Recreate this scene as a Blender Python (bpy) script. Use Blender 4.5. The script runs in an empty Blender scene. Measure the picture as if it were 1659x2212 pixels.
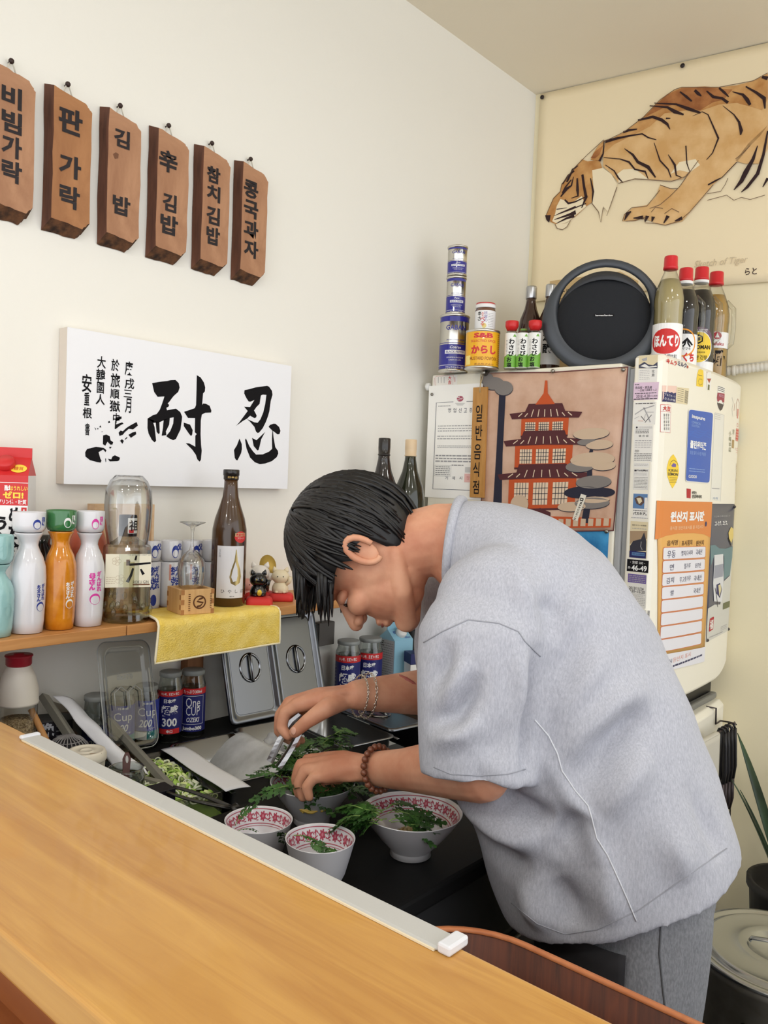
import bpy, bmesh, math, random
import numpy as np
from math import sin, cos, pi, radians as rad
from mathutils import Vector, Matrix, Euler, noise as mnoise
from mathutils.geometry import tessellate_polygon
from mathutils.bvhtree import BVHTree
random.seed(7)
SC = bpy.context.scene
COL = SC.collection

# ---------------------------------------------------------------- camera
F_PX = 1780.0
CAM = np.array([1.62, 0.0, 1.42])
_y, _p, _r = rad(41.05), rad(2.2), rad(2.19)
AX = np.array([-sin(_y)*cos(_p), cos(_y)*cos(_p), -sin(_p)])
_r0 = np.array([cos(_y), sin(_y), 0.0]); _u0 = np.cross(_r0, AX)
RT = cos(_r)*_r0 + sin(_r)*_u0
UP = np.cross(RT, AX)
cd = bpy.data.cameras.new('camera'); cam = bpy.data.objects.new('camera', cd); COL.objects.link(cam)
cam.matrix_world = Matrix(((RT[0], UP[0], -AX[0], CAM[0]), (RT[1], UP[1], -AX[1], CAM[1]), (RT[2], UP[2], -AX[2], CAM[2]), (0, 0, 0, 1)))
cd.sensor_fit = 'VERTICAL'; cd.sensor_height = 24.0; cd.sensor_width = 18.0
cd.lens = 24.0*F_PX/2212.0
cd.clip_start = 0.02
SC.camera = cam

# ---------------------------------------------------------------- world, lamps, exposure
w = bpy.data.worlds.new('world'); SC.world = w; w.use_nodes = True
w.node_tree.nodes['Background'].inputs[0].default_value = (0.95, 0.97, 1.0, 1)
w.node_tree.nodes['Background'].inputs[1].default_value = 2.1
SC.view_settings.view_transform = 'Standard'; SC.view_settings.look = 'None'
SC.view_settings.gamma = 1.0; SC.view_settings.use_curve_mapping = False
SC.view_settings.exposure = -0.03
LAMP_W = 3.2                      # watts of each ceiling bulb
LAMPS = [(1.25, 0.15, 2.62), (2.2, 0.9, 2.62), (1.45, 1.45, 2.66), (2.3, 2.2, 2.62), (2.3, -0.4, 2.62), (1.0, -1.2, 2.62), (3.0, -1.5, 2.62)]
LAMP_K = (1.0, 1.0, 0.8, 1.0, 1.3, 2.2, 2.2)   # last two: unseen fill lamps added to brighten the refrigerator side and shelf
SC.cycles.max_bounces = 10
SC.cycles.transparent_max_bounces = 16
SC.cycles.caustics_reflective = False; SC.cycles.caustics_refractive = False

# ---------------------------------------------------------------- picture measurements -> points on real planes
def ray(x, y): return AX + RT*(x-829.5)/F_PX - UP*(y-1106)/F_PX
def onX(x, y, v): d = ray(x, y); return CAM + d*(v-CAM[0])/d[0]
def onY(x, y, v): d = ray(x, y); return CAM + d*(v-CAM[1])/d[1]
def onZ(x, y, v): d = ray(x, y); return CAM + d*(v-CAM[2])/d[2]
def onP(x, y, p, n): d = ray(x, y); n = np.array(n); return CAM + d*(((np.array(p)-CAM)@n)/(d@n))
def proj(p): q = np.array(p)-CAM; return (829.5+F_PX*(q@RT)/(q@AX), 1106-F_PX*(q@UP)/(q@AX), q@AX)
def face_cam(x, y, extra=0.0):      # turn about z that points a thing's front (-Y) at the guest side
    return math.atan2(CAM[0]-x, -(CAM[1]-y)) + extra

# ---------------------------------------------------------------- materials
def lin(c):
    return tuple(((v/255.0)/12.92 if v/255.0 <= 0.04045 else ((v/255.0+0.055)/1.055)**2.4) for v in c)
MATS = {}
def mat(name, rgb=(200, 200, 200), rough=0.5, metal=0.0, spec=0.5, trans=0.0, ior=1.45, coat=0.0, alpha=1.0, sss=0.0, emit=0.0):
    if name in MATS: return MATS[name]
    m = bpy.data.materials.new(name); m.use_nodes = True
    b = m.node_tree.nodes['Principled BSDF']
    b.inputs['Base Color'].default_value = (*lin(rgb), 1)
    b.inputs['Roughness'].default_value = rough; b.inputs['Metallic'].default_value = metal
    b.inputs['Specular IOR Level'].default_value = spec; b.inputs['Transmission Weight'].default_value = trans
    b.inputs['IOR'].default_value = ior; b.inputs['Coat Weight'].default_value = coat; b.inputs['Alpha'].default_value = alpha
    if sss:
        b.inputs['Subsurface Weight'].default_value = sss; b.inputs['Subsurface Radius'].default_value = (0.012, 0.005, 0.003)
    if emit:
        b.inputs['Emission Color'].default_value = (*lin(rgb), 1); b.inputs['Emission Strength'].default_value = emit
    MATS[name] = m
    return m
def nodes(m): return m.node_tree.nodes, m.node_tree.links, m.node_tree.nodes['Principled BSDF']
def coords(m, scale=(1, 1, 1), rot=(0, 0, 0), kind='Object'):
    N, L, b = nodes(m)
    t = N.new('ShaderNodeTexCoord'); mp = N.new('ShaderNodeMapping')
    mp.inputs['Scale'].default_value = scale; mp.inputs['Rotation'].default_value = rot
    L.new(t.outputs[kind], mp.inputs['Vector']); return mp.outputs['Vector']
def vary(m, c1, c2, scale=(5, 5, 5), nscale=1.0, detail=4, rough=0.55, pos=(0.35, 0.65), distort=0.0, rot=(0, 0, 0)):
    N, L, b = nodes(m); v = coords(m, scale, rot)
    n = N.new('ShaderNodeTexNoise'); n.inputs['Scale'].default_value = nscale; n.inputs['Detail'].default_value = detail
    n.inputs['Roughness'].default_value = rough; n.inputs['Distortion'].default_value = distort
    L.new(v, n.inputs['Vector'])
    r = N.new('ShaderNodeValToRGB'); r.color_ramp.elements[0].position = pos[0]; r.color_ramp.elements[1].position = pos[1]
    r.color_ramp.elements[0].color = (*lin(c1), 1); r.color_ramp.elements[1].color = (*lin(c2), 1)
    L.new(n.outputs['Fac'], r.inputs['Fac']); L.new(r.outputs['Color'], b.inputs['Base Color'])
    return m
def bump(m, scale=(200, 200, 200), strength=0.2, dist=0.001, detail=3, kind='noise', rot=(0, 0, 0)):
    N, L, b = nodes(m); v = coords(m, scale, rot)
    if kind == 'noise':
        n = N.new('ShaderNodeTexNoise'); n.inputs['Scale'].default_value = 1.0; n.inputs['Detail'].default_value = detail
    else:
        n = N.new('ShaderNodeTexVoronoi'); n.inputs['Scale'].default_value = 1.0
    L.new(v, n.inputs['Vector'])
    bp = N.new('ShaderNodeBump'); bp.inputs['Strength'].default_value = strength; bp.inputs['Distance'].default_value = dist
    L.new(n.outputs[0], bp.inputs['Height']); L.new(bp.outputs['Normal'], b.inputs['Normal'])
    return m
def thin_glass(name, tint=(245, 248, 246), gloss=0.10, rough=0.02):
    """clear thin-walled plastic or glass: transparent seen square on, glossy at grazing angles"""
    if name in MATS: return MATS[name]
    m = bpy.data.materials.new(name); m.use_nodes = True; N, L = m.node_tree.nodes, m.node_tree.links
    for n in list(N): N.remove(n)
    o = N.new('ShaderNodeOutputMaterial'); mx = N.new('ShaderNodeMixShader'); t = N.new('ShaderNodeBsdfTransparent'); g = N.new('ShaderNodeBsdfGlossy')
    lw = N.new('ShaderNodeLayerWeight'); lw.inputs['Blend'].default_value = 0.40
    mr = N.new('ShaderNodeMapRange'); mr.inputs['To Min'].default_value = gloss*0.45; mr.inputs['To Max'].default_value = min(0.85, gloss*5)
    cr = N.new('ShaderNodeValToRGB'); cr.color_ramp.elements[0].position = 0.30; cr.color_ramp.elements[1].position = 0.95
    cr.color_ramp.elements[0].color = (*lin(tint), 1); cr.color_ramp.elements[1].color = (*[c*0.42 for c in lin(tint)], 1)
    L.new(lw.outputs['Facing'], cr.inputs['Fac']); L.new(cr.outputs['Color'], t.inputs[0]); g.inputs['Roughness'].default_value = rough
    L.new(lw.outputs['Facing'], mr.inputs['Value']); L.new(mr.outputs[0], mx.inputs['Fac'])
    L.new(t.outputs[0], mx.inputs[1]); L.new(g.outputs[0], mx.inputs[2]); L.new(mx.outputs[0], o.inputs['Surface'])
    MATS[name] = m; return m

# ---------------------------------------------------------------- objects
def link(o, parent=None):
    COL.objects.link(o)
    if parent is not None: o.parent = parent
    return o
def tag(o, label=None, cat=None, group=None, kind=None):
    if label: o['label'] = label
    if cat: o['category'] = cat
    if group: o['group'] = group
    if kind: o['kind'] = kind
    return o
def thing(name, label, cat, loc=(0, 0, 0), rz=0.0, group=None):
    o = bpy.data.objects.new(name, None); o.empty_display_size = 0.03
    o.location = tuple(loc); o.rotation_euler = (0, 0, rz); link(o); tag(o, label, cat, group); return o
def copy_tree(o, parent=None):
    c = o.copy(); link(c, parent)
    for ch in [k for k in bpy.data.objects if k.parent == o]: copy_tree(ch, c)
    return c

class MB:
    """collects geometry for ONE mesh object"""
    def __init__(s): s.v = []; s.f = []; s.m = []; s.sm = []; s.mats = []; s.T = None
    def mi(s, m):
        if m is None: return 0
        if m not in s.mats: s.mats.append(m)
        return s.mats.index(m)
    def add(s, V, Fs, m=None, smooth=False):
        k = len(s.v); i = s.mi(m)
        if s.T is not None: V = [tuple(s.T @ Vector(p)) for p in V]
        s.v.extend([tuple(p) for p in V])
        for f in Fs:
            s.f.append(tuple(k+j for j in f)); s.m.append(i); s.sm.append(smooth)
    def box(s, a, b, m=None):
        x0, y0, z0 = a; x1, y1, z1 = b
        s.add([(x0,y0,z0),(x1,y0,z0),(x1,y1,z0),(x0,y1,z0),(x0,y0,z1),(x1,y0,z1),(x1,y1,z1),(x0,y1,z1)],
              [(0,3,2,1),(4,5,6,7),(0,1,5,4),(1,2,6,5),(2,3,7,6),(3,0,4,7)], m)
    def lathe(s, prof, n=40, m=None, smooth=True, sx=1.0, sy=1.0, cx=0.0, cy=0.0, closed=False, phase=0.0, caps=(True, True)):
        V = []; Fs = []
        for (r, z) in prof:
            for k in range(n):
                t = 2*pi*k/n + phase; V.append((cx+r*cos(t)*sx, cy+r*sin(t)*sy, z))
        R = len(prof)
        for i in range(R-1 + (1 if closed else 0)):
            i2 = (i+1) % R
            for k in range(n):
                k2 = (k+1) % n
                Fs.append((i*n+k, i*n+k2, i2*n+k2, i2*n+k))
        if not closed:
            if prof[0][0] > 1e-6 and caps[0]: Fs.append(tuple(range(n-1, -1, -1)))
            if prof[-1][0] > 1e-6 and caps[1]: Fs.append(tuple((R-1)*n+k for k in range(n)))
        s.add(V, Fs, m, smooth)
    def tube(s, pts, r, n=8, m=None, closed=False, cap=True, flat=1.0):
        P = [Vector(p) for p in pts]; V = []; Fs = []; N = len(P)
        rr = r if isinstance(r, (list, tuple)) else [r]*N
        up = None
        for i in range(N):
            if closed: d = P[(i+1) % N]-P[i-1]
            else: d = P[min(i+1, N-1)]-P[max(i-1, 0)]
            if d.length < 1e-9: d = Vector((0, 0, 1))
            d.normalize()
            if up is None:
                up = Vector((0, 0, 1)) if abs(d.z) < 0.9 else Vector((1, 0, 0))
            a = d.cross(up)
            if a.length < 1e-5: a = d.orthogonal()
            a.normalize(); b = a.cross(d).normalized(); up = b
            for k in range(n):
                t = 2*pi*k/n; V.append(P[i]+a*cos(t)*rr[i]+b*sin(t)*rr[i]*flat)
        for i in range(N-1 + (1 if closed else 0)):
            i2 = (i+1) % N
            for k in range(n):
                k2 = (k+1) % n; Fs.append((i*n+k, i*n+k2, i2*n+k2, i2*n+k))
        if cap and not closed:
            Fs.append(tuple(range(n-1, -1, -1))); Fs.append(tuple((N-1)*n+k for k in range(n)))
        s.add(V, Fs, m, True)
    def sphere(s, c, r, m=None, n=16, sc=(1, 1, 1)):
        V = []; Fs = []; h = n//2
        for i in range(h+1):
            a = pi*i/h
            for k in range(n):
                t = 2*pi*k/n; V.append((c[0]+r*sc[0]*sin(a)*cos(t), c[1]+r*sc[1]*sin(a)*sin(t), c[2]-r*sc[2]*cos(a)))
        for i in range(h):
            for k in range(n):
                k2 = (k+1) % n; Fs.append((i*n+k, i*n+k2, (i+1)*n+k2, (i+1)*n+k))
        s.add(V, Fs, m, True)
    def loft(s, rings, m=None, smooth=True, cap=True, closed_ring=True):
        n = len(rings[0]); V = [p for r in rings for p in r]; Fs = []
        for i in range(len(rings)-1):
            for k in range(n if closed_ring else n-1):
                k2 = (k+1) % n; Fs.append((i*n+k, i*n+k2, (i+1)*n+k2, (i+1)*n+k))
        if cap and closed_ring:
            Fs.append(tuple(range(n-1, -1, -1))); Fs.append(tuple((len(rings)-1)*n+k for k in range(n)))
        s.add(V, Fs, m, smooth)
    def prism(s, poly, fn0, fn1, m=None):
        """2-D outline -> solid between two mappings"""
        n = len(poly)
        V = [fn0(*p) for p in poly]+[fn1(*p) for p in poly]
        tr = tessellate_polygon([[Vector((p[0], p[1], 0)) for p in poly]])
        Fs = [tuple(t) for t in tr]+[tuple(n+i for i in reversed(t)) for t in tr]
        Fs += [(i, (i+1) % n, n+(i+1) % n, n+i) for i in range(n)]
        s.add(V, Fs, m)
    def sheet(s, fn, nu, nv, m=None, smooth=True):
        V = [fn(i/nu, j/nv) for j in range(nv+1) for i in range(nu+1)]
        Fs = [(j*(nu+1)+i, j*(nu+1)+i+1, (j+1)*(nu+1)+i+1, (j+1)*(nu+1)+i) for j in range(nv) for i in range(nu)]
        s.add(V, Fs, m, smooth)
    def build(s, name, m=None, parent=None, loc=None, rz=None, bev=0.0, seg=2, fix=True, sub=0, solid=0.0):
        me = bpy.data.meshes.new(name); me.from_pydata(s.v, [], s.f)
        if m is not None:
            for q in (m if isinstance(m, (list, tuple)) else [m]): me.materials.append(q)
        else:
            for q in s.mats: me.materials.append(q)
            me.polygons.foreach_set('material_index', s.m)
        me.polygons.foreach_set('use_smooth', s.sm)
        me.validate()
        if fix:
            b = bmesh.new(); b.from_mesh(me); bmesh.ops.recalc_face_normals(b, faces=b.faces); b.to_mesh(me); b.free()
        o = bpy.data.objects.new(name, me); link(o, parent)
        if loc is not None: o.location = tuple(loc)
        if rz is not None: o.rotation_euler = (0, 0, rz)
        if solid:
            q = o.modifiers.new('thick', 'SOLIDIFY'); q.thickness = solid; q.offset = 0
        if bev:
            q = o.modifiers.new('bevel', 'BEVEL'); q.width = bev; q.segments = seg; q.limit_method = 'ANGLE'; q.angle_limit = rad(40)
        if sub:
            q = o.modifiers.new('sub', 'SUBSURF'); q.levels = sub; q.render_levels = sub
        return o
def rrect(w, h, r, n=5, cx=0.0, cy=0.0):
    P = []
    for (sx, sy, a0) in ((1, -1, -90), (1, 1, 0), (-1, 1, 90), (-1, -1, 180)):
        for k in range(n+1):
            a = rad(a0+90*k/n); P.append((cx+sx*(w/2-r)+r*cos(a), cy+sy*(h/2-r)+r*sin(a)))
    return P

# ---------------------------------------------------------------- flat print (lettering, logos, drawings)
_TXT = {}
def glyphs(body, bold=0.0, res=2):
    key = (body, round(bold, 4), res)
    if key in _TXT: return _TXT[key]
    c = bpy.data.curves.new('lettering', 'FONT'); c.body = body; c.size = 1.0; c.resolution_u = res; c.offset = bold
    o = bpy.data.objects.new('lettering', c)
    me = bpy.data.meshes.new_from_object(o)
    n = len(me.vertices); co = np.zeros(n*3); me.vertices.foreach_get('co', co); co = co.reshape(-1, 3)[:, :2]
    fs = [tuple(p.vertices) for p in me.polygons]
    bpy.data.objects.remove(o); bpy.data.curves.remove(c); bpy.data.meshes.remove(me)
    _TXT[key] = (co, fs); return _TXT[key]
class Print:
    """flat print in (u, v): u to the right, v up; each layer sits a hair above the last"""
    def __init__(s, eps=0.00025): s.items = []; s.eps = eps
    def raw(s, V, Fs, m, layer): s.items.append((V, Fs, m, layer))
    def rect(s, u0, v0, u1, v1, m, layer=0, nu=1):
        V = []; Fs = []
        for i in range(nu+1):
            u = u0+(u1-u0)*i/nu; V += [(u, v0), (u, v1)]
        for i in range(nu): Fs.append((2*i, 2*i+2, 2*i+3, 2*i+1))
        s.raw(V, Fs, m, layer)
    def poly(s, pts, m, layer=1):
        tr = tessellate_polygon([[Vector((p[0], p[1], 0)) for p in pts]])
        s.raw(list(pts), [tuple(t) for t in tr], m, layer)
    def disc(s, u, v, ru, rv, m, layer=1, n=24): s.poly([(u+ru*cos(2*pi*k/n), v+rv*sin(2*pi*k/n)) for k in range(n)], m, layer)
    def ring(s, u, v, r, wd, m, layer=1, n=28, rv=None):
        rv = rv or r; V = []; Fs = []
        for k in range(n):
            t = 2*pi*k/n; V += [(u+r*cos(t), v+rv*sin(t)), (u+(r-wd)*cos(t), v+(rv-wd)*sin(t))]
        for k in range(n):
            q = (k+1) % n; Fs.append((2*k, 2*q, 2*q+1, 2*k+1))
        s.raw(V, Fs, m, layer)
    def frame(s, u0, v0, u1, v1, wd, m, layer=1):
        s.rect(u0, v0, u1, v0+wd, m, layer); s.rect(u0, v1-wd, u1, v1, m, layer)
        s.rect(u0, v0+wd, u0+wd, v1-wd, m, layer); s.rect(u1-wd, v0+wd, u1, v1-wd, m, layer)
    def line(s, pts, wd, m, layer=2):
        """brush line; wd a number or one width per point"""
        P = [Vector((p[0], p[1])) for p in pts]; N = len(P)
        ws = wd if isinstance(wd, (list, tuple)) else [wd]*N
        V = []; Fs = []
        for i in range(N):
            d = P[min(i+1, N-1)]-P[max(i-1, 0)]
            if d.length < 1e-9: d = Vector((1, 0))
            d.normalize(); nn = Vector((-d.y, d.x))*ws[i]*0.5
            V += [tuple(P[i]+nn), tuple(P[i]-nn)]
        for i in range(N-1): Fs.append((2*i, 2*i+1, 2*i+3, 2*i+2))
        s.raw(V, Fs, m, layer)
    def text(s, body, u, v, h, m, layer=2, align='c', bold=0.0, wid=None, sx=1.0, res=2, slant=0.0, rot=0.0):
        """one line: h = glyph height; u, v = centre (or left/right end) of the line; wid squeezes it to a width"""
        co, fs = glyphs(body, bold, res)
        if len(co) == 0: return
        lo = co.min(0); hi = co.max(0); k = h/max(hi[1]-lo[1], 1e-6)
        kx = k*sx
        if wid: kx = wid/max(hi[0]-lo[0], 1e-6)
        c = co-np.array([(lo[0]+hi[0])/2, (lo[1]+hi[1])/2])
        W = (hi[0]-lo[0])*kx
        off = {'c': 0, 'l': W/2, 'r': -W/2}[align]
        X = c[:, 0]*kx+c[:, 1]*k*slant+off; Y = c[:, 1]*k
        if rot: X, Y = X*cos(rot)-Y*sin(rot), X*sin(rot)+Y*cos(rot)
        s.raw(list(zip((X+u).tolist(), (Y+v).tolist())), fs, m, layer)
    def vtext(s, body, u, vtop, h, m, layer=2, bold=0.0, gap=0.1, wid=None):
        v = vtop
        for ch in body:
            if ch == ' ': v -= h*0.6; continue
            s.text(ch, u, v-h/2, h, m, layer, bold=bold, wid=wid); v -= h*(1+gap)
    def scrib(s, u0, v0, u1, v1, rows, m, layer=2, fill=0.45, seed=1, dash=(2, 5)):
        """lines of print too small to read"""
        R = random.Random(seed); dv = (v1-v0)/rows
        for i in range(rows):
            v = v1-dv*(i+0.5); u = u0
            while u < u1-1e-6:
                L = dv*R.uniform(*dash)*fill; e = min(u+L, u1)
                s.rect(u, v-dv*fill*0.5, e, v+dv*fill*0.5, m, layer); u = e+dv*0.3
    def build(s, name, fn, parent=None, loc=None, rz=None, maxu=None):
        mb = MB(); maxu = maxu or getattr(fn, 'maxu', None)
        for (V, Fs, m, layer) in s.items:
            if maxu and max(p[0] for p in V)-min(p[0] for p in V) > maxu: V, Fs = split_u(V, Fs, maxu)
            mb.add([fn(p[0], p[1], layer*s.eps) for p in V], Fs, m, False)
        return mb.build(name, None, parent, loc, rz, fix=False)
def split_u(V, Fs, mx):
    """cut faces into columns no wider than mx so that they follow a curved body"""
    V = [tuple(p) for p in V]; out = []
    for f in Fs:
        P = [V[i] for i in f]; us = [p[0] for p in P]; lo, hi = min(us), max(us)
        if hi-lo <= mx: out.append(P); continue
        k0 = math.floor(lo/mx)+1; cuts = [k*mx for k in range(k0, math.ceil(hi/mx)) if lo+1e-7 < k*mx < hi-1e-7]
        rest = P
        for c in cuts:
            A = []; B = []; n = len(rest)
            for i in range(n):
                p, q = rest[i], rest[(i+1) % n]
                if p[0] <= c+1e-8: A.append(p)
                if p[0] >= c-1e-8: B.append(p)
                if (p[0]-c)*(q[0]-c) < 0 and min(abs(p[0]-c), abs(q[0]-c)) > 1e-8:
                    t = (c-p[0])/(q[0]-p[0]); x = (c, p[1]+(q[1]-p[1])*t); A.append(x); B.append(x)
            if len(A) > 2: out.append(A)
            rest = B
            if len(rest) < 3: break
        if len(rest) > 2: out.append(rest)
    NV = []; NF = []
    for P in out: NF.append(tuple(range(len(NV), len(NV)+len(P)))); NV += P
    return NV, NF
def flat(y0=0.0): return lambda u, v, e: (u, y0-e-0.0002, v)
def wrap(R, prof=None):
    """onto a turned body: R a radius or a function of height"""
    def fn(u, v, e):
        r = (R(v) if callable(R) else R)+e+0.0002
        q = R(v) if callable(R) else R
        t = u/q; return (r*sin(t), -r*cos(t), v)
    fn.maxu = (R(0.5) if callable(R) else R)*0.2
    return fn
def prof_r(prof):
    P = sorted([(z, r) for r, z in prof]); zs = [p[0] for p in P]; rs = [p[1] for p in P]
    return lambda v: float(np.interp(v, zs, rs))
INK = mat('black_ink', (22, 20, 24), 0.6, spec=0.2)
WHITE = mat('white_print', (238, 238, 238), 0.5, spec=0.3)
RED = mat('red_print', (200, 36, 34), 0.5)
BLUE = mat('blue_print', (38, 48, 140), 0.45)
NAVY = mat('navy_print', (28, 32, 92), 0.45)
GREY = mat('grey_print', (140, 140, 142), 0.6)
YEL = mat('yellow_print', (240, 205, 60), 0.5)

# ================================================================ the room
def wood(name, c1, c2, scale, rough=0.4, coat=0.0, pos=(0.3, 0.7), dist=1.5, rot=(0, 0, 0), detail=6):
    m = mat(name, c1, rough, coat=coat)
    vary(m, c1, c2, scale, 1.0, detail, 0.6, pos, dist, rot)
    return m
wall_m = mat('cream_wall_paint', (238, 236, 228), 0.85, spec=0.2); bump(wall_m, (90, 90, 90), 0.12, 0.002)
wallb_m = mat('warm_wall_paint', (238, 228, 196), 0.85, spec=0.2); bump(wallb_m, (90, 90, 90), 0.12, 0.002)
ceil_m = mat('ceiling_paint', (238, 230, 212), 0.9, spec=0.1); bump(ceil_m, (140, 140, 140), 0.1, 0.002)
floor_m = mat('floor_tiles', (96, 92, 88), 0.6)
H = 2.83
WB0 = np.array([0.0, 2.608, 0.0]); WBA = math.atan2(0.124, 0.755); WBN = np.array([sin(WBA), -cos(WBA), 0.0])
def onB(x, y, off=0.0): return onP(x, y, WB0+WBN*off, WBN)
def struct(o): o['kind'] = 'structure'; return o
b = MB(); b.box((-0.12, -2.6, 0), (0, 2.75, H)); struct(b.build('wall_left', wall_m))
b = MB(); b.box((-0.02, 0, 0), (3.8, 0.12, H)); o = struct(b.build('wall_back', wallb_m, loc=WB0)); o.rotation_euler = (0, 0, WBA)
b = MB(); b.box((-0.12, -2.6, H), (3.9, 3.5, H+0.1)); struct(b.build('ceiling', ceil_m))
b = MB(); b.box((-0.12, -2.6, -0.1), (3.9, 3.5, 0)); struct(b.build('floor', floor_m))
# ceiling lamps: small recessed bulbs above and behind the guest; the two farthest are added fill
lamp_case = mat('lamp_case', (235, 235, 232), 0.4)
lamp_face = mat('lamp_face', (255, 246, 228), 0.5, emit=4.0)
for k, p in enumerate(LAMPS):
    t = thing('pendant_lamp', 'small white pendant lamp hung from the ceiling %s' % ('over the guest side of the counter', 'above the middle of the kitchen aisle', 'above the prep table', 'in front of the refrigerator', 'behind the guests', 'near the wall behind the guests, added as fill light', 'in the far corner behind the guests, added as fill light')[k], 'lamp', p, 0, 'pendant lamps over the kitchen')
    b = MB(); b.lathe([(0.004, H-p[2]), (0.004, 0.09), (0.03, 0.085), (0.062, 0.05), (0.075, 0.008), (0.07, 0.008), (0.056, 0.05), (0.0, 0.06)], 28); b.build('lamp_shade', lamp_case, t)
    b = MB(); b.lathe([(0.0, 0.012), (0.045, 0.012), (0.045, 0.02), (0.0, 0.02)], 20); b.build('bulb', lamp_face, t)
    L = bpy.data.lights.new('bulb_light', 'AREA'); L.shape = 'DISK'; L.size = 0.13; L.energy = LAMP_W*LAMP_K[k]; L.color = (1.0, 0.985, 0.96)
    lo = bpy.data.objects.new('bulb_light', L); link(lo, t); lo.location = (0, 0, 0.002)

# ================================================================ the bar counter
oak = wood('orange_varnished_wood', (174, 122, 58), (202, 154, 80), (2.2, 30, 30), 0.34, coat=0.15)
oak_edge = wood('counter_edge_wood', (112, 60, 30), (140, 80, 40), (2.2, 40, 40), 0.4)
CH = 1.06
ca = onZ(45, 1605, CH); cb = onZ(970, 2060, CH)
CY = float((ca[1]+cb[1])/2)                   # back edge of the counter top
fr = onZ(120, 2113, CH); FY = float(fr[1])
t = thing('bar_counter', 'orange varnished wooden bar counter with a dark lower step in the foreground', 'counter', (0.9, (CY+FY)/2, 0))
CTR = t
def loc(o, p): return (p[0]-o.location.x, p[1]-o.location.y, p[2]-o.location.z)
b = MB(); b.box(loc(t, (0.02, FY, CH-0.035)), loc(t, (2.6, CY+0.019, CH))); b.build('counter_top', oak, t, bev=0.004, seg=3)
b = MB(); b.box(loc(t, (0.02, FY+0.012, CH-0.075)), loc(t, (2.6, CY-0.01, CH-0.035))); b.build('counter_apron', oak_edge, t, bev=0.002)
b = MB(); b.box(loc(t, (0.02, FY-0.028, CH-0.1)), loc(t, (2.6, FY+0.02, CH-0.072))); b.build('edge_moulding', oak_edge, t, bev=0.008, seg=3)
b = MB(); b.box(loc(t, (0.02, FY+0.02, 0.0)), loc(t, (2.6, CY-0.03, CH-0.075))); b.build('front_panel', oak_edge, t)
rail_m = mat('white_rail_plastic', (184, 184, 181), 0.5); bump(rail_m, (300, 300, 300), 0.15, 0.0006)
rail_e = mat('rail_trim', (226, 214, 186), 0.5)
RX0, RX1 = float(ca[0])-0.01, float(cb[0])+0.004
t = thing('edge_rail', 'long pale grey plastic rail along the back edge of the orange counter', 'rail', ((RX0+RX1)/2, CY+0.02, CH))
L = (RX1-RX0)/2
b = MB(); b.box((-L, -0.020, 0.0004), (L-0.012, 0.004, 0.0036)); b.box((-L, 0.0005, -0.035), (L-0.012, 0.004, 0.0005)); b.build('rail_channel', rail_m, t, bev=0.0015)
b = MB(); b.box((-L+0.004, -0.0215, 0.0003), (L-0.014, -0.0195, 0.002)); b.build('rail_trim', rail_e, t)
b = MB(); b.box((L-0.012, -0.0208, 0.0003), (L+0.0005, 0.0045, 0.0085)); b.build('end_cap', mat('rail_cap', (214, 216, 222), 0.4), t, bev=0.002)
b = MB(); b.box((-L-0.006, -0.021, 0.0003), (-L+0.004, 0.006, 0.006)); b.build('end_cap', mat('rail_cap'), t, bev=0.003)

# ledge behind the counter and the bentwood tray on it
ledge_m = mat('dark_laminate', (38, 36, 36), 0.5)
b = MB(); b.box((1.0, CY+0.008, 0.765), (2.6, 0.79, 0.795)); b.box((1.05, CY+0.008, 0.0), (1.08, 0.78, 0.765)); b.box((2.5, CY+0.008, 0.0), (2.53, 0.78, 0.765))
tag(b.build('under_counter_shelf', ledge_m), 'dark laminate ledge behind the counter that carries the brown tray', 'shelf')
tray_m = wood('red_brown_bentwood', (62, 26, 12), (108, 50, 22), (70, 70, 4), 0.5, coat=0.0)
rim_m = wood('tray_rim_lit_wood', (176, 104, 62), (196, 124, 78), (20, 20, 20), 0.45)  # same tray wood, its lit top edge put into a paler copper colour
tz = 0.797
def tray_ring(inset, z, n=10):
    return [(x, y, z) for x, y in rrect(0.62-2*inset, 0.235-2*inset, 0.115-inset, n)]
t = thing('bentwood_tray', 'long red-brown bentwood tray with rounded ends beside the grey rail end', 'tray', (1.372, CY+0.152, tz))
b = MB(); b.loft([tray_ring(0.0, 0), tray_ring(0, 0.128), tray_ring(0.006, 0.128), tray_ring(0.006, 0.004)], cap=False); b.build('side_wall', tray_m, t)
b = MB(); b.loft([tray_ring(-0.0005, 0.1265), tray_ring(-0.0005, 0.1295), tray_ring(0.0065, 0.1295), tray_ring(0.0065, 0.1265)], cap=False); b.build('rim', rim_m, t)
b = MB(); b.loft([tray_ring(0.006, 0.0), tray_ring(0.006, 0.004)]); b.build('tray_floor', tray_m, t)

# ================================================================ wall shelf
shelf_m = wood('honey_shelf_wood', (176, 118, 62), (205, 150, 92), (30, 2.5, 30), 0.5)
ST = 1.118
t = thing('wall_shelf', 'narrow honey-coloured wooden shelf of bottles on the cream wall', 'shelf', (0.1, 1.0, 1.098))
b = MB(); b.box((-0.1, -0.98, 0), (0.1, -0.12, 0.02)); b.build('plank', shelf_m, t, bev=0.0015)
b = MB(); b.box((-0.1, -0.118, 0), (0.1, 0.97, 0.02)); b.build('plank', shelf_m, t, bev=0.0015)
brk = wood('bracket_wood', (120, 74, 38), (146, 96, 54), (30, 30, 3), 0.5)
for yy in (0.15, 0.9, -0.85):
    b = MB(); b.box((-0.1, yy, -0.24), (-0.072, yy+0.045, 0)); b.box((-0.072, yy+0.012, -0.03), (0.05, yy+0.034, 0)); b.build('bracket', brk, t, bev=0.001)

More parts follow.
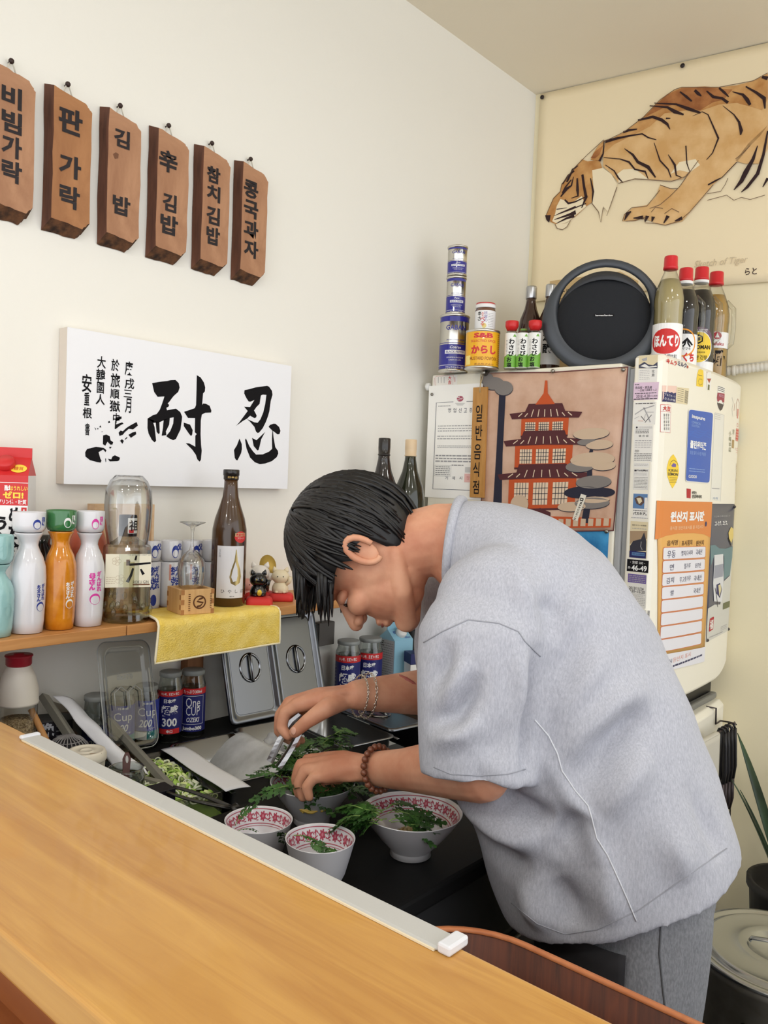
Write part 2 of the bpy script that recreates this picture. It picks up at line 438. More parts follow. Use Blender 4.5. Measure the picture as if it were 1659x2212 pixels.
# ================================================================ prep table
steel = mat('brushed_steel', (142, 144, 147), 0.28, metal=1.0); bump(steel, (8, 260, 260), 0.08, 0.0005)
steel_p = mat('polished_steel', (140, 142, 146), 0.14, metal=1.0)
steel_d = mat('dull_steel', (150, 152, 154), 0.4, metal=1.0); bump(steel_d, (60, 60, 60), 0.06, 0.001)
black_top = mat('black_worktop', (20, 20, 21), 0.6, spec=0.25); bump(black_top, (40, 40, 40), 0.15, 0.002)
blk = mat('black_plastic', (22, 22, 24), 0.4)
dkgrey = mat('dark_grey_panel', (52, 53, 55), 0.5)
PT = 0.82
t = thing('prep_table', 'black-topped prep table that carries the pans and bowls', 'table', (0.47, 1.3, 0))
def pl(p): return loc(t, p)
b = MB(); b.box(pl((0.47, 0.52, PT-0.03)), pl((0.905, 1.76, PT))); b.build('table_top', black_top, t, bev=0.006)
b = MB(); b.box(pl((0.005, 0.52, PT-0.03)), pl((0.135, 1.95, PT))); b.box(pl((0.135, 0.52, PT-0.03)), pl((0.47, 0.70, PT))); b.build('back_ledge', black_top, t, bev=0.003)
b = MB(); b.box(pl((0.135, 0.70, PT-0.17)), pl((0.47, 1.95, PT-0.15))); b.box(pl((0.462, 0.70, PT-0.15)), pl((0.472, 1.95, PT-0.03))); b.build('well', steel_d, t)
b = MB(); b.box(pl((0.01, 0.56, 0.10)), pl((0.86, 1.74, PT-0.172))); b.build('cabinet', dkgrey, t)
b = MB(); b.box(pl((0.845, 0.56, PT-0.172)), pl((0.885, 1.72, PT-0.03))); b.build('front_rail', dkgrey, t, bev=0.008)
for k in range(2):
    y0 = 0.58+0.57*k
    b = MB(); b.box(pl((0.86, y0, 0.14)), pl((0.878, y0+0.55, 0.62))); d = b.build('door', blk, t, bev=0.004)
    b = MB(); b.box(pl((0.878, y0+0.06, 0.56)), pl((0.895, y0+0.49, 0.585))); b.build('handle', dkgrey, d, bev=0.004)
for xx in (0.03, 0.80):
    for yy in (0.6, 1.66):
        b = MB(); b.box(pl((xx, yy, 0)), pl((xx+0.04, yy+0.04, 0.10))); b.build('leg', dkgrey, t)

# ================================================================ refrigerator
FRZ = rad(1.6); FRO = np.array([0.04, 2.015, 0.0])
E1 = np.array([cos(FRZ), sin(FRZ), 0]); E2 = np.array([-sin(FRZ), cos(FRZ), 0])
def fw(x, y, z): return FRO+E1*x+E2*y+np.array([0, 0, z])
def onS(px, py, off=0.0):               # fridge side -> (x along the side, z)
    p = onP(px, py, FRO-E2*off, -E2); q = p-FRO; return (float(q@E1), float(q[2]))
FDX = 0.722
def onD(px, py, off=0.0):               # fridge door front -> (y along the door, z)
    p = onP(px, py, FRO+E1*(FDX+off), E1); q = p-FRO; return (float(q@E2), float(q[2]))
fr_m = mat('cream_enamel', (236, 231, 214), 0.32, coat=0.2); bump(fr_m, (420, 420, 420), 0.12, 0.0006)
fr_d = mat('cream_enamel_door', (238, 234, 220), 0.35, coat=0.15); bump(fr_d, (420, 420, 420), 0.12, 0.0006)
gask = mat('grey_gasket', (168, 170, 172), 0.6)
t = thing('refrigerator', 'tall old cream refrigerator in the corner covered in stickers and papers', 'refrigerator', FRO, FRZ); FR = t
b = MB(); b.box((0.0, 0, 0.05), (0.615, 0.575, 1.75)); b.build("body", fr_m, t, bev=0.006, seg=3)
b = MB(); b.box((0.615, 0.004, 0.06), (0.632, 0.57, 1.742)); b.build('gasket', gask, t, bev=0.004)
b = MB(); b.box((0.632, 0.012, 0.07), (0.649, 0.58, 1.735)); b.build('gasket', gask, t, bev=0.003)
DZ = onD(1490, 1500)[1]
DW = 0.678
def bow(y): q = abs(y/DW-0.5)*2; return 0.012*(1-q**2)-0.013*max(0, (q-0.9)/0.1)**2
def door_solid(x0, x1, zlo, zhi, arch, name):
    # outline in (y, z) with rounded far corner; front slightly bowed
    b = MB(); ys = [DW*q for q in (0.0, 0.02, 0.05, 0.12, 0.2, 0.3, 0.4, 0.5, 0.6, 0.7, 0.8, 0.86, 0.9, 0.935, 0.965, 0.985, 1.0)]
    rings = []
    for y in ys:
        q = abs(y/DW-0.5)*2; bw = bow(y)-0.012
        lo = zlo+(arch*max(0, (y-0.80*DW)/(0.2*DW))**2 if arch > 0 else 0); hi = zhi-(0.012*max(0, (q-0.9)/0.1)**2)
        rings.append([(x0, y, lo), (x1+bw, y, lo+0.004), (x1+bw+0.012, y, lo+0.016), (x1+bw+0.012, y, hi-0.014), (x1+bw-0.002, y, hi), (x0, y, hi)])
    b.loft(rings, smooth=False)
    return b.build(name, fr_d, t, bev=0.004, seg=2)
UD = door_solid(0.649, FDX, DZ, 1.772, 0.05, 'upper_door')
LZ = onD(1530, 1530)[1]
LD = door_solid(0.649, FDX, 0.07, LZ, 0, 'lower_door')
b = MB(); b.box((0.632, 0.01, LZ-0.02), (0.677, DW-0.015, DZ+0.012)); b.build('handle_recess', blk, t)
b = MB(); b.box((0.677, 0.02, LZ), (0.70, DW-0.02, LZ+0.02)); b.build('handle_lip', mat('grey_lip', (120, 120, 116), 0.4), t, bev=0.006)
for xx in (0.02, 0.57):
    b = MB(); b.box((xx, 0.03, 0.0), (xx+0.04, 0.55, 0.055)); b.build('foot', blk, t)
b = MB(); b.lathe([(0.008, 0), (0.012, 0.003), (0.012, 0.012), (0.007, 0.016)], 16); o = b.build('hinge_cap', mat('white_cap', (236, 236, 232), 0.4), t); o.location = (-0.008, 0.005, 1.715); o.rotation_euler = (0, -pi/2, 0)

# ================================================================ measured prints on real planes
class PX:
    """writes into a Print using photograph coordinates of one zoom window: x = ox + X / s"""
    def __init__(s, pr, P, ox=0, oy=0, sc=1.0): s.pr = pr; s.P = P; s.ox = ox; s.oy = oy; s.sc = sc
    def p(s, X, Y): return s.P(s.ox+X/s.sc, s.oy+Y/s.sc)
    def pts(s, L): return [s.p(*q) for q in L]
    def poly(s, L, m, layer=1): s.pr.poly(s.pts(L), m, layer)
    def line(s, L, wd, m, layer=2):
        X, Y = L[len(L)//2]; k = abs(s.p(X, Y)[1]-s.p(X, Y+10)[1])/10
        s.pr.line(s.pts(L), [v*k for v in wd] if isinstance(wd, (list, tuple)) else wd*k, m, layer)
    def box(s, X0, Y0, X1, Y1):
        xm, ym = (X0+X1)/2, (Y0+Y1)/2
        return s.p(X0, ym)[0], s.p(xm, Y1)[1], s.p(X1, ym)[0], s.p(xm, Y0)[1]
    def rect(s, X0, Y0, X1, Y1, m, layer=1): s.pr.rect(*s.box(X0, Y0, X1, Y1), m, layer)
    def frame(s, X0, Y0, X1, Y1, wd, m, layer=2): u0, v0, u1, v1 = s.box(X0, Y0, X1, Y1); s.pr.frame(u0, v0, u1, v1, wd, m, layer)
    def text(s, body, X0, Y0, X1, Y1, m, layer=3, bold=0.0, fit=True, slant=0.0):
        u0, v0, u1, v1 = s.box(X0, Y0, X1, Y1); s.pr.text(body, (u0+u1)/2, (v0+v1)/2, abs(v1-v0), m, layer, bold=bold, wid=abs(u1-u0) if fit else None, slant=slant)
    def chars(s, body, X, Y0, Y1, wX, m, layer=3, bold=0.0, X1=None):
        """a column of characters from Y0 down to Y1, each wX wide"""
        n = len(body); h = (Y1-Y0)/n
        for i, ch in enumerate(body):
            if ch == ' ': continue
            xx = X if X1 is None else X+(X1-X)*(i+0.5)/n
            s.text(ch, xx-wX/2, Y0+h*(i+0.06), xx+wX/2, Y0+h*(i+0.94), m, layer, bold)
    def scrib(s, X0, Y0, X1, Y1, rows, m, layer=2, fill=0.45, seed=1, dash=(2, 5)): u0, v0, u1, v1 = s.box(X0, Y0, X1, Y1); s.pr.scrib(u0, v0, u1, v1, rows, m, layer, fill, seed, dash)

# ---------------------------------------------------------------- wooden menu boards
board_w = mat('menu_board_wood', (160, 104, 70), 0.6); vary(board_w, (150, 104, 74), (184, 138, 104), (9, 60, 5), 1.0, 6, 0.6, (0.3, 0.7), 1.2)
board_o = mat('menu_board_wood_orange', (150, 92, 50), 0.6); vary(board_o, (146, 96, 58), (176, 124, 80), (9, 60, 5), 1.0, 6, 0.6, (0.3, 0.7), 1.2)
bark = mat('dark_bark', (66, 40, 24), 0.85); vary(bark, (36, 22, 14), (104, 68, 42), (60, 60, 60), 1.0, 5); bump(bark, (120, 120, 120), 0.8, 0.003)
greybark = mat('grey_live_edge', (132, 116, 104), 0.85); vary(greybark, (104, 88, 78), (152, 138, 128), (60, 60, 60))
side_w = mat('board_side_wood', (92, 56, 38), 0.7); vary(side_w, (76, 44, 30), (110, 68, 48), (60, 60, 8))
ink_b = mat('board_ink', (34, 28, 32), 0.5, spec=0.35)
nail_m = mat('dark_nail', (50, 32, 26), 0.5); cord_m = mat('pale_cord', (206, 200, 186), 0.7)
# label, outer-left px at wall, right px, ref y px, top z offset, text groups (body, x, y0, y1, w)
BOARDS = [
    ('leftmost wooden menu board, cut by the frame edge, four black characters', -30, 73, 300, 0.0, board_w, [('비빔가락', 25, 183, 398, 44)]),
    ('orange-brown wooden menu board with three widely spaced grey-black characters', 92, 195, 340, 0, board_o, [('판', 152, 230, 294, 52), ('가', 151, 332, 388, 48), ('락', 150, 398, 454, 44)]),
    ('wooden menu board with a knot between its two black characters', 211, 302, 380, 0, board_w, [('김', 263, 277, 322, 34), ('밥', 262, 421, 468, 38)]),
    ('wooden menu board with a chinese character above two korean ones', 317, 405, 420, 0, board_w, [('辛', 363, 322, 376, 40), ('김', 366, 416, 460, 30), ('밥', 365, 462, 510, 38)]),
    ('wooden menu board with four tightly stacked characters, second from the column end', 415, 494, 450, 0, board_w, [('참치', 461, 358, 438, 29), ('김밥', 460, 444, 532, 29)]),
    ('rightmost and smallest wooden menu board, its last character near the bark edge', 501, 575, 480, 0, board_w, [('콩국과자', 542, 388, 560, 31)]),
]
for k, (lab, xl, xr, yr, dz, wm, txt) in enumerate(BOARDS):
    y0 = float(onX(xl, yr, 0.0)[1]); y1 = float(onX(xr, yr, 0.028)[1]); yc = (y0+y1)/2; W = y1-y0
    z0, z1 = 1.893, 2.172
    R = random.Random(k+3)
    t = thing('menu_board', lab, 'sign', (0.0, yc, z0), pi/2, 'wooden menu boards on the wall')
    hh = z1-z0; D = 0.030
    # local: x to the right along the wall, -y into the room, z up.   front and back outlines
    fo = [(-W/2+0.006, 0.020), (W/2-0.014, 0.013), (W/2, 0.028), (W/2, hh-0.03), (W/2-0.012, hh-0.016), (-W/2+0.006, hh-0.004)]
    bo = [(-W/2, -0.002), (W/2-0.016, -0.004), (W/2, 0.012), (W/2, hh-0.018), (W/2-0.014, hh-0.002), (-W/2, hh+0.004)]
    def seg(P, n=6):
        out = []
        for i in range(len(P)):
            a, c = P[i], P[(i+1) % len(P)]
            for j in range(n):
                f = j/n; out.append((a[0]+(c[0]-a[0])*f, a[1]+(c[1]-a[1])*f))
        return out
    FO = [(x+0.0012*R.uniform(-1, 1), z+0.0012*R.uniform(-1, 1)) for x, z in seg(fo)]
    BO = [(x+0.0012*R.uniform(-1, 1), z+0.0012*R.uniform(-1, 1)) for x, z in seg(bo)]
    b = MB(); n = len(FO)
    V = [(x, -D, z) for x, z in FO]+[(x, -0.002, z) for x, z in BO]
    tr = tessellate_polygon([[Vector((x, z, 0)) for x, z in FO]])
    b.add(V, [tuple(q) for q in tr], wm)
    tr = tessellate_polygon([[Vector((x, z, 0)) for x, z in BO]])
    b.add(V, [tuple(n+i for i in q) for q in tr], side_w)
    for i in range(n):
        j = (i+1) % n; e = i//6
        b.add([V[i], V[j], V[n+j], V[n+i]], [(0, 1, 2, 3)], (bark, bark, side_w, greybark, greybark, side_w)[e])
    b.build('board', None, t)
    for (body, cx, ya, yb, wd) in txt:
        pr = Print(0.0004); q = PX(pr, lambda x, y: (float(onX(x, y, D)[1]-yc), float(onX(x, y, D)[2]-z0)))
        q.chars(body, cx, ya, yb, wd, ink_b, 2, bold=0.034); pr.build('lettering', lambda u, v, e: (u, -D-e-0.0003, v), t)
    if k == 2:
        pr = Print(0.0004); q = PX(pr, lambda x, y: (float(onX(x, y, D)[1]-yc), float(onX(x, y, D)[2]-z0)))
        q.poly([(244, 333), (250, 329), (256, 333), (255, 342), (248, 343)], mat('knot', (112, 74, 52), 0.7), 1); pr.build('knot', lambda u, v, e: (u, -D-e-0.0003, v), t)
    b = MB(); b.sphere((0, -0.012, hh+0.017), 0.0055, nail_m, 10); b.tube([(0, 0, hh+0.017), (0, -0.012, hh+0.017)], 0.0018, 8, nail_m); b.build('nail', None, t)
    b = MB(); b.tube([(-0.009, -0.012, hh-0.004), (-0.005, -0.011, hh+0.009), (0, -0.010, hh+0.021), (0.005, -0.011, hh+0.009), (0.010, -0.012, hh-0.006)], 0.0013, 6, cord_m); b.build('hanging_loop', None, t)

# ---------------------------------------------------------------- calligraphy canvas
canvas_m = mat('white_canvas', (240, 241, 245), 0.75, spec=0.2); bump(canvas_m, (900, 900, 900), 0.15, 0.0004)
canvas_e = mat('canvas_edge', (214, 204, 192), 0.8)
cy0, cy1, cz0, cz1, CD = 0.832, 1.44, 1.388, 1.704, 0.032
t = thing('calligraphy_canvas', 'white stretched canvas with two big black brush characters and an ink handprint', 'artwork', (0, (cy0+cy1)/2, cz0), pi/2)
hw = (cy1-cy0)/2
b = MB(); b.box((-hw, -CD, 0), (hw, -0.001, cz1-cz0), canvas_e); b.add([(-hw, -CD-0.0004, 0), (hw, -CD-0.0004, 0), (hw, -CD-0.0004, cz1-cz0), (-hw, -CD-0.0004, cz1-cz0)], [(0, 1, 2, 3)], canvas_m); b.build('canvas', None, t, fix=False)
pr = Print(0.0003); PC = lambda x, y: (float(onX(x, y, CD)[1]-(cy0+cy1)/2), float(onX(x, y, CD)[2]-cz0))
q = PX(pr, PC, 300, 800, 9.2167); K = mat('brush_ink', (20, 19, 22), 0.7, spec=0.15)
q.poly([(260,255),(410,228),(560,212),(625,195),(725,190),(790,255),(808,345),(780,430),(690,510),(650,560),(600,630),(570,660),(600,690),(585,725),(545,745),(555,795),(735,762),(820,830),(858,920),(690,935),(610,950),(540,985),(490,995),(405,1035),(290,1045),(170,960),(280,890),(350,870),(410,790),(460,660),(505,520),(370,528),(300,430)], K)
q.poly([(170,955),(300,1000),(285,1050),(310,1130),(340,1400),(310,1435),(255,1385),(190,1260),(168,1150)], K)
q.poly([(330,1020),(405,1030),(412,1250),(385,1268),(350,1225),(338,1120)], K)
q.poly([(490,985),(612,950),(600,1080),(535,1215),(545,1290),(470,1300),(450,1300),(475,1150)], K)
q.poly([(690,930),(858,920),(852,990),(825,1180),(780,1270),(735,1365),(680,1392),(600,1355),(540,1310),(555,1290),(620,1210),(680,1060)], K)
q.poly([(1150,95),(1225,140),(1290,240),(1318,340),(1310,420),(1275,460),(1255,690),(1275,660),(1330,665),(1405,705),(1440,800),(1435,840),(1320,845),(1250,880),(1230,1000),(1225,1270),(1235,1480),(1248,1600),(1232,1780),(1205,1820),(1160,1770),(1130,1680),(1060,1580),(930,1450),(1000,1455),(1120,1520),(1120,1300),(1150,1268),(1110,1235),(1115,950),(975,948),(895,825),(1020,785),(1110,752),(1135,690),(1145,350)], K)
q.poly([(890,1040),(1015,1080),(1068,1190),(1058,1280),(1035,1308),(1000,1270),(890,1110)], K)
q = PX(pr, PC, 490, 820, 11.643)
q.poly([(440,265),(560,240),(720,195),(1010,155),(1060,180),(1130,280),(1145,380),(1100,540),(1065,800),(1025,940),(975,1070),(900,1220),(810,1330),(770,1345),(725,1300),(690,1190),(580,1060),(500,990),(690,1075),(770,1085),(840,1000),(910,830),(960,620),(990,385),(900,378),(852,400),(820,610),(740,690),(680,775),(745,900),(735,950),(690,970),(580,908),(500,985),(400,1040),(320,1100),(225,1165),(300,1085),(520,790),(430,680),(580,690),(688,515),(590,555),(545,550),(490,470),(432,350)], K)
q.poly([(1045,1185),(1080,1140),(1170,1108),(1220,1110),(1310,1190),(1345,1290),(1320,1370),(1270,1378),(1155,1290),(1170,1450),(1215,1700),(1280,1790),(1290,1860),(1250,1950),(1130,2050),(960,2110),(830,2128),(700,2080),(580,1960),(490,1730),(455,1520),(475,1475),(560,1670),(650,1800),(730,1885),(900,1880),(1060,1810),(1135,1740),(1130,1500),(1140,1285)], K)
q.poly([(630,1465),(740,1525),(960,1315),(860,1500),(820,1680),(790,1775),(765,1782),(670,1670)], K)
q.poly([(315,1480),(370,1620),(375,1740),(355,1850),(265,2030),(230,2025),(195,1970),(175,1770),(250,1650)], K)
q = PX(pr, PC, 160, 750, 8.506)
for ch, X, Y0, Y1, wd in [('大',500,165,390,160),('韓',485,400,640,165),('國',480,640,850,130),('人',478,860,1060,165),('安',230,495,830,175),('重',230,830,1070,95),('根',240,1110,1310,170),('書',240,1395,1620,85),
        ('於',755,220,445,150),('旅',755,480,745,175),('順',745,770,950,170),('獄',745,980,1190,195),('中',770,1210,1400,120),('庚',1005,260,520,150),('戌',1015,570,770,175),('三',985,785,925,155),('月',990,940,1210,110)]:
    q.text(ch, X-wd/2, Y0, X+wd/2, Y1, K, 2, bold=0.016)
for P in [[(200,1930),(235,1870),(400,1830),(540,1850),(590,1890),(575,1930),(530,1880),(445,1930),(480,2050),(500,2080),(485,2120),(420,2110),(290,2075),(205,2010)],
          [(620,2050),(680,2060),(700,2010),(745,1985),(840,2030),(825,2080),(790,2095),(650,2098)], [(530,1620),(590,1605),(650,1635),(665,1710),(715,1745),(700,1790),(660,1790),(610,1735),(570,1810),(525,1780)],
          [(640,1830),(690,1830),(655,1870)], [(815,1570),(850,1530),(890,1545),(960,1480),(1040,1430),(1145,1375),(1168,1440),(1080,1510),(1000,1500),(930,1560),(890,1610),(830,1630)],
          [(995,1610),(1060,1570),(1130,1550),(1138,1600),(1040,1665)], [(840,1720),(875,1690),(910,1720),(885,1775)], [(925,1690),(970,1645),(975,1665),(935,1700)], [(620,1370),(645,1352),(660,1385),(630,1398)],
          [(370,1470),(400,1500),(395,1525)], [(425,1490),(440,1480),(440,1510),(425,1510)], [(460,1470),(480,1432),(495,1475)], [(490,1555),(520,1545),(515,1560)], [(568,2045),(582,2045),(585,2110),(575,2110)],
          [(760,1290),(865,1270),(870,1310),(800,1350),(770,1360),(765,1420),(880,1380),(905,1405),(840,1440),(760,1505),(742,1500),(750,1380)]]:
    q.poly(P, K, 2)
pr.build('lettering', lambda u, v, e: (u, -CD-0.0004-e, v), t)

# ---------------------------------------------------------------- tiger poster on the back wall
OFF = 0.006
def PB(x, y): p = onB(x, y, OFF); return (float((p-WB0)@np.array([cos(WBA), sin(WBA), 0])), float(p[2]))
pap = mat('cream_poster_paper', (243, 228, 194), 0.8, spec=0.2)
t = thing('tiger_poster', 'large cream poster of a crouching brown tiger pinned high on the back wall', 'poster', WB0, WBA)
ua, zb = 0.018, 2.083; ub, za = 1.34, 2.827
b = MB()
b.sheet(lambda s, v: (ua+(ub-ua)*s, -OFF+0.001-0.014*max(0, 1-v*5)**2*(0.6+0.4*sin(9*s+1))-0.0015*sin(7*s+3*v), zb+(za-zb)*v+0.006*(1-v)*sin(5*s)), 40, 24, pap); b.build('sheet', None, t, solid=0.0006)
pr = Print(0.0005); q = PX(pr, PB, 1130, 80, 3.136)
tan = mat('tiger_tan', (222, 180, 122), 0.8); vary(tan, (212, 166, 106), (230, 192, 138), (14, 14, 14), 1, 5)
rust = mat('tiger_rust', (166, 104, 58), 0.8); vary(rust, (140, 82, 44), (186, 126, 74), (16, 16, 16), 1, 5)
amb = mat('tiger_amber', (200, 148, 88), 0.8); vary(amb, (182, 126, 68), (214, 166, 106), (16, 16, 16), 1, 5)
cre = mat('tiger_cream', (244, 230, 198), 0.8); stp = mat('tiger_stripe', (46, 24, 26), 0.8); thin = mat('tiger_line', (110, 84, 66), 0.8)
q.poly([(930,1005),(900,1085),(840,1140),(740,1160),(690,1205),(676,1250),(760,1248),(830,1225),(880,1190),(960,1120),(1040,1040)], tan, 1)
q.poly([(1659,250),(1560,302),(1450,330),(1330,345),(1230,338),(1075,345),(1030,360),(975,392),(930,430),(880,480),(820,545),(760,600),(690,645),(620,690),(560,715),(545,800),(545,880),(600,930),(650,990),(700,960),(760,895),(850,965),(1000,975),(1080,965),(1135,915),(1060,1020),(1000,1080),(930,1140),(850,1165),(820,1230),(900,1262),(970,1276),(1080,1250),(1130,1190),(1200,1110),(1280,1010),(1350,950),(1450,850),(1530,750),(1600,680),(1659,600)], tan, 2)
q.poly([(1440,840),(1530,720),(1659,600),(1659,760),(1600,860),(1500,860)], tan, 2)
q.poly([(760,895),(680,900),(640,930),(650,990),(760,960),(850,965)], cre, 3); q.poly([(1060,850),(1170,830),(1200,870),(1130,920),(1060,905),(1000,930)], cre, 3)
q.poly([(1659,250),(1560,302),(1450,330),(1330,345),(1230,338),(1075,345),(975,392),(880,480),(820,545),(690,645),(560,715),(548,790),(620,730),(760,660),(860,610),(960,520),(1110,500),(1200,505),(1330,460),(1450,450),(1560,480),(1620,500),(1659,420)], amb, 3)
q.poly([(1230,345),(1075,350),(975,395),(890,475),(830,545),(960,480),(1040,455),(1120,480),(1200,500),(1290,445),(1360,430),(1420,360)], rust, 4)
q.poly([(555,698),(540,790),(515,842),(460,835),(478,790),(510,740)], amb, 3); q.poly([(545,735),(520,800),(490,825),(460,822),(490,780)], rust, 4)
q.poly([(520,835),(440,845),(400,830),(360,880),(300,950),(265,1000),(255,1050),(210,1090),(185,1150),(160,1210),(190,1255),(230,1272),(290,1262),(360,1215),(430,1150),(470,1120),(490,1040),(470,960),(540,900)], amb, 3)
q.poly([(255,1100),(230,1150),(220,1200),(200,1250),(240,1270),(300,1258),(360,1210),(430,1150),(400,1080),(330,1130),(290,1110)], cre, 4)
q.poly([(470,905),(540,890),(600,930),(640,1000),(620,1060),(580,1190),(545,1150),(530,1250),(515,1180),(470,1130),(480,1030)], cre, 4)
q.poly([(220,1270),(300,1262),(325,1245),(300,1290),(270,1308),(235,1300)], cre, 4)
q.poly([(152,1210),(190,1208),(185,1240),(178,1260),(160,1240)], stp, 5)
for (L, wd) in [([(1150,540),(1215,510),(1255,530),(1325,690),(1285,790),(1245,835)], [2,5,7,12,7,4]), ([(1355,470),(1430,530),(1465,580),(1480,640),(1475,668)], [3,7,14,22,8]),
    ([(985,800),(1030,870),(1040,940),(1075,955)], [4,14,9,5]), ([(890,720),(930,840),(985,900),(1005,955)], [4,9,9,6]), ([(690,760),(745,800),(780,850),(850,885),(900,955)], [4,14,18,22,8]),
    ([(550,820),(660,830),(720,850),(760,900),(830,915),(850,965)], [4,7,12,10,12,4]), ([(560,870),(620,910),(650,960),(680,990)], [4,8,10,4]), ([(1105,740),(1112,860),(1130,912)], [8,7,4]),
    ([(560,712),(640,690),(740,670),(810,660),(850,685),(905,700)], [22,16,11,9,9,5]), ([(680,650),(720,635),(775,628)], [14,16,8]), ([(780,568),(880,545),(940,565),(980,595),(998,630)], [12,18,20,16,4]),
    ([(860,470),(980,480),(1030,510),(1090,530)], [6,14,24,10]), ([(890,452),(1040,460),(1120,490),(1205,518)], [5,12,22,12]), ([(1065,375),(1110,410),(1145,440)], [8,16,10]), ([(1165,365),(1190,390),(1210,405)], [16,20,6]),
    ([(1245,370),(1290,410),(1350,420),(1390,450)], [8,18,16,18]), ([(1330,350),(1365,380),(1395,410)], [12,16,6]), ([(1420,375),(1490,395),(1520,430),(1540,465)], [4,16,24,16]), ([(1510,340),(1580,380),(1635,420),(1640,490)], [8,16,24,8]),
    ([(1620,275),(1659,285)], [16,24]), ([(1590,740),(1560,830),(1510,920),(1480,980),(1430,1040)], [5,22,34,28,6]), ([(1659,640),(1630,800),(1590,930),(1520,1020),(1480,1055)], [10,18,24,20,6]), ([(1659,960),(1625,1020)], [20,6]),
    ([(1255,1005),(1310,975),(1350,955),(1450,850)], [10,12,5,5]), ([(970,555),(1000,555)], [10,5]), ([(370,960),(372,1040),(375,1080),(330,1095)], [10,20,12,4]), ([(405,935),(415,1010),(430,1090),(400,1160)], [16,16,20,6]),
    ([(460,960),(478,1050),(470,1130)], [6,14,4]), ([(300,985),(340,900),(375,875)], [14,14,6]), ([(270,1000),(310,940),(350,910)], [10,12,10]), ([(258,1085),(300,1030),(330,1010),(345,950)], [8,20,12,5]), ([(270,1060),(290,1020),(330,970)], [12,10,8]),
    ([(285,1105),(310,1130),(355,1120),(440,1080)], [10,14,10,6]), ([(230,1170),(300,1160)], [6,3]), ([(215,1240),(320,1205),(360,1190)], [4,18,30]), ([(230,1265),(300,1230),(350,1215)], [4,14,20]), ([(210,1215),(330,1170),(430,1130)], [3,8,6]), ([(240,1200),(360,1150)], [3,8]),
    ([(520,845),(545,795),(552,705)], [18,10,5])]:
    q.line(L, wd, stp, 6)
for L in [[(555,712),(690,645),(820,545),(930,430),(1030,360),(1075,345),(1330,345),(1560,302),(1659,248)], [(650,995),(760,965),(900,975),(1000,985),(1100,950),(1135,910)], [(930,1005),(1000,1030),(1050,1030)],
    [(1190,840),(1135,915),(1060,1020),(1000,1080),(930,1140),(860,1165)], [(820,1230),(830,1262),(900,1265),(965,1278),(1060,1250),(1130,1190),(1200,1110),(1290,1005)], [(676,1250),(690,1205),(740,1158),(840,1150),(930,1040)], [(700,1250),(760,1246),(830,1225)],
    [(870,1190),(900,1155),(950,1165)], [(960,1200),(1010,1165),(1060,1190)], [(640,1020),(600,1130),(570,1215),(545,1160),(530,1258),(515,1190),(470,1130)], [(160,1210),(185,1150),(210,1095),(255,1050),(265,1000),(360,880),(440,800),(550,700)], [(220,1270),(235,1300),(270,1308),(300,1290),(325,1245)],
    [(1250,1110),(1380,1075),(1430,1110),(1480,1090),(1540,1105),(1640,1075)], [(1250,1065),(1340,1050),(1370,1005),(1390,960)], [(1440,830),(1480,800),(1540,740)]]: q.line(L, 4, thin, 7)
for L in [[(690,1245),(710,1200),(735,1185)], [(750,1230),(815,1225)], [(830,1255),(845,1215)], [(875,1255),(885,1220)], [(955,1265),(985,1215)], [(1030,1250),(1080,1230)]]: q.line(L, [6,26,8][:len(L)], stp, 7)
pencil = mat('pencil_line', (206, 190, 160), 0.8)
q.text('Sketch of Tiger', 1165, 1500, 1520, 1560, pencil, 3, slant=0.2)
q.text('らと', 1505, 1565, 1585, 1612, stp, 3, bold=0.01)
pr.build('drawing', lambda u, v, e: (u, -OFF-0.0026-e, v), t)
for px in [(1172, 211), (1475, 143)]:
    u, v = PB(*px); b = MB(); b.sphere((0, 0, 0), 0.0075, mat('black_pin', (34, 24, 28), 0.4), 12, (1, 0.6, 1)); o = b.build('pin', None, t); o.location = (u, -OFF-0.005, v)

# ================================================================ refrigerator side
def put_side(name, label, cat, pr, thick=None, m=None, mags=(), mag_m=None): pass
papw = mat('certificate_paper', (249, 248, 243), 0.7); gl = mat('pale_grey_ink', (158, 158, 160), 0.7); redp = mat('seal_red', (214, 130, 120), 0.7); slate = mat('slate_ink', (64, 66, 88), 0.6)
magnet_m = mat('steel_magnet', (150, 146, 138), 0.3, metal=1.0)
PS = lambda x, y: onS(x, y)
def side_thing(name, label, cat, x, z): p = fw(x, 0, z); return thing(name, label, cat, p, FRZ)
def at(PF, u0, v0): return lambda x, y: (PF(x, y)[0]-u0, PF(x, y)[1]-v0)
# certificate
u0, v1 = PS(928, 834); u1, v0 = PS(1043, 1080)
t = side_thing('certificate', 'white business certificate in korean held by a round magnet, left of the wooden plank', 'paper', u0, v0); w_, h_ = u1-u0, v1-v0
b = MB(); b.box((0, -0.0022, 0), (w_, -0.0006, h_)); b.build('backing_sheet', papw, t)
pr = Print(); q = PX(pr, at(PS, u0, v0), 915, 790, 7.626)
q.line([(500,598),(218,612),(160,2030),(900,2055)], 9, slate); q.line([(715,590),(900,585)], 9, slate)
u, v = q.p(610, 545); pr.disc(u, v, 0.012, 0.0085, mat('plum_logo', (172, 84, 104), 0.6), 2)
for Y in (620, 635, 650): q.line([(530+Y-620,Y),(690-Y+620,Y)], 5, GREY)
for L in ([(565,520),(585,530),(605,515)], [(600,545),(630,550),(655,530)], [(555,560),(580,568),(600,558)]): q.line(L, 10, WHITE, 3)
for i, ch in enumerate('영업신고증'): q.text(ch, 410+88*i, 700, 458+88*i, 770, slate, 2, bold=0.002)
for i, ch in enumerate('거제시'): q.text(ch, 362+118*i, 1822, 408+118*i, 1878, slate, 2)
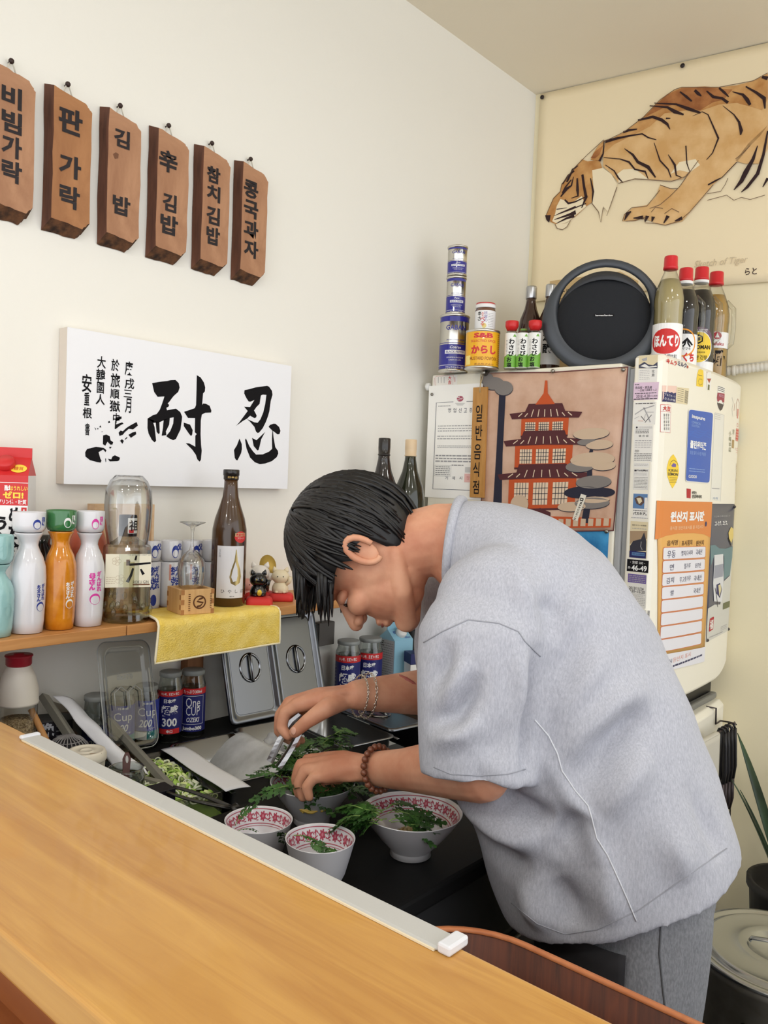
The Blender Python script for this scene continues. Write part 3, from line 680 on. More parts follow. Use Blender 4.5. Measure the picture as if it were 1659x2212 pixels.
q.rect(680, 1780, 800, 1920, mat('seal_pink', (236, 190, 184), 0.7), 2); q.text('장', 715, 1820, 765, 1880, mat('seal_red'), 3)
q.scrib(245, 970, 830, 1095, 3, gl, 2, 0.3, 1); q.scrib(235, 1140, 820, 1225, 2, gl, 2, 0.3, 2); q.scrib(235, 1310, 800, 1360, 2, gl, 2, 0.35, 3); q.scrib(205, 1460, 790, 1600, 3, gl, 2, 0.45, 4); q.scrib(470, 1625, 670, 1655, 1, GREY, 2, 0.5)
q.frame(190, 1640, 460, 1820, 0.0006, GREY); q.scrib(205, 1650, 445, 1810, 5, GREY, 2, 0.35, 6); q.rect(690, 1670, 800, 1760, mat('faint_grey', (206, 206, 204), 0.7)); q.scrib(250, 650, 450, 680, 1, gl, 2, 0.4)
pr.build('print', lambda u, v, e: (u, -0.0023-e, v), t)
u, v = PS(915+150/7.626, 790+475/7.626); b = MB(); b.lathe([(0.0045, 0), (0.0045, 0.004), (0.002, 0.006)], 14); o = b.build('magnet', magnet_m, t); o.rotation_euler = (pi/2, 0, 0); o.location = (u-u0, -0.002, v-v0)
# lucky slip sticker
pr = Print(); q = PX(pr, PS, 915, 790, 7.626)
q.rect(160, 158, 555, 325, mat('slip_white', (240, 236, 228), 0.6), 0); q.frame(200, 165, 490, 330, 0.0008, mat('slip_red', (206, 120, 112), 0.6), 1); q.text('大', 405, 172, 462, 232, RED, 2, bold=0.02); q.text('吉', 405, 240, 460, 305, RED, 2, bold=0.02)
for X in (245, 290, 340): q.line([(X,185),(X,285)], 8, GREY, 2)
q.line([(518,190),(518,270)], 8, RED, 2); q.line([(180,200),(175,310)], 5, mat('slip_red'), 2)
pr.build('fortune_sticker', flat(), FR)
# wooden plank sign
tanw = wood('plank_wood', (178, 126, 62), (202, 150, 82), (50, 50, 5), 0.5)
uL, vT = PS(1027, 838); uR, _ = PS(1057, 836); uB, vB = PS(1019, 1074)
t = side_thing('hanging_plank_sign', 'narrow tan wooden plank with handwritten korean, hung by a cord on the refrigerator', 'sign', (uL+uR)/2, vB)
ww = uR-uL; sh = uB-uL; hh = vT-vB
b = MB(); T0 = [(-ww/2+sh, 0), (ww/2+sh, 0), (ww/2, hh), (-ww/2, hh)]
b.prism(T0, lambda x, z: (x, -0.012, z), lambda x, z: (x, -0.004, z)); b.build('plank', tanw, t, bev=0.001)
pr = Print(0.0004); q = PX(pr, at(PS, (uL+uR)/2, vB), 915, 790, 7.626)
for ch, X, Y0, Y1, wd in [('일',952,650,930,105),('반',950,980,1235,110),('음',928,1295,1545,115),('식',905,1590,1830,100),('점',900,1890,2110,100)]: q.text(ch, X-wd/2, Y0, X+wd/2, Y1, INK, 2, bold=0.006)
pr.build('lettering', lambda u, v, e: (u, -0.0122-e, v), t)
b = MB(); uh, vh = PS(1047, 806); uh -= (uL+uR)/2; vh -= vB
b.tube([(0, -0.013, hh-0.016), (0.001, -0.0135, hh+0.004), (uh-0.004, -0.014, vh-0.01), (uh, -0.016, vh+0.003), (uh+0.004, -0.014, vh-0.008), (0.002, -0.0135, hh+0.006), (0.001, -0.013, hh-0.016)], 0.0012, 6); b.build('cord', mat('jute_cord', (196, 172, 128), 0.8), t)
b = MB(); b.lathe([(0.009, 0), (0.009, 0.006), (0.005, 0.014), (0.008, 0.018), (0.006, 0.022)], 18); o = b.build('hook_magnet', magnet_m, t); o.rotation_euler = (pi/2, 0, 0); o.location = (uh+0.007, 0, vh-0.001)

# tapestry: printed cloth with a plain pagoda, and a blue cloth underneath
cloth = mat('tan_pink_cloth', (208, 172, 150), 0.9, spec=0.1); bump(cloth, (700, 700, 700), 0.5, 0.0006); vary(cloth, (198, 160, 136), (216, 182, 160), (14, 14, 14), 1, 4)
hem_m = mat('maroon_hem', (110, 64, 62), 0.9)
cq = dict(tl=PS(1046, 806), tr=PS(1357, 793), br=PS(1326, 1146), bl=PS(1040, 1150)); TX, TZ = cq['bl'][0], cq['br'][1]
t = side_thing('printed_tapestry', 'tan cloth hanging printed with an orange pagoda and grey pine, pinned on the refrigerator side', 'tapestry', TX, TZ)
def wob(s, v): return 0.0016+0.0022*(0.5+0.5*sin(3.2*s+1.5*v))*(1-0.7*v)
def tp(s, v):
    a = np.array(cq['bl'])*(1-s)+np.array(cq['br'])*s; c = np.array(cq['tl'])*(1-s)+np.array(cq['tr'])*s
    p = a*(1-v)+c*v; return (float(p[0]-TX), -wob(s, v), float(p[1]-TZ)-0.006*sin(pi*s)**2*v)
b = MB(); b.sheet(tp, 16, 16, cloth); b.build('cloth', None, t, solid=0.0009)
b = MB(); b.tube([tp(0, 0), tp(0.25, 0), tp(0.5, 0), tp(0.75, 0), tp(1, 0), tp(1, .25), tp(1, .5), tp(1, .75), tp(1, 1), tp(.75, 1), tp(.5, 1), tp(.25, 1), tp(0, 1), tp(0, .5)], 0.0018, 6, closed=True); b.build('hem', hem_m, t)
pr = Print(0.0003)
org = mat('cloth_orange', (196, 86, 44), 0.9); dkr = mat('cloth_maroon', (86, 44, 48), 0.9); ivo = mat('cloth_ivory', (228, 206, 180), 0.9); nvy = mat('cloth_navy', (42, 42, 58), 0.9); gry = mat('cloth_grey', (132, 126, 122), 0.9); lgr = mat('cloth_sand', (206, 182, 156), 0.9)
# a plain three-tier pagoda
def S(s, v): return (s, v)
for i, (vb, hw2, hh2) in enumerate([(0.14, 0.25, 0.2), (0.40, 0.21, 0.15), (0.60, 0.17, 0.12)]):
    c = 0.47
    pr.poly([(c-hw2, vb), (c+hw2, vb), (c+hw2, vb+hh2), (c-hw2, vb+hh2)], org, 1)
    for j in range(3): x0 = c-hw2*0.82+hw2*0.58*j; pr.poly([(x0, vb+0.03), (x0+hw2*0.44, vb+0.03), (x0+hw2*0.44, vb+hh2-0.03), (x0, vb+hh2-0.03)], ivo, 2)
    for j in range(3):
        x0 = c-hw2*0.82+hw2*0.58*j
        for k in range(1, 5): pr.line([(x0+hw2*0.44*k/5, vb+0.03), (x0+hw2*0.44*k/5, vb+hh2-0.03)], 0.004, nvy, 3)
        for k in range(1, 4): pr.line([(x0, vb+0.03+(hh2-0.06)*k/4), (x0+hw2*0.44, vb+0.03+(hh2-0.06)*k/4)], 0.004, nvy, 3)
    pr.line([(c-hw2, vb), (c+hw2, vb)], 0.012, dkr, 3)
    rw = hw2+0.07; vt = vb+hh2
    pr.poly([(c-rw, vt-0.012), (c-rw-0.02, vt+0.022), (c-rw*0.6, vt+0.035), (c-hw2*0.7, vt+0.085), (c+hw2*0.7, vt+0.085), (c+rw*0.6, vt+0.035), (c+rw+0.02, vt+0.022), (c+rw, vt-0.012), (c, vt-0.002)], dkr, 4)
    for j in range(9): xx = c-rw*0.8+rw*1.6*j/8; pr.line([(xx, vt+0.004), (c+(xx-c)*0.85, vt+0.05 if abs(xx-c) < rw*0.5 else vt+0.026)], 0.006, ivo, 5)
pr.poly([(0.40, 0.80), (0.54, 0.80), (0.485, 0.87), (0.478, 0.95), (0.462, 0.95), (0.455, 0.87)], org, 5)
pr.poly([(0.39, 0.0), (0.55, 0.0), (0.55, 0.12), (0.47, 0.15), (0.39, 0.12)], dkr, 3); pr.poly([(0.42, 0.0), (0.52, 0.0), (0.52, 0.10), (0.42, 0.10)], ivo, 4)
# pines and a bare dark trunk
pr.poly([(0.09, 0.0), (0.17, 0.0), (0.165, 0.5), (0.175, 0.86), (0.125, 0.86), (0.115, 0.5)], nvy, 2)
for (cx, cv, ru, rv, mm) in [(0.08,0.93,0.08,0.04,gry),(0.16,0.9,0.07,0.045,gry),(0.03,0.96,0.05,0.035,gry),(0.80,0.60,0.12,0.035,lgr),(0.86,0.53,0.09,0.03,lgr),(0.78,0.55,0.07,0.02,gry),(0.82,0.44,0.15,0.045,lgr),(0.74,0.40,0.1,0.035,gry),(0.9,0.40,0.08,0.03,lgr),(0.84,0.30,0.12,0.04,gry),(0.77,0.24,0.13,0.035,nvy),(0.9,0.235,0.09,0.028,nvy),(0.84,0.17,0.12,0.035,gry),(0.86,0.19,0.1,0.02,lgr),(0.70,0.15,0.1,0.03,lgr),(0.31,0.17,0.07,0.06,lgr),(0.28,0.12,0.06,0.04,gry)]:
    pr.disc(cx, cv, ru*1.012, rv*1.04, nvy, 5); pr.disc(cx, cv+0.003, ru, rv, mm, 6)
pr.line([(0.80, 0.05), (0.82, 0.25), (0.80, 0.45), (0.83, 0.6)], [0.05, 0.04, 0.03, 0.01], nvy, 4)
pr.poly([(0.2, 0.02), (0.98, 0.02), (0.98, 0.075), (0.2, 0.11)], org, 5)
for j in range(8): x0 = 0.56+0.053*j; pr.poly([(x0, 0.03), (x0+0.036, 0.03), (x0+0.036, 0.075), (x0, 0.078)], lgr, 6)
def tpm(u, v, e):
    p = tp(u, v); return (p[0], p[1]-0.0009-e, p[2])
pr.build('print', tpm, t)
# woven tag
pr = Print(0.0003); q = PX(pr, at(PS, TX, TZ), 1220, 1040, 11.06)
q.poly([(415,295),(545,335),(330,950),(205,900)], mat('tag_white', (232, 228, 214), 0.8), 8); q.poly([(400,385),(480,410),(462,478),(385,455)], INK, 9); q.poly([(412,410),(458,424),(450,455),(405,440)], mat('tag_white'), 10)
for i, ch in enumerate('MARUSHIN'):
    X, Y = 415-i*20.5, 520+i*53; u, v = q.p(X, Y); pr.text(ch, u, v, 0.0058, INK, 9, bold=0.02, rot=rad(-108))
pr.build('woven_tag', lambda u, v, e: (u, -0.0045-e, v), t)
for px in [(1196, 802), (1348, 799), (1312, 1148)]:
    u, v = PS(*px); b = MB(); b.lathe([(0.0055, 0), (0.0055, 0.004), (0.003, 0.006)], 14); o = b.build('magnet', magnet_m, t); o.rotation_euler = (pi/2, 0, 0); o.location = (u-TX, -0.0035, v-TZ)
blue_c = mat('blue_cloth', (44, 124, 178), 0.9); vary(blue_c, (30, 104, 160), (62, 142, 192), (16, 16, 16)); bump(blue_c, (600, 600, 600), 0.4, 0.0006)
a0, z0 = PS(1050, 1300); a1, z1 = PS(1316, 1140)
t = side_thing('blue_cloth', 'plain bright blue cloth showing below the tan tapestry', 'cloth', a0, z0)
b = MB(); b.sheet(lambda s, v: ((a1-a0)*s, -0.0008-0.001*(0.5+0.5*sin(8*s+2)), (z1+0.01-z0)*v), 14, 4, blue_c); b.build('cloth', None, t, solid=0.0006)

# ================================================================ refrigerator door: stickers and posters
def dm(u, v, e): return (FDX+bow(u)+e+0.0004, u, v)
dm.maxu = 0.02
PD = lambda x, y: onD(x, y, 0.007)
pinkt = mat('ticket_pink', (222, 196, 216), 0.6); stw = mat('sticker_white', (234, 232, 226), 0.6); dkink = mat('sticker_ink', (60, 56, 62), 0.6); sand = mat('sticker_sand', (222, 208, 172), 0.6)
pbl = mat('sticker_blue', (92, 130, 176), 0.6); purp = mat('sticker_purple', (112, 92, 160), 0.6); gri = mat('sticker_grey', (170, 168, 170), 0.6)
def stick(fn, par, P, ox, oy, sc, draw):
    pr = Print(0.0002); q = PX(pr, P, ox, oy, sc); draw(q); return pr.build('sticker', fn, par)
E_ = lambda d, ox=1350, oy=760, sc=6.9125: stick(flat(), UD, PS, ox, oy, sc, d)
def d(q):
    q.rect(208, 55, 488, 245, sand, 0); q.poly([(208,200),(290,150),(350,190),(420,200),(488,150),(488,245),(208,245)], slate, 1); q.poly([(230,215),(300,180),(360,220),(470,205),(480,225),(330,240)], stw, 2); q.poly([(250,110),(330,80),(330,130),(270,140)], gri, 1)
    q.rect(200, 247, 480, 450, stw, 0); q.text('北', 400, 268, 445, 312, dkink); q.text('斎', 400, 325, 445, 370, dkink); q.scrib(220, 265, 370, 420, 6, gri, 1, 0.25, 3)
E_(d)
def d(q):
    q.poly([(135,460),(510,450),(490,712),(120,725)], pinkt, 0); q.text('青函線・東急線', 155, 512, 405, 555, dkink); q.text('一日乗り放題きっぷ', 195, 555, 475, 590, dkink); q.text('2018.-4.28', 170, 640, 370, 685, dkink); q.text('から有効', 380, 645, 485, 672, dkink); q.scrib(150, 605, 470, 630, 1, dkink, 2, 0.4); q.scrib(130, 690, 480, 715, 1, dkink, 2, 0.5, 5); q.scrib(150, 480, 215, 500, 1, dkink, 2, 0.5)
E_(d)
def d(q):
    q.poly([(130,750),(470,745),(450,1085),(115,1085)], stw, 0); q.scrib(160, 758, 440, 785, 1, dkink, 2, 0.5)
    for L, wd in [([(150,935),(270,855),(440,800)], 14), ([(280,830),(330,930),(380,1050)], 18), ([(300,1055),(400,940)], 9), ([(330,900),(430,900)], 6), ([(240,960),(300,1030)], 9), ([(290,1000),(310,930)], 7), ([(140,1000),(210,965)], 6)]: q.line(L, wd, gri if wd != 9 else dkink, 2)
    q.line([(195,1032),(275,1034)], 7, mat('salmon', (214, 150, 134), 0.6), 3)
E_(d)
def d(q):
    q.poly([(140,1095),(420,1090),(405,1640),(125,1640)], stw, 0); u, v = q.p(178, 1130); q.pr.disc(u, v, 0.0025, 0.0025, dkink, 2); q.scrib(205, 1115, 410, 1145, 2, gri, 2, 0.4); q.scrib(160, 1155, 360, 1220, 3, dkink, 2, 0.35, 2)
    q.text('領 収 証', 205, 1240, 355, 1270, dkink); q.scrib(150, 1310, 395, 1440, 4, gri, 2, 0.3, 6); q.text('合計', 148, 1460, 215, 1500, dkink); q.scrib(140, 1510, 395, 1630, 5, dkink, 2, 0.3, 9)
E_(d)
def d(q):
    q.rect(130, 1655, 360, 1730, stw, 0); q.scrib(140, 1668, 345, 1705, 2, gri, 1, 0.4); q.rect(125, 1745, 350, 2060, stw, 0); q.frame(130, 1750, 346, 2055, 0.0003, gri, 1)
    q.rect(142, 1760, 176, 1784, dkink, 2); q.text('FamilyMart', 188, 1758, 345, 1792, dkink, bold=0.02); q.scrib(140, 1800, 330, 1850, 3, gri, 2, 0.3, 2); q.scrib(140, 1865, 335, 2040, 8, dkink, 2, 0.3, 12, (1, 3))
E_(d)
E2_ = lambda d: E_(d, 1340, 1060, 7.37)
def d(q):
    q.rect(203, 45, 440, 445, stw, 0); q.rect(205, 50, 432, 285, pbl, 1); q.poly([(225,120),(300,80),(370,110),(380,190),(330,240),(260,210)], mat('umber', (92, 72, 66), 0.6), 2); q.poly([(260,120),(330,110),(350,170),(300,215)], sand, 3); q.poly([(390,110),(432,110),(432,285),(380,285)], stw, 2)
    q.text('バスキア。', 205, 338, 420, 390, INK, bold=0.03); q.scrib(205, 308, 420, 325, 1, dkink, 2, 0.5); q.scrib(175, 420, 440, 445, 1, gri, 2, 0.4)
E2_(d)
def d(q):
    q.rect(150, 490, 430, 1070, sand, 0); q.text('東京タワー水族館', 190, 540, 415, 562, dkink); q.scrib(190, 590, 420, 620, 1, gri, 2, 0.3); q.poly([(155,640),(425,640),(425,760),(380,790),(210,800),(155,850)], mat('sepia', (168, 142, 112), 0.6), 1)
    q.poly([(155,880),(205,800),(330,770),(380,660),(415,800),(410,960),(155,965)], mat('train_black', (48, 48, 60), 0.6), 2); q.line([(335,810),(325,890),(350,940)], 10, gri, 3); q.rect(145, 965, 410, 1070, NAVY, 3); q.rect(185, 985, 390, 1035, pbl, 4); q.text('東京 水の博物館', 195, 995, 380, 1025, NAVY, 5)
E2_(d)
def d(q):
    q.rect(100, 1095, 455, 1300, stw, 0); q.rect(106, 1100, 449, 1294, INK, 1); q.text('・京都 500・', 160, 1120, 395, 1172, WHITE); q.text('46-49', 178, 1188, 425, 1280, WHITE, bold=0.03); q.text('あ', 120, 1200, 165, 1240, WHITE)
E2_(d)
def d(q):
    q.rect(120, 1330, 415, 1860, stw, 0); q.rect(122, 1332, 412, 1470, purp, 1); q.scrib(135, 1345, 400, 1460, 4, gri, 2, 0.4, 2); q.text('2013/11/24', 138, 1532, 372, 1578, dkink, bold=0.01); q.text('8:20~15:20', 140, 1582, 392, 1628, dkink, bold=0.01); q.text('FIT ON MATCH', 200, 1665, 360, 1690, gri); q.scrib(160, 1640, 400, 1660, 1, gri, 2, 0.3); q.scrib(200, 1700, 390, 1830, 5, gri, 2, 0.3, 4)
E2_(d)
def d(q):
    q.rect(310, 1895, 412, 2090, stw, 0); q.poly([(330,1900),(400,1990),(345,2010)], NAVY, 1); q.rect(425, 1905, 465, 2190, stw, 0); q.scrib(430, 1910, 460, 2180, 18, dkink, 1, 0.5, 2, (1, 2))
E2_(d)
# door front
D_ = lambda d, ox=1420, oy=760, sc=6.914: stick(dm, UD, PD, ox, oy, sc, d)
def d(q):
    q.text('キムラ', 168, 118, 300, 190, RED, bold=0.03); q.text('ミルク', 308, 150, 428, 225, NAVY, bold=0.03); u, v = q.p(440, 225); q.pr.disc(u, v, 0.006, 0.004, mat('brick', (170, 84, 66), 0.6), 2)
D_(d)
def d(q):
    q.poly([(565,400),(575,330),(595,265),(625,260),(660,280),(665,400),(655,525),(600,520),(560,510)], YEL, 0); q.line([(585,345),(640,360)], 8, dkink, 1); q.line([(585,450),(600,405),(640,410),(645,480),(605,500),(590,460)], 7, dkink, 1)
D_(d)
def d(q):
    q.poly([(705,390),(715,300),(740,310),(770,300),(778,400),(770,570),(715,560)], stw, 0); q.poly([(710,400),(775,400),(745,470)], mat('brick'), 1); q.rect(725, 490, 750, 570, mat('olive', (110, 112, 78), 0.6), 1); q.line([(715,300),(718,320)], 9, mat('brick'), 1)
D_(d)
def d(q):
    q.poly([(880,510),(985,530),(985,640),(975,760),(945,860),(915,885),(885,840),(862,700),(870,620)], stw, 0); q.poly([(872,610),(985,625),(978,760),(870,740),(863,690)], mat('fuji_red', (160, 70, 82), 0.6), 1); q.poly([(866,765),(905,725),(930,722),(975,780),(945,862),(915,882),(888,840)], mat('fuji_dark', (82, 74, 72), 0.6), 1); q.poly([(872,765),(905,722),(932,722),(968,790),(930,775),(905,765)], stw, 2)
    q.scrib(880, 520, 985, 600, 3, dkink, 2, 0.35, 2); q.text('NOTO', 895, 640, 965, 680, pinkt)
D_(d)
def d(q):
    q.poly([(130,500),(295,510),(280,760),(122,740)], mat('peach', (232, 200, 186), 0.6), 0); q.poly([(130,590),(160,605),(180,590),(205,612),(230,600),(250,620),(285,610),(278,760),(122,740)], NAVY, 1); q.text('アルフォート', 140, 635, 275, 670, WHITE); q.text('ミルク味', 138, 692, 270, 730, WHITE); q.poly([(298,528),(460,545),(435,790),(285,765)], sand, 0); q.scrib(305, 540, 385, 750, 7, dkink, 1, 0.2, 4); q.scrib(400, 580, 445, 770, 12, dkink, 1, 0.5, 2, (1, 3))
D_(d)
def d(q):
    q.poly([(112,785),(218,795),(205,1210),(98,1195)], stw, 0); q.line([(112,785),(218,795),(205,1210),(98,1195),(112,785)], 7, RED, 1); q.line([(110,888),(212,900)], 5, RED, 1); q.text('大', 122, 805, 165, 880, RED, bold=0.03); q.text('吉', 168, 810, 208, 885, RED, bold=0.03)
    for X in (135, 160, 185): q.chars('御守護神福', X, 920, 1170, 14, dkink)
D_(d)
def d(q):
    q.poly([(245,1530),(280,1590),(310,1680),(318,1790),(300,1890),(265,1980),(230,2040),(200,1980),(165,1860),(158,1740),(180,1630),(215,1560)], YEL, 0); q.text('KIRIN', 180, 1752, 295, 1792, dkink); q.text('LEMON', 172, 1805, 302, 1850, dkink, bold=0.02); q.disc = None
    q.line([(195,1700),(215,1640),(250,1615),(290,1650),(305,1700)], 8, dkink, 1); q.poly([(215,1700),(245,1660),(280,1680),(275,1720),(230,1720)], purp, 1); q.scrib(190, 1870, 290, 1960, 4, dkink, 1, 0.25, 2)
D_(d)
def d(q):
    q.poly([(420,2040),(480,2050),(475,2190),(420,2180)], mat('deep_red', (176, 40, 48), 0.6), 0); q.text('바닥스', 495, 2078, 560, 2130, INK, bold=0.03); q.text('건강하이트', 492, 2135, 635, 2188, INK, bold=0.03)
D_(d)
def d(q):
    q.poly([(830,910),(980,945),(925,2230),(768,2210)], mat('clear_film', (228, 228, 222), 0.25), 0); q.line([(832,912),(980,946),(925,2230)], 6, gri, 1); q.scrib(835, 930, 920, 1020, 3, gri, 1, 0.25, 2); q.scrib(790, 2020, 905, 2060, 1, gri, 1, 0.4); q.text('가격', 800, 2170, 875, 2205, pbl)
D_(d)
def d(q):
    q.line([(1110,680),(1135,760),(1110,860),(1130,970)], 9, gri, 0); q.line([(1160,770),(1150,880)], 12, mat('brick'), 0); q.line([(1190,960),(1190,760),(1215,700),(1245,760),(1240,960)], 10, mat('brick'), 0); q.rect(1205, 850, 1228, 995, mat('salmon'), 0); q.line([(1340,770),(1310,930)], 8, YEL, 0); q.poly([(1250,1000),(1300,925),(1330,960),(1270,1030)], YEL, 0)
D_(d)
def d(q):
    u, v = q.p(1218, 1095); q.pr.ring(u, v, 0.010, 0.002, mat('salmon'), 0, 16, 0.006); q.rect(1185, 1145, 1242, 1335, mat('salmon'), 0); q.scrib(1190, 1155, 1238, 1320, 4, RED, 1, 0.3, 3); q.poly([(1265,1140),(1322,1155),(1312,1375),(1258,1360)], pbl, 0); q.poly([(1290,1330),(1310,1290),(1305,1365),(1275,1355)], stw, 1)
    q.chars('小梅本店', 1080, 1180, 1500, 40, mat('olive')); q.chars('京', 1140, 1150, 1240, 34, mat('olive')); q.rect(1115, 1315, 1155, 1440, mat('ochre', (176, 150, 104), 0.6), 0); q.text('トカコガロ', 1180, 1430, 1305, 1480, mat('salmon')); q.text('ニコニコ', 1185, 1480, 1300, 1520, mat('salmon'))
D_(d)
def d(q):
    q.chars('トマト', 1215, 1660, 1980, 32, mat('ochre')); q.chars('北海道大吉', 1268, 1660, 2070, 34, mat('salmon')); q.chars('水金', 1212, 2080, 2210, 34, mat('ochre'))
D_(d)
# blue water-purifier plate: a panel of its own
pan = mat('blue_sign', (36, 88, 184), 0.35); lightb = mat('pale_blue_ink', (150, 180, 226), 0.5)
def door_thing(name, label, cat, u, v): return thing(name, label, cat, fw(FDX+0.012, u, v), FRZ)
def dmt(u0, v0, off=0.0):
    def f(u, v, e): return (bow(u+u0)-0.012+e+0.0005+off, u, v)
    f.maxu = 0.02; return f
u0, v0 = PD(1420+400/6.914, 760+1950/6.914)
t = door_thing('blue_notice_plate', 'bright blue rounded plate with white korean lettering on the refrigerator door', 'sign', u0, v0)
pr = Print(0.0003); q = PX(pr, at(PD, u0, v0), 1420, 760, 6.914)
def rr(L, r=0.12):
    out = []; n = len(L)
    for i in range(n):
        p0, p1, p2 = np.array(L[i-1], float), np.array(L[i], float), np.array(L[(i+1) % n], float)
        a = p1+(p0-p1)/np.linalg.norm(p0-p1)*r; c = p1+(p2-p1)/np.linalg.norm(p2-p1)*r
        for k in range(5): f = k/4; out.append(tuple((1-f)**2*a+2*f*(1-f)*p1+f*f*c))
    return out
q.poly(rr([(446,848),(808,905),(752,1968),(398,1940)], 40), stw, 0); q.poly(rr([(452,862),(796,915),(742,1955),(402,1925)], 40), pan, 2)
q.text('inspure', 485, 955, 675, 1025, WHITE, 4, bold=0.03); q.text('COMMERCIAL', 482, 1045, 610, 1082, lightb, 4); q.text('SOLUTION', 482, 1092, 590, 1125, lightb, 4)
for k in range(4): q.line([(440+5*j*5, 1180+k*28+14*sin(j*0.9+k)) for j in range(14)], 5, mat('mid_blue', (66, 116, 204), 0.5), 3)
q.text('클린워터존', 460, 1335, 692, 1455, WHITE, 4, bold=0.04); q.text('토탈 필터 시스템 적용중', 458, 1490, 685, 1545, lightb, 4); q.scrib(445, 1735, 670, 1805, 2, lightb, 4, 0.3, 3); q.text('CUCKOO', 437, 1840, 552, 1885, WHITE, 4, bold=0.03)
pr.build('plate', dmt(u0, v0, 0.0008), t)
# dark poster (behind) and orange poster
def sheet_poly(name, L, m, P, ox, oy, sc, u0, v0, t, off):
    q = PX(None, at(P, u0, v0), ox, oy, sc); A, B, Cc, Dd = [np.array(q.p(*l)) for l in L]
    b = MB(); fn = dmt(u0, v0, off)
    def f(s, v): p = (Dd*(1-s)+Cc*s)*(1-v)+(A*(1-s)+B*s)*v; return fn(float(p[0]), float(p[1]), 0)
    b.sheet(f, 14, 3, m); return b.build(name, None, t, solid=0.0003)
u0, v0 = PD(1420+590/5.82, 1070+1840/5.82)
t = door_thing('night_sky_poster', 'dark blue and white poster of a bottle under a night sky beside the orange notice', 'poster', u0, v0)
nightm = mat('night_poster', (66, 70, 92), 0.3); paleg = mat('poster_pale', (206, 206, 200), 0.35); teal = mat('poster_teal', (96, 130, 138), 0.4)
sheet_poly('sheet', [(640,105),(995,110),(925,1690),(590,1840)], nightm, PD, 1420, 1070, 5.82, u0, v0, t, 0.0003)
pr = Print(0.0003); q = PX(pr, at(PD, u0, v0), 1420, 1070, 5.82)
q.poly([(610,1420),(700,1370),(780,1370),(830,1080),(920,1010),(935,900),(980,680),(1000,660),(930,1690),(590,1840)], paleg, 2); q.poly([(640,630),(700,620),(760,665),(850,670),(960,640),(985,700),(940,860),(920,1000),(830,1060),(830,760),(690,760),(640,900)], teal, 3)
q.poly([(690,750),(815,735),(825,1060),(800,1340),(690,1330),(675,1100),(690,860)], mat('bottle_pale', (216, 218, 222), 0.4), 4); q.rect(690, 870, 815, 1030, mat('bottle_grey', (148, 152, 168), 0.4), 5); q.poly([(720,1120),(770,1100),(800,1180),(770,1290),(720,1230)], NAVY, 5); q.poly([(745,1130),(775,1115),(790,1180),(760,1270)], mat('leaf_sand', (214, 204, 160), 0.5), 6); q.line([(700,1160),(725,1280),(740,1400)], 14, INK, 6)
q.poly([(890,470),(930,395),(965,420),(970,520),(935,600),(900,540)], mat('leaf_gold', (224, 200, 118), 0.5), 4); q.line([(885,530),(930,630)], 18, INK, 4); q.text('コレカラ、ヱビス。', 695, 318, 875, 378, WHITE, 4, bold=0.02); q.text('112年の時を超えて', 695, 250, 915, 276, gri, 4)
q.poly(rr([(635,1545),(690,1520),(680,1680),(620,1715)], 14), mat('deep_red'), 4); q.text('福', 632, 1560, 678, 1680, stw, 5, bold=0.02); q.rect(820, 1340, 925, 1420, mat('olive'), 4); q.scrib(790, 1630, 880, 1690, 3, gri, 4, 0.25, 4); q.scrib(630, 1735, 820, 1760, 1, gri, 4, 0.4)
pr.build('print', dmt(u0, v0, 0.0005), t)
for (X, Y) in [(980, 145), (915, 1685), (603, 1818)]:
    u, v = PD(1420+X/5.82, 1070+Y/5.82); b = MB(); b.lathe([(0.005, 0), (0.005, 0.003), (0.002, 0.006)], 12); o = b.build('magnet', mat('dark_magnet', (72, 66, 62), 0.4), t); o.rotation_euler = (0, pi/2, 0); o.location = (bow(u)-0.0115, u-u0, v-v0)
u0, v0 = PD(1420+20/5.82, 1070+2160/5.82)
t = door_thing('origin_notice', 'tall orange korean notice with a column of white entry boxes on the refrigerator door', 'notice', u0, v0)
orm = mat('notice_orange', (218, 132, 64), 0.45); ora = mat('notice_amber', (220, 168, 92), 0.45); wht = mat('notice_white', (226, 226, 234), 0.5); inkb = mat('pen_ink', (56, 58, 92), 0.6)
sheet_poly('sheet', [(35,68),(662,84),(560,2085),(10,2230)], ora, PD, 1420, 1070, 5.82, u0, v0, t, 0.0011)
pr = Print(0.0003); q = PX(pr, at(PD, u0, v0), 1420, 1070, 5.82)
q.poly([(35,68),(662,84),(640,530),(560,490),(430,472),(250,478),(110,510),(10,560)], orm, 1); q.text('원산지 표시판', 160, 200, 555, 330, WHITE, 3, bold=0.05); q.text('원산지', 158, 205, 360, 335, mat('purple_shade', (140, 96, 130), 0.6), 2, bold=0.07) if False else None
u, v = q.p(577, 358); pr.disc(u, v, 0.008, 0.0075, NAVY, 3); q.text('음식점 원산지표시를 잘 지킵시다', 155, 380, 545, 425, mat('notice_cream', (240, 214, 178), 0.5), 3)
for body, X0, X1 in (('음식명', 122, 240), ('표시품목', 285, 412), ('원산지', 455, 550)): q.text(body, X0, 562, X1, 630, mat('notice_brown', (92, 58, 30), 0.6), 3, bold=0.01)
q.line([(265,570),(262,640)], 4, mat('notice_brown'), 3); q.line([(432,565),(430,635)], 4, mat('notice_brown'), 3)
brd = mat('notice_border', (206, 120, 84), 0.5)
for k in range(8):
    XL = 82-6*k; XR = 572-7.5*k; yL = 660+166*k; yR = 642+155*k; hL = 148; hR = 132
    q.poly(rr([(XL-5,yL-8),(XR+5,yR-8),(XR+1,yR+hR+8),(XL-12,yL+hL+8)], 22), brd, 2); q.poly(rr([(XL,yL),(XR,yR),(XR-4,yR+hR),(XL-7,yL+hL)], 20), wht, 3)
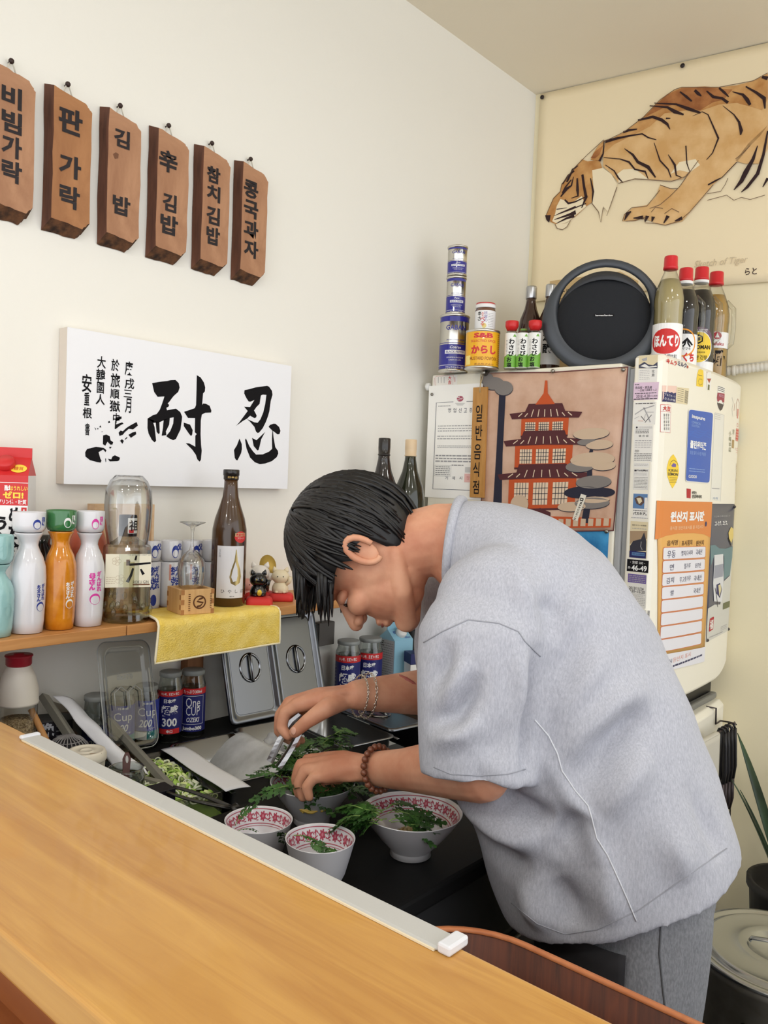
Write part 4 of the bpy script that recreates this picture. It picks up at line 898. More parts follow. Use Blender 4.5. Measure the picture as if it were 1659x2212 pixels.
for (body, X0, Y0, X1, Y1) in [('우동',120,695,212,785),('멸치,다시마',280,690,412,755),('국내산',450,675,528,745),('면',148,865,192,940),('밀가루',312,850,385,915),('호주산',440,845,512,910),('김치',108,1030,192,1105),('무,고춧가루',258,1015,385,1085),('국내산',425,1000,520,1070),('쌀',150,1190,190,1255),('국내산',420,1160,505,1225)]: q.text(body, X0, Y0, X1, Y1, inkb, 5)
q.poly([(20,2010),(575,1900),(560,2085),(10,2230)], wht, 2); q.text('원산지 표시', 180, 2000, 385, 2060, mat('salmon'), 3); q.scrib(180, 2050, 525, 2095, 1, inkb, 3, 0.5); q.text('거제시', 92, 2065, 165, 2120, inkb, 3, bold=0.02)
pr.build('print', dmt(u0, v0, 0.0013), t)

# ================================================================ on top of the refrigerator
silver = mat('tin_silver', (206, 204, 196), 0.22, metal=1.0); tinrim = mat('tin_rim', (214, 212, 206), 0.3, metal=1.0); royal = mat('royal_blue_label', (36, 36, 142), 0.3, metal=0.0, coat=0.4); mustard = mat('mustard_yellow', (238, 178, 24), 0.35, coat=0.3)
FT = 1.75
def on_top(x, y, z=FT): return onZ(x, y, z)
def pepper_can(px, z, R, h, label, big):
    p = onZ(px, 806, FT) if big else CANP
    t = thing('pepper_can', label, 'can', (p[0], p[1], z), face_cam(p[0], p[1], 0.12), 'stacked blue and silver pepper cans'); e = 0.0016
    b = MB(); b.lathe([(R, 0.001), (R+e, 0.002), (R+e, 0.006), (R, 0.0075), (R, h-0.007), (R+e, h-0.006), (R+e, h-0.001), (R-0.002, h), (R-0.0035, h-0.003), (0, h-0.003)], 40); b.build('body', silver, t)
    b = MB(); b.lathe([(R+e+0.0002, h-0.006), (R+e+0.0008, h-0.003), (R+e, h-0.0005), (R-0.003, h+0.0004), (R-0.004, h-0.0025)], 40); b.build('rim', tinrim, t)
    pr = Print(0.0002); W = R*2.4; C0 = W
    pr.rect(-C0, 0.008, C0, h*0.47, royal, 0, 40); pr.rect(-C0, h*0.49, C0, h*0.5, royal, 0, 40); pr.rect(-C0, h*0.87, C0, h-0.007, royal, 0, 40)
    pr.rect(-C0, h*0.105, C0, h*0.112, WHITE, 1, 40)
    pr.text('GABAN', 0, h*0.76, h*0.085 if big else h*0.085, royal, 1, bold=0.012, wid=R*1.45)
    pr.text('FRESH CREW SPICE', 0, h*0.545, h*0.022, royal, 1, wid=R*1.3); pr.text('Coarse' if big else 'Pure', 0, h*0.42, h*0.05, WHITE, 1, slant=0.25, bold=0.01)
    pr.rect(-R*0.75, h*0.305, R*0.75, h*0.37, WHITE, 1, 12); pr.text('BLACK PEPPER', 0, h*0.338, h*0.04, royal, 2, bold=0.012, wid=R*1.3)
    pr.text('IMPORTED & PACKED BY', 0, h*0.24, h*0.022, WHITE, 1, wid=R*1.2); pr.text('GABAN CO.,LTD.', 0, h*0.195, h*0.024, WHITE, 1, wid=R*0.9); pr.text('ブラックペッパー 荒挽', 0, h*0.068, h*0.045, WHITE, 1, wid=R*1.35, bold=0.01)
    pr.build('label', wrap(R), t); return t
CANP = onZ(978, 806, FT); dep = float((CANP-CAM)@AX)
def top_z(px, py): return float(onP(px, py, CANP, np.array([AX[0], AX[1], 0]))[2])
R0 = 31.0*dep/F_PX; R1 = 20.5*dep/F_PX
z1 = top_z(978, 683); z2 = top_z(987, 600); z3 = top_z(993, 534)
pepper_can(978, FT, R0, z1-FT, 'large silver and blue black-pepper can at the foot of the can stack', True)
pepper_can(987, z1+0.0006, R1, z2-z1-0.0008, 'middle silver and blue pepper can of the three-can stack', False)
pepper_can(993, z2+0.0006, R1, z3-z2-0.0006, 'topmost silver and blue pepper can of the three-can stack', False)
# mustard tin and jar
p = onZ(1040, 800, FT); dp = float((p-CAM)@AX); R = 36*dp/F_PX; h = float(onP(1042, 716, p, np.array([AX[0], AX[1], 0]))[2])-FT
t = thing('mustard_tin', 'round yellow mustard powder tin with red lettering under a small jar', 'tin', p, face_cam(p[0], p[1], 0.1))
b = MB(); b.lathe([(R, 0.001), (R+0.0015, 0.002), (R+0.0015, 0.006), (R, 0.007), (R, h-0.007), (R+0.0015, h-0.006), (R+0.0015, h-0.001), (R-0.002, h), (R-0.004, h-0.003), (0, h-0.003)], 44); b.build('body', tinrim, t)
pr = Print(0.0002); pr.rect(-R*2.9, 0.0075, R*2.9, h-0.0075, mustard, 0, 44)
mred = mat('mustard_red', (206, 46, 52), 0.4); mbr = mat('mustard_brown', (150, 78, 20), 0.5)
pr.text('S&B', -R*0.06, h*0.83, h*0.125, mred, 1, bold=0.05, wid=R*1.2); pr.text('SELECTED SPICE', -R*0.05, h*0.69, h*0.06, mred, 1, wid=R*1.6, bold=0.01); pr.text('からし', 0, h*0.47, h*0.22, mred, 1, wid=R*1.6, bold=0.05); pr.text('MUSTARD POWDER', 0, h*0.25, h*0.085, mbr, 1, wid=R*1.75, bold=0.012); pr.text('食品株式会社', R*0.05, h*0.10, h*0.055, mbr, 1, wid=R*1.25); pr.rect(-R*1.3, h*0.1, -R*0.85, h*0.33, mat('pale_yellow', (248, 226, 140), 0.5), 1, 5); pr.scrib(R*0.95, h*0.1, R*1.3, h*0.9, 16, mbr, 1, 0.35, 3)
pr.build('label', wrap(R), t)
zt = FT+h; q_ = p; dj = dp; Rj = 22*dj/F_PX; hj = float(onP(1046, 657, p, np.array([AX[0], AX[1], 0]))[2])-zt
t = thing('condiment_jar', 'small glass jar with a red and white lid standing on the yellow tin', 'jar', (p[0]+0.004, p[1]+0.002, zt+0.0006), face_cam(p[0], p[1], -0.1))
jarb = mat('brown_paste', (118, 62, 36), 0.5); glass_c = thin_glass('clear_glass')
b = MB(); b.lathe([(0.0, 0.001), (Rj-0.0025, 0.001), (Rj-0.0025, hj*0.78), (Rj*0.85, hj*0.82), (0, hj*0.82)], 30); b.build('paste', jarb, t)
b = MB(); b.lathe([(Rj-0.001, 0), (Rj, 0.003), (Rj, hj*0.72), (Rj*0.9, hj*0.8), (Rj*0.86, hj*0.86)], 34); b.build('glass', glass_c, t)
b = MB(); b.lathe([(Rj*0.96, hj*0.82), (Rj*0.98, hj*0.83), (Rj*0.98, hj*0.95), (Rj*0.93, hj*0.965)], 34, WHITE); b.lathe([(Rj*0.985, hj*0.93), (Rj*0.93, hj), (0, hj)], 34, mat('lid_red', (190, 50, 54), 0.4)); b.build('lid', None, t)
pr = Print(0.0002); pr.rect(-Rj*2, 0.003, Rj*2, hj*0.7, WHITE, 0, 24); pr.vtext('辛さ', -Rj*0.5, hj*0.66, hj*0.16, INK, 1, 0.02); pr.vtext('食べる', -Rj*0.15, hj*0.62, hj*0.15, mred, 1, 0.02); pr.vtext('桃屋の', Rj*0.15, hj*0.66, hj*0.12, purp, 1); pr.disc(Rj*0.02, hj*0.14, Rj*0.22, hj*0.09, mat('oil_yellow', (226, 208, 130), 0.4), 1); pr.scrib(Rj*0.4, hj*0.1, Rj*1.0, hj*0.62, 9, GREY, 1, 0.25, 4)
pr.build('label', wrap(Rj), t)
# three salt bottles with red caps
saltg = mat('label_green', (116, 176, 66), 0.4)
for k, (px, lab) in enumerate([(1102, 'red-capped seasoned salt bottle nearest the yellow tin'), (1127, 'seasoned salt bottle without a red cap, between its two red-capped neighbours'), (1152, 'red-capped seasoned salt bottle nearest the round speaker')]):
    p = onZ(px, 798-0.5*k, FT); dp = float((p-CAM)@AX); R = 13.6*dp/F_PX; h = 103*dp/F_PX
    t = thing('salt_bottle', lab, 'bottle', p, face_cam(p[0], p[1], 0.0), 'green and white seasoned salt bottles')
    b = MB(); b.lathe([(R*0.9, 0), (R, 0.002), (R, h*0.70), (R*0.85, h*0.76), (R*0.62, h*0.80), (R*0.62, h*0.84)], 26); b.build('glass', glass_c, t)
    b = MB(); b.lathe([(0, 0.002), (R*0.93, 0.002), (R*0.93, h*0.66), (0, h*0.66)], 22); b.build('salt', mat('green_salt', (214, 222, 196), 0.9), t)
    b = MB(); b.lathe([(R*0.60, h*0.80), (R*0.62, h*0.83), (0, h*0.83)] if k == 1 else [(R*0.72, h*0.80), (R*1.02, h*0.88), (R*1.05, h*0.90), (R*1.05, h*0.985), (R*0.98, h), (0, h)], 26); b.build('cap', saltg if k == 1 else mat('cap_red', (206, 40, 42), 0.35), t)
    pr = Print(0.0002); pr.rect(-R*2.2, 0.003, R*2.2, h*0.74, mat('label_white', (240, 240, 236), 0.5), 0, 22); pr.poly([(-R*1.5, 0.004), (R*1.5, 0.004), (R*1.5, h*0.36), (R*0.5, h*0.27), (-R*0.4, h*0.30), (-R*1.5, h*0.24)], saltg, 1); pr.vtext('わさび', R*0.05, h*0.62, h*0.115, INK, 2, 0.03); pr.vtext('お塩', -R*0.25, h*0.24, h*0.1, INK, 2, 0.03); pr.scrib(-R*0.9, h*0.25, -R*0.5, h*0.6, 12, GREY, 2, 0.3, k); pr.poly([(R*0.2, h*0.66), (R*0.5, h*0.72), (R*0.8, h*0.66)], saltg, 2)
    pr.build('label', wrap(R), t)
# two brown bottles with silver caps
brown_g = mat('dark_brown_glass', (58, 32, 20), 0.12, coat=0.6); capsil = mat('screw_cap_silver', (190, 192, 196), 0.3, metal=1.0)
for k, (px, lab) in enumerate([(1141, 'dark brown bottle with a silver screw cap behind the salt bottles'), (1183, 'dark brown bottle with a silver cap half hidden by the speaker')]):
    P0 = fw(0.33+0.05*k, 0.17+0.01*k, FT); P0 = onP(px, 790, P0, np.array([AX[0], AX[1], 0])); P0[2] = FT; dp = float((P0-CAM)@AX)
    zt = float(onP(px, 619 if k == 0 else 615, P0, np.array([AX[0], AX[1], 0]))[2]); h = zt-FT; R = 25*dp/F_PX
    t = thing('brown_bottle', lab, 'bottle', P0, face_cam(P0[0], P0[1]))
    b = MB(); b.lathe([(R*0.94, 0), (R, 0.004), (R, h*0.52), (R*0.9, h*0.62), (R*0.55, h*0.74), (R*0.42, h*0.82), (R*0.40, h*0.90)], 32); b.build('glass', brown_g, t)
    b = MB(); b.lathe([(R*0.45, h*0.86), (R*0.46, h*0.87), (R*0.46, h*0.985), (R*0.42, h), (0, h)], 24); b.build('cap', capsil, t)
    pr = Print(0.0002); pr.rect(-R*1.6, h*0.1, R*1.6, h*0.48, WHITE if k else mat('dark_label', (48, 40, 34), 0.5), 0, 20); pr.vtext('本醸', -R*0.1, h*0.45, h*0.11, INK if k else mat('label_gold', (196, 164, 96), 0.5), 1, 0.03); pr.vtext('純', R*0.6, h*0.4, h*0.12, INK if k else mat('label_gold'), 1, 0.03); pr.build('label', wrap(R), t)
# cardboard box against the wall
card = mat('kraft_card', (206, 178, 130), 0.8)
pc = fw(0.20, 0.35, FT); t = thing('cardboard_box', 'flat kraft cardboard box standing behind the brown bottles', 'box', pc, FRZ)
zc = float(onP(1160, 606, pc, np.array([AX[0], AX[1], 0]))[2])-FT
b = MB(); b.box((0, 0, 0), (0.24, 0.14, zc)); b.build('carton', card, t, bev=0.001)
pr = Print(0.0003); pr.text('ナルマイト', 0.085, zc-0.042, 0.018, INK, 1, bold=0.02, wid=0.09); pr.scrib(0.04, zc-0.14, 0.18, zc-0.08, 4, GREY, 1, 0.3, 2); pr.line([(0.0, zc-0.062), (0.24, zc-0.062)], 0.002, mat('card_line', (120, 92, 60), 0.8), 1); pr.build('print', flat(), t)
# round speaker with a hoop handle
spk = mat('speaker_fabric', (36, 38, 42), 0.85, spec=0.3); bump(spk, (900, 900, 900), 0.6, 0.0006, 1, 'voronoi'); hoop = mat('speaker_hoop', (70, 74, 80), 0.4, metal=0.3); spk2 = mat('speaker_shell', (48, 50, 55), 0.5)
ps = onZ(1302, 796, FT); ps = ps+np.array([-0.01, 0.055, 0]); dsp = float((ps-CAM)@AX)
zc = float(onP(1303, 690, ps, np.array([AX[0], AX[1], 0]))[2]); RS = 116*dsp/F_PX
pc = onP(1303, 690, ps, np.array([AX[0], AX[1], 0]))
t = thing('round_speaker', 'big round charcoal fabric loudspeaker with a hoop handle on the refrigerator', 'speaker', (pc[0], pc[1], FT), face_cam(pc[0], pc[1], 0.03))
def spk_obj(name, prof, m, n=56):
    b = MB(); b.lathe(prof, n); o = b.build(name, m, t); o.location = (0, 0, RS*0.925+0.004); o.scale = (0.91, 0.91, 1.0); o.rotation_euler = (pi/2, 0, 0); return o
spk_obj('grille', [(0.0, 0.050), (RS*0.3, 0.049), (RS*0.6, 0.044), (RS*0.8, 0.034), (RS*0.90, 0.022), (RS*0.93, 0.008), (RS*0.93, -0.005)], spk)
spk_obj('rear_shell', [(RS*0.92, -0.004), (RS*0.96, -0.012), (RS*0.93, -0.03), (RS*0.8, -0.055), (RS*0.5, -0.07), (0.0, -0.075)], spk2)
b = MB(); b.tube([(RS*0.955*cos(a), 0.0, RS*0.955*sin(a)) for a in [2*pi*k/48 for k in range(48)]], [0.0062+0.0085*min(1, max(0, 1-max(0, (sin(2*pi*k/48)+0.25)/0.8))) for k in range(48)], 12, closed=True, flat=1.9); o = b.build('hoop_handle', hoop, t); o.location = (0, -0.006, RS+0.006); o.rotation_euler = (rad(-4), 0, 0)
# crescent step between the hoop and the grille at the top
b = MB()
V = []; n = 28
for k in range(n+1):
    a = rad(18+144*k/n); f = sin(pi*k/n)
    V += [(RS*0.93*cos(a), -0.012-0.018*f, RS*0.93*sin(a)), (RS*(0.93-0.20*f)*cos(a), -0.0475+0.03*(1-f), RS*(0.93-0.20*f)*sin(a))]
b.add(V, [(2*k, 2*k+2, 2*k+3, 2*k+1) for k in range(n)], spk2, True); o = b.build('top_step', spk2, t, solid=0.002); o.location = (0, 0, RS*0.925+0.004); o.scale = (0.9, 1, 0.9)
pr = Print(0.0004); pr.poly(rrect(RS*0.36, 0.0075, 0.0025), INK, 0); pr.text('harman/kardon', 0, 0, 0.0045, WHITE, 1, wid=RS*0.3, bold=0.02); pr.build('badge', lambda u, v, e: (u, -0.0505-e, v+RS*0.96), t)
b = MB(); b.lathe([(0.07, 0), (0.072, 0.003), (0.066, 0.012), (0.0, 0.014)], 32, sx=1.0, sy=0.62); b.build('foot', spk2, t)
# four tall sauce bottles
petg = thin_glass('clear_plastic', (246, 246, 242), 0.08, 0.06)
caps = mat('sauce_cap_red', (206, 40, 48), 0.35)
def sauce(px, cap_y, yl, R_px, liquid, lab, deco, ringm=None, grip=True):
    P0 = fw(0.60-0.0, yl, FT); P0 = onP(px, 790, P0, np.array([AX[0], AX[1], 0])); P0[2] = FT; dp = float((P0-CAM)@AX)
    h = float(onP(px, cap_y, P0, np.array([AX[0], AX[1], 0]))[2])-FT; R = R_px*dp/F_PX; hc = 25*dp/F_PX
    t = thing('sauce_bottle', lab, 'bottle', P0, face_cam(P0[0], P0[1]), 'tall plastic sauce bottles with red caps')
    nk = h-hc; pf = [(R*0.9, 0), (R, 0.006), (R, h*0.30), (R*0.97, h*0.33), (R*0.97, h*0.52), (R, h*0.55), (R, h*0.62), (R*0.9, h*0.70), (R*0.62, h*0.80), (R*0.42, h*0.86), (R*0.38, nk)]
    b = MB(); b.lathe(pf, 34); b.build('plastic_body', petg, t)
    b = MB(); b.lathe([(0, 0.003)]+[(r*0.965, max(z, 0.003)) for r, z in pf if z < h*0.79]+[(R*0.62, h*0.79), (0, h*0.79)], 30); b.build('liquid', liquid, t)
    b = MB(); rc = 14.5*dp/F_PX; b.lathe([(rc*1.05, nk-0.004), (rc*1.05, nk+0.003), (rc, nk+0.004), (rc*0.97, h-0.003), (rc*0.9, h), (0, h)], 28, caps); 
    if ringm: b.lathe([(rc*1.0, nk-0.012), (rc*1.06, nk-0.011), (rc*1.06, nk-0.004)], 28, ringm)
    b.build('cap', None, t)
    if grip:
        b = MB(); b.tube([(R*0.75, -R*0.2, h*0.73), (R*1.25, -R*0.2, h*0.66), (R*1.3, -R*0.2, h*0.5), (R*1.22, -R*0.2, h*0.36), (R*0.9, -R*0.2, h*0.32)], R*0.16, 10); b.build('grip', petg, t)
    pr = Print(0.0002); deco(pr, R, h, lambda py: float(onP(px, py, P0, np.array([AX[0], AX[1], 0]))[2])-FT, dp/F_PX); pr.build('label', wrap(R), t); return t
amber = mat('pale_amber_liquid', (222, 206, 150), 0.2, trans=0.5); soy = mat('soy_dark', (20, 11, 10), 0.4, spec=0.1); honey = mat('honey_liquid', (206, 160, 70), 0.15, trans=0.3)
def dk(pr, R, h, Y, q):
    pr.rect(-R*2, 0.004, R*2, Y(703), WHITE, 0); pr.disc(-R*0.1, Y(742), R*1.1, 27*q, RED, 1); pr.text('ほんてり', -R*0.05, Y(741), 26*q, WHITE, 2, bold=0.05, wid=R*1.8); pr.text('みりん風調味料', -R*0.1, Y(776), 13*q, INK, 2, wid=R*1.7); pr.text('〒', -R*0.1, Y(722), 9*q, RED, 2, bold=0.03)
sauce(1438, 554, 0.10, 31, amber, 'tall clear bottle of pale sweet cooking wine beside the speaker', dk, None, False)
def dk(pr, R, h, Y, q):
    pr.rect(-R*2, 0.004, R*2, Y(726), WHITE, 0); pr.ring(0, Y(745), R*1.0, R*0.10, mat('orange_ring', (230, 150, 40), 0.5), 1); pr.poly([(-R*0.2, Y(749)), (R*0.3, Y(734)), (R*0.75, Y(749)), (R*0.65, Y(751)), (R*0.3, Y(741)), (-R*0.1, Y(751))], INK, 2); pr.text('八', R*0.28, Y(748), 13*q, INK, 2, bold=0.06, wid=R*0.6); pr.text('ヤマキ', R*0.28, Y(758), 6*q, INK, 2, wid=R*0.6); pr.text('とくち', R*0.25, Y(776), 20*q, RED, 2, bold=0.05, wid=R*1.3)
sauce(1472, 580, 0.22, 30, soy, 'dark noodle-sauce bottle with a white label behind the pale one', dk, WHITE)
def dk(pr, R, h, Y, q):
    pr.rect(-R*2, 0.004, R*2, Y(785), WHITE, 0); pr.disc(0, Y(738), R*0.98, 26*q, mat('label_plum', (110, 84, 104), 0.5), 1, 30); pr.disc(0, Y(755), R*0.92, 33*q, YEL, 2, 30); pr.ring(0, Y(755), R*0.95, R*0.05, WHITE, 3, 30, 34*q); pr.text('ALL PURPOSE', 0, Y(720), 7*q, WHITE, 3, wid=R*1.1)
    pr.poly([(R*0.32*cos(pi/6+pi/3*k), Y(738)+R*0.32*sin(pi/6+pi/3*k)) for k in range(6)], INK, 3); pr.poly([(R*0.22*cos(pi/6+pi/3*k), Y(738)+R*0.22*sin(pi/6+pi/3*k)) for k in range(6)], YEL, 4); pr.text('萬', 0, Y(738), R*0.26, INK, 5, bold=0.03); pr.text('KIKKOMAN', 0, Y(755), 9*q, INK, 4, wid=R*1.6, bold=0.03); pr.text('Soy Sauce', 0, Y(766), 6*q, INK, 4, wid=R*0.9); pr.text('기꼬만 간장', 0, Y(777), 9*q, INK, 4, wid=R*1.2, bold=0.02)
sauce(1506, 578, 0.34, 32, soy, 'dark soy sauce bottle with a round yellow label and red cap', dk, WHITE)
def dk(pr, R, h, Y, q):
    pr.rect(-R*2, Y(756), R*2, Y(722), WHITE, 0); pr.disc(R*0.25, Y(730), R*0.3, 8*q, mat('deep_red'), 1); pr.poly([(R*0.25, Y(724)), (R*0.4, Y(734)), (R*0.1, Y(734))], WHITE, 2); pr.text('otafuku', R*0.2, Y(747), 8*q, mat('deep_red'), 1, wid=R*1.1, bold=0.02); pr.text('し酢', R*0.25, Y(777), 34*q, INK, 1, bold=0.08, wid=R*1.4)
sauce(1538, 588, 0.46, 30, honey, 'honey-coloured vinegar bottle, farthest of the tall red-capped bottles', dk, None)
# corrugated hose on the back wall
hose_m = mat('white_hose', (220, 216, 204), 0.5)
A = WB0+np.array([cos(WBA), sin(WBA), 0])*0.60+WBN*0.035; A[2] = onB(1590, 812)[2]; Bq = onB(1700, 786, 0.035)
t = thing('corrugated_hose', 'white corrugated hose running along the back wall beside the refrigerator', 'hose', A)
b = MB(); n = 110; b.tube([tuple((Bq-A)*k/n*1.6) for k in range(n+1)], [0.0125+(0.0022 if (k % 3) == 0 else 0) for k in range(n+1)], 12); b.build('hose', hose_m, t)
b = MB(); b.tube([(0.0, 0.012, 0.016), tuple((Bq-A)*1.6+np.array([0, 0.012, 0.016]))], 0.004, 8); b.build('conduit', mat('hose_conduit', (206, 202, 190), 0.5), t)
for f in (0.45, 1.1):
    pq = (Bq-A)*f; b = MB(); b.lathe([(0.0155, -0.005), (0.0165, -0.004), (0.0165, 0.004), (0.0155, 0.005)], 18); o = b.build('clip', hose_m, t); o.location = tuple(pq); o.rotation_euler = (0, pi/2-0.0, WBA)

# ================================================================ things on the wall shelf
S0 = ST+0.0006
def depth(p): return float((np.array(p)-CAM)@AX)
def zof(px, py, p): return float(onP(px, py, p, np.array([AX[0], AX[1], 0]))[2])
def shelf_pt(px, py, x, z=S0): p = onX(px, py, x); return np.array([x, p[1], z])
white_c = mat('white_porcelain', (218, 218, 223), 0.12, coat=0.6); orange_c = mat('orange_glaze', (206, 128, 24), 0.15, coat=0.6); vary(orange_c, (196, 116, 14), (216, 140, 36), (40, 40, 40)); green_c = mat('green_glaze', (54, 116, 66), 0.15, coat=0.6); celadon = mat('celadon_glaze', (150, 194, 194), 0.2, coat=0.5); bump(celadon, (120, 120, 120), 0.3, 0.002)
royal2 = mat('under_glaze_blue', (44, 62, 150), 0.3); pink2 = mat('pink_print', (214, 60, 160), 0.3)
TOK = [(0.78, 0), (0.86, 0.004), (0.92, 0.12), (0.98, 0.35), (1.0, 0.55), (0.96, 0.66), (0.80, 0.76), (0.60, 0.83), (0.52, 0.875), (0.56, 0.915), (0.68, 0.96), (0.76, 0.985), (0.78, 1.0), (0.70, 1.0), (0.50, 0.93), (0.42, 0.88), (0.0, 0.86)]
def tokkuri(px, base_y, top_y, cup_y, Rpx, body, cup, ink, cink, name1, name2, du, prints):
    P = shelf_pt(px, base_y-4, 0.152); d = depth(P); R = Rpx*d/F_PX; zt = zof(px, top_y, P); h = zt-S0
    t = thing('sake_flask', name1, 'flask', P, face_cam(P[0], P[1]), 'sake flasks on the wall shelf')
    prof = [(r*R, z*h) for r, z in TOK]; b = MB(); b.lathe(prof, 48); b.build('body', body, t)
    pr = Print(0.0002); rv = lambda v: float(np.interp(v, [q[1] for q in prof[:12]], [q[0] for q in prof[:12]]))
    prints(pr, R, h, ink, du); pr.build('lettering', wrap(rv), t)
    hc = zof(px, cup_y, P)-zt; Rc = R*0.92
    c = thing('sake_cup', name2, 'cup', (P[0], P[1], zt+0.0008), face_cam(P[0], P[1]), 'sake cups stacked on flasks')
    b = MB(); b.lathe([(Rc*0.72, 0), (Rc*0.86, 0.0015), (Rc*0.97, hc*0.18), (Rc, hc*0.35), (Rc, hc*0.97), (Rc*0.985, hc), (Rc*0.9, hc*0.98), (Rc*0.88, hc*0.3), (0, hc*0.2)], 44); b.build('body', cup, c)
    pr = Print(0.0002); u = Rc*0.55+du*0.4
    pr.text('頑張', u+Rc*0.35, hc*0.55, hc*0.42, cink, 1, bold=0.05, wid=Rc*0.3)
    pr.disc(u-Rc*0.12, hc*0.42, Rc*0.26, hc*0.24, cink, 1); pr.disc(u-Rc*0.12, hc*0.37, Rc*0.2, hc*0.16, cup, 2)
    pr.build('lettering', wrap(Rc), c); return t
def gan(pr, R, h, ink, du):
    u = R*0.62+du
    pr.vtext('がんばれ', u+R*0.2, h*0.50, h*0.042, ink, 1, 0.04, 0.0); pr.vtext('お父さん', u-R*0.12, h*0.49, h*0.042, ink, 1, 0.06, 0.0)
    pr.disc(u+R*0.02, h*0.27, R*0.27, h*0.048, ink, 1); pr.disc(u+R*0.02, h*0.262, R*0.22, h*0.036, white_c if ink is not WHITE else orange_c, 2)
tokkuri(58, 1372, 1150, 1106, 37, white_c, white_c, royal2, royal2, 'white sake flask with a blue emblem, beside the celadon one', 'white sake cup with a blue emblem stacked on the white flask', 0.004, gan)
tokkuri(127, 1366, 1147, 1102, 34, orange_c, green_c, WHITE, WHITE, 'glossy orange sake flask with a white emblem', 'dark green sake cup stacked on the orange flask', 0.0, gan)
def gan2(pr, R, h, ink, du):
    u = R*0.42
    pr.vtext('がんばれ', u+R*0.28, h*0.60, h*0.055, ink, 1, 0.05, 0.0); pr.vtext('母さん', u-R*0.2, h*0.58, h*0.062, ink, 1, 0.07, 0.0, wid=R*0.4)
    pr.disc(u+R*0.02, h*0.30, R*0.36, h*0.06, ink, 1); pr.disc(u+R*0.02, h*0.29, R*0.30, h*0.046, white_c, 2)
tokkuri(189, 1361, 1150, 1104, 33, white_c, white_c, pink2, pink2, 'white sake flask with a pink emblem, beside the clear bottle', 'white sake cup with a pink emblem stacked on the right white flask', -0.004, gan2)
tokkuri(-14, 1388, 1218, 1156, 40, celadon, celadon, celadon, celadon, 'pale celadon sake flask cut by the frame edge', 'pale celadon sake cup stacked on the celadon flask', 0.0, lambda pr, R, h, ink, du: (pr.ring(R*0.75, h*0.36, R*0.3, R*0.05, celadon, 1, 24, h*0.12), pr.ring(R*0.75, h*0.36, R*0.2, R*0.04, celadon, 2, 20, h*0.08)))
# red and white drink carton at the back
def gable_carton(px, base, top_y, W, D, rz, name, label, mats, faces, cap, P, h, kb=0.74, kr=0.90):
    body, roof = mats
    t = thing(name, label, 'carton', P, rz); hb = h*kb; hr = h*kr
    b = MB()
    w, d_ = W/2, D/2
    b.add([(-w,-d_,0),(w,-d_,0),(w,d_,0),(-w,d_,0),(-w,-d_,hb),(w,-d_,hb),(w,d_,hb),(-w,d_,hb)], [(0,3,2,1),(0,1,5,4),(1,2,6,5),(2,3,7,6),(3,0,4,7)], body)
    b.build('body', None, t)
    b = MB(); r = 0.12*W
    b.add([(-w,-d_,hb),(w,-d_,hb),(w,d_,hb),(-w,d_,hb),(-w+r*0.2,0,hr),(w-r*0.2,0,hr)], [(0,1,5,4),(2,3,4,5),(1,2,5),(3,0,4)], roof)
    b.build('gable_roof', None, t)
    b = MB(); b.box((-w+0.001, -0.0015, hr-0.004), (w-0.001, 0.0015, h)); b.build('top_fin', roof, t)
    if cap:
        nrm = Vector((0, -(hr-hb), d_)).normalized(); nrm = Vector((0, -(hr-hb), d_)); nrm.normalize()
        b = MB(); b.lathe([(0.0155, 0), (0.0165, 0.002), (0.0165, 0.011), (0.0145, 0.014), (0, 0.014)], 24); o = b.build('cap', cap, t); o.location = (0, -d_*0.5, (hb+hr)/2); o.rotation_euler = (math.atan2(hr-hb, d_), 0, 0)
    pr = Print(0.0002); faces(pr, W, h, hb); pr.build('print', lambda u, v, e: (u, -d_-e-0.0002, v) if v <= hb else (u, -d_+(v-hb)/(hr-hb)*d_-e*0.7-0.0003, v+e*0.7+0.0003), t)
    return t
cr = mat('carton_red', (204, 44, 46), 0.4); cy = mat('carton_yellow', (244, 214, 70), 0.4)
P = shelf_pt(12, 1320, 0.062); d = depth(P); h = zof(12, 966, P)-S0; W = 96*d/F_PX
def fc(pr, W, h, hb):
    pr.rect(-W/2, h*0.68, W/2, hb, cr, 0); pr.text('酎', W*0.08, h*0.775, h*0.03, WHITE, 1, bold=0.03); pr.text('はうれしい', W*0.31, h*0.775, h*0.026, cy, 1, wid=W*0.36, bold=0.02); pr.text('ゼロ!', W*0.2, h*0.738, h*0.04, cy, 1, bold=0.05, wid=W*0.42); pr.text('プリン体・糖質', W*0.18, h*0.70, h*0.026, WHITE, 1, wid=W*0.58, bold=0.02); pr.line([(-W/2, h*0.805), (W/2, h*0.805)], 0.0012, WHITE, 1)
    pr.vtext('めちゃ', W*0.24, h*0.67, h*0.085, INK, 1, 0.05, wid=W*0.24); pr.vtext('うやま', -W*0.04, h*0.62, h*0.08, INK, 1, 0.05, wid=W*0.24); pr.rect(W*0.37, h*0.50, W*0.48, h*0.67, cr, 1); pr.vtext('本格', W*0.425, h*0.66, h*0.055, WHITE, 2, 0.03)
    pr.disc(W*0.27, h*0.882, W*0.17, h*0.022, cy, 1); pr.text('糖質', W*0.27, h*0.882, h*0.02, cr, 2, wid=W*0.2)
gable_carton(12, 1320, 966, W, W*0.95, pi/2-0.62, 'drink_carton', 'tall red and white drink carton with yellow lettering behind the white flask', (WHITE, cr), fc, cr, P, h, 0.845, 0.95)
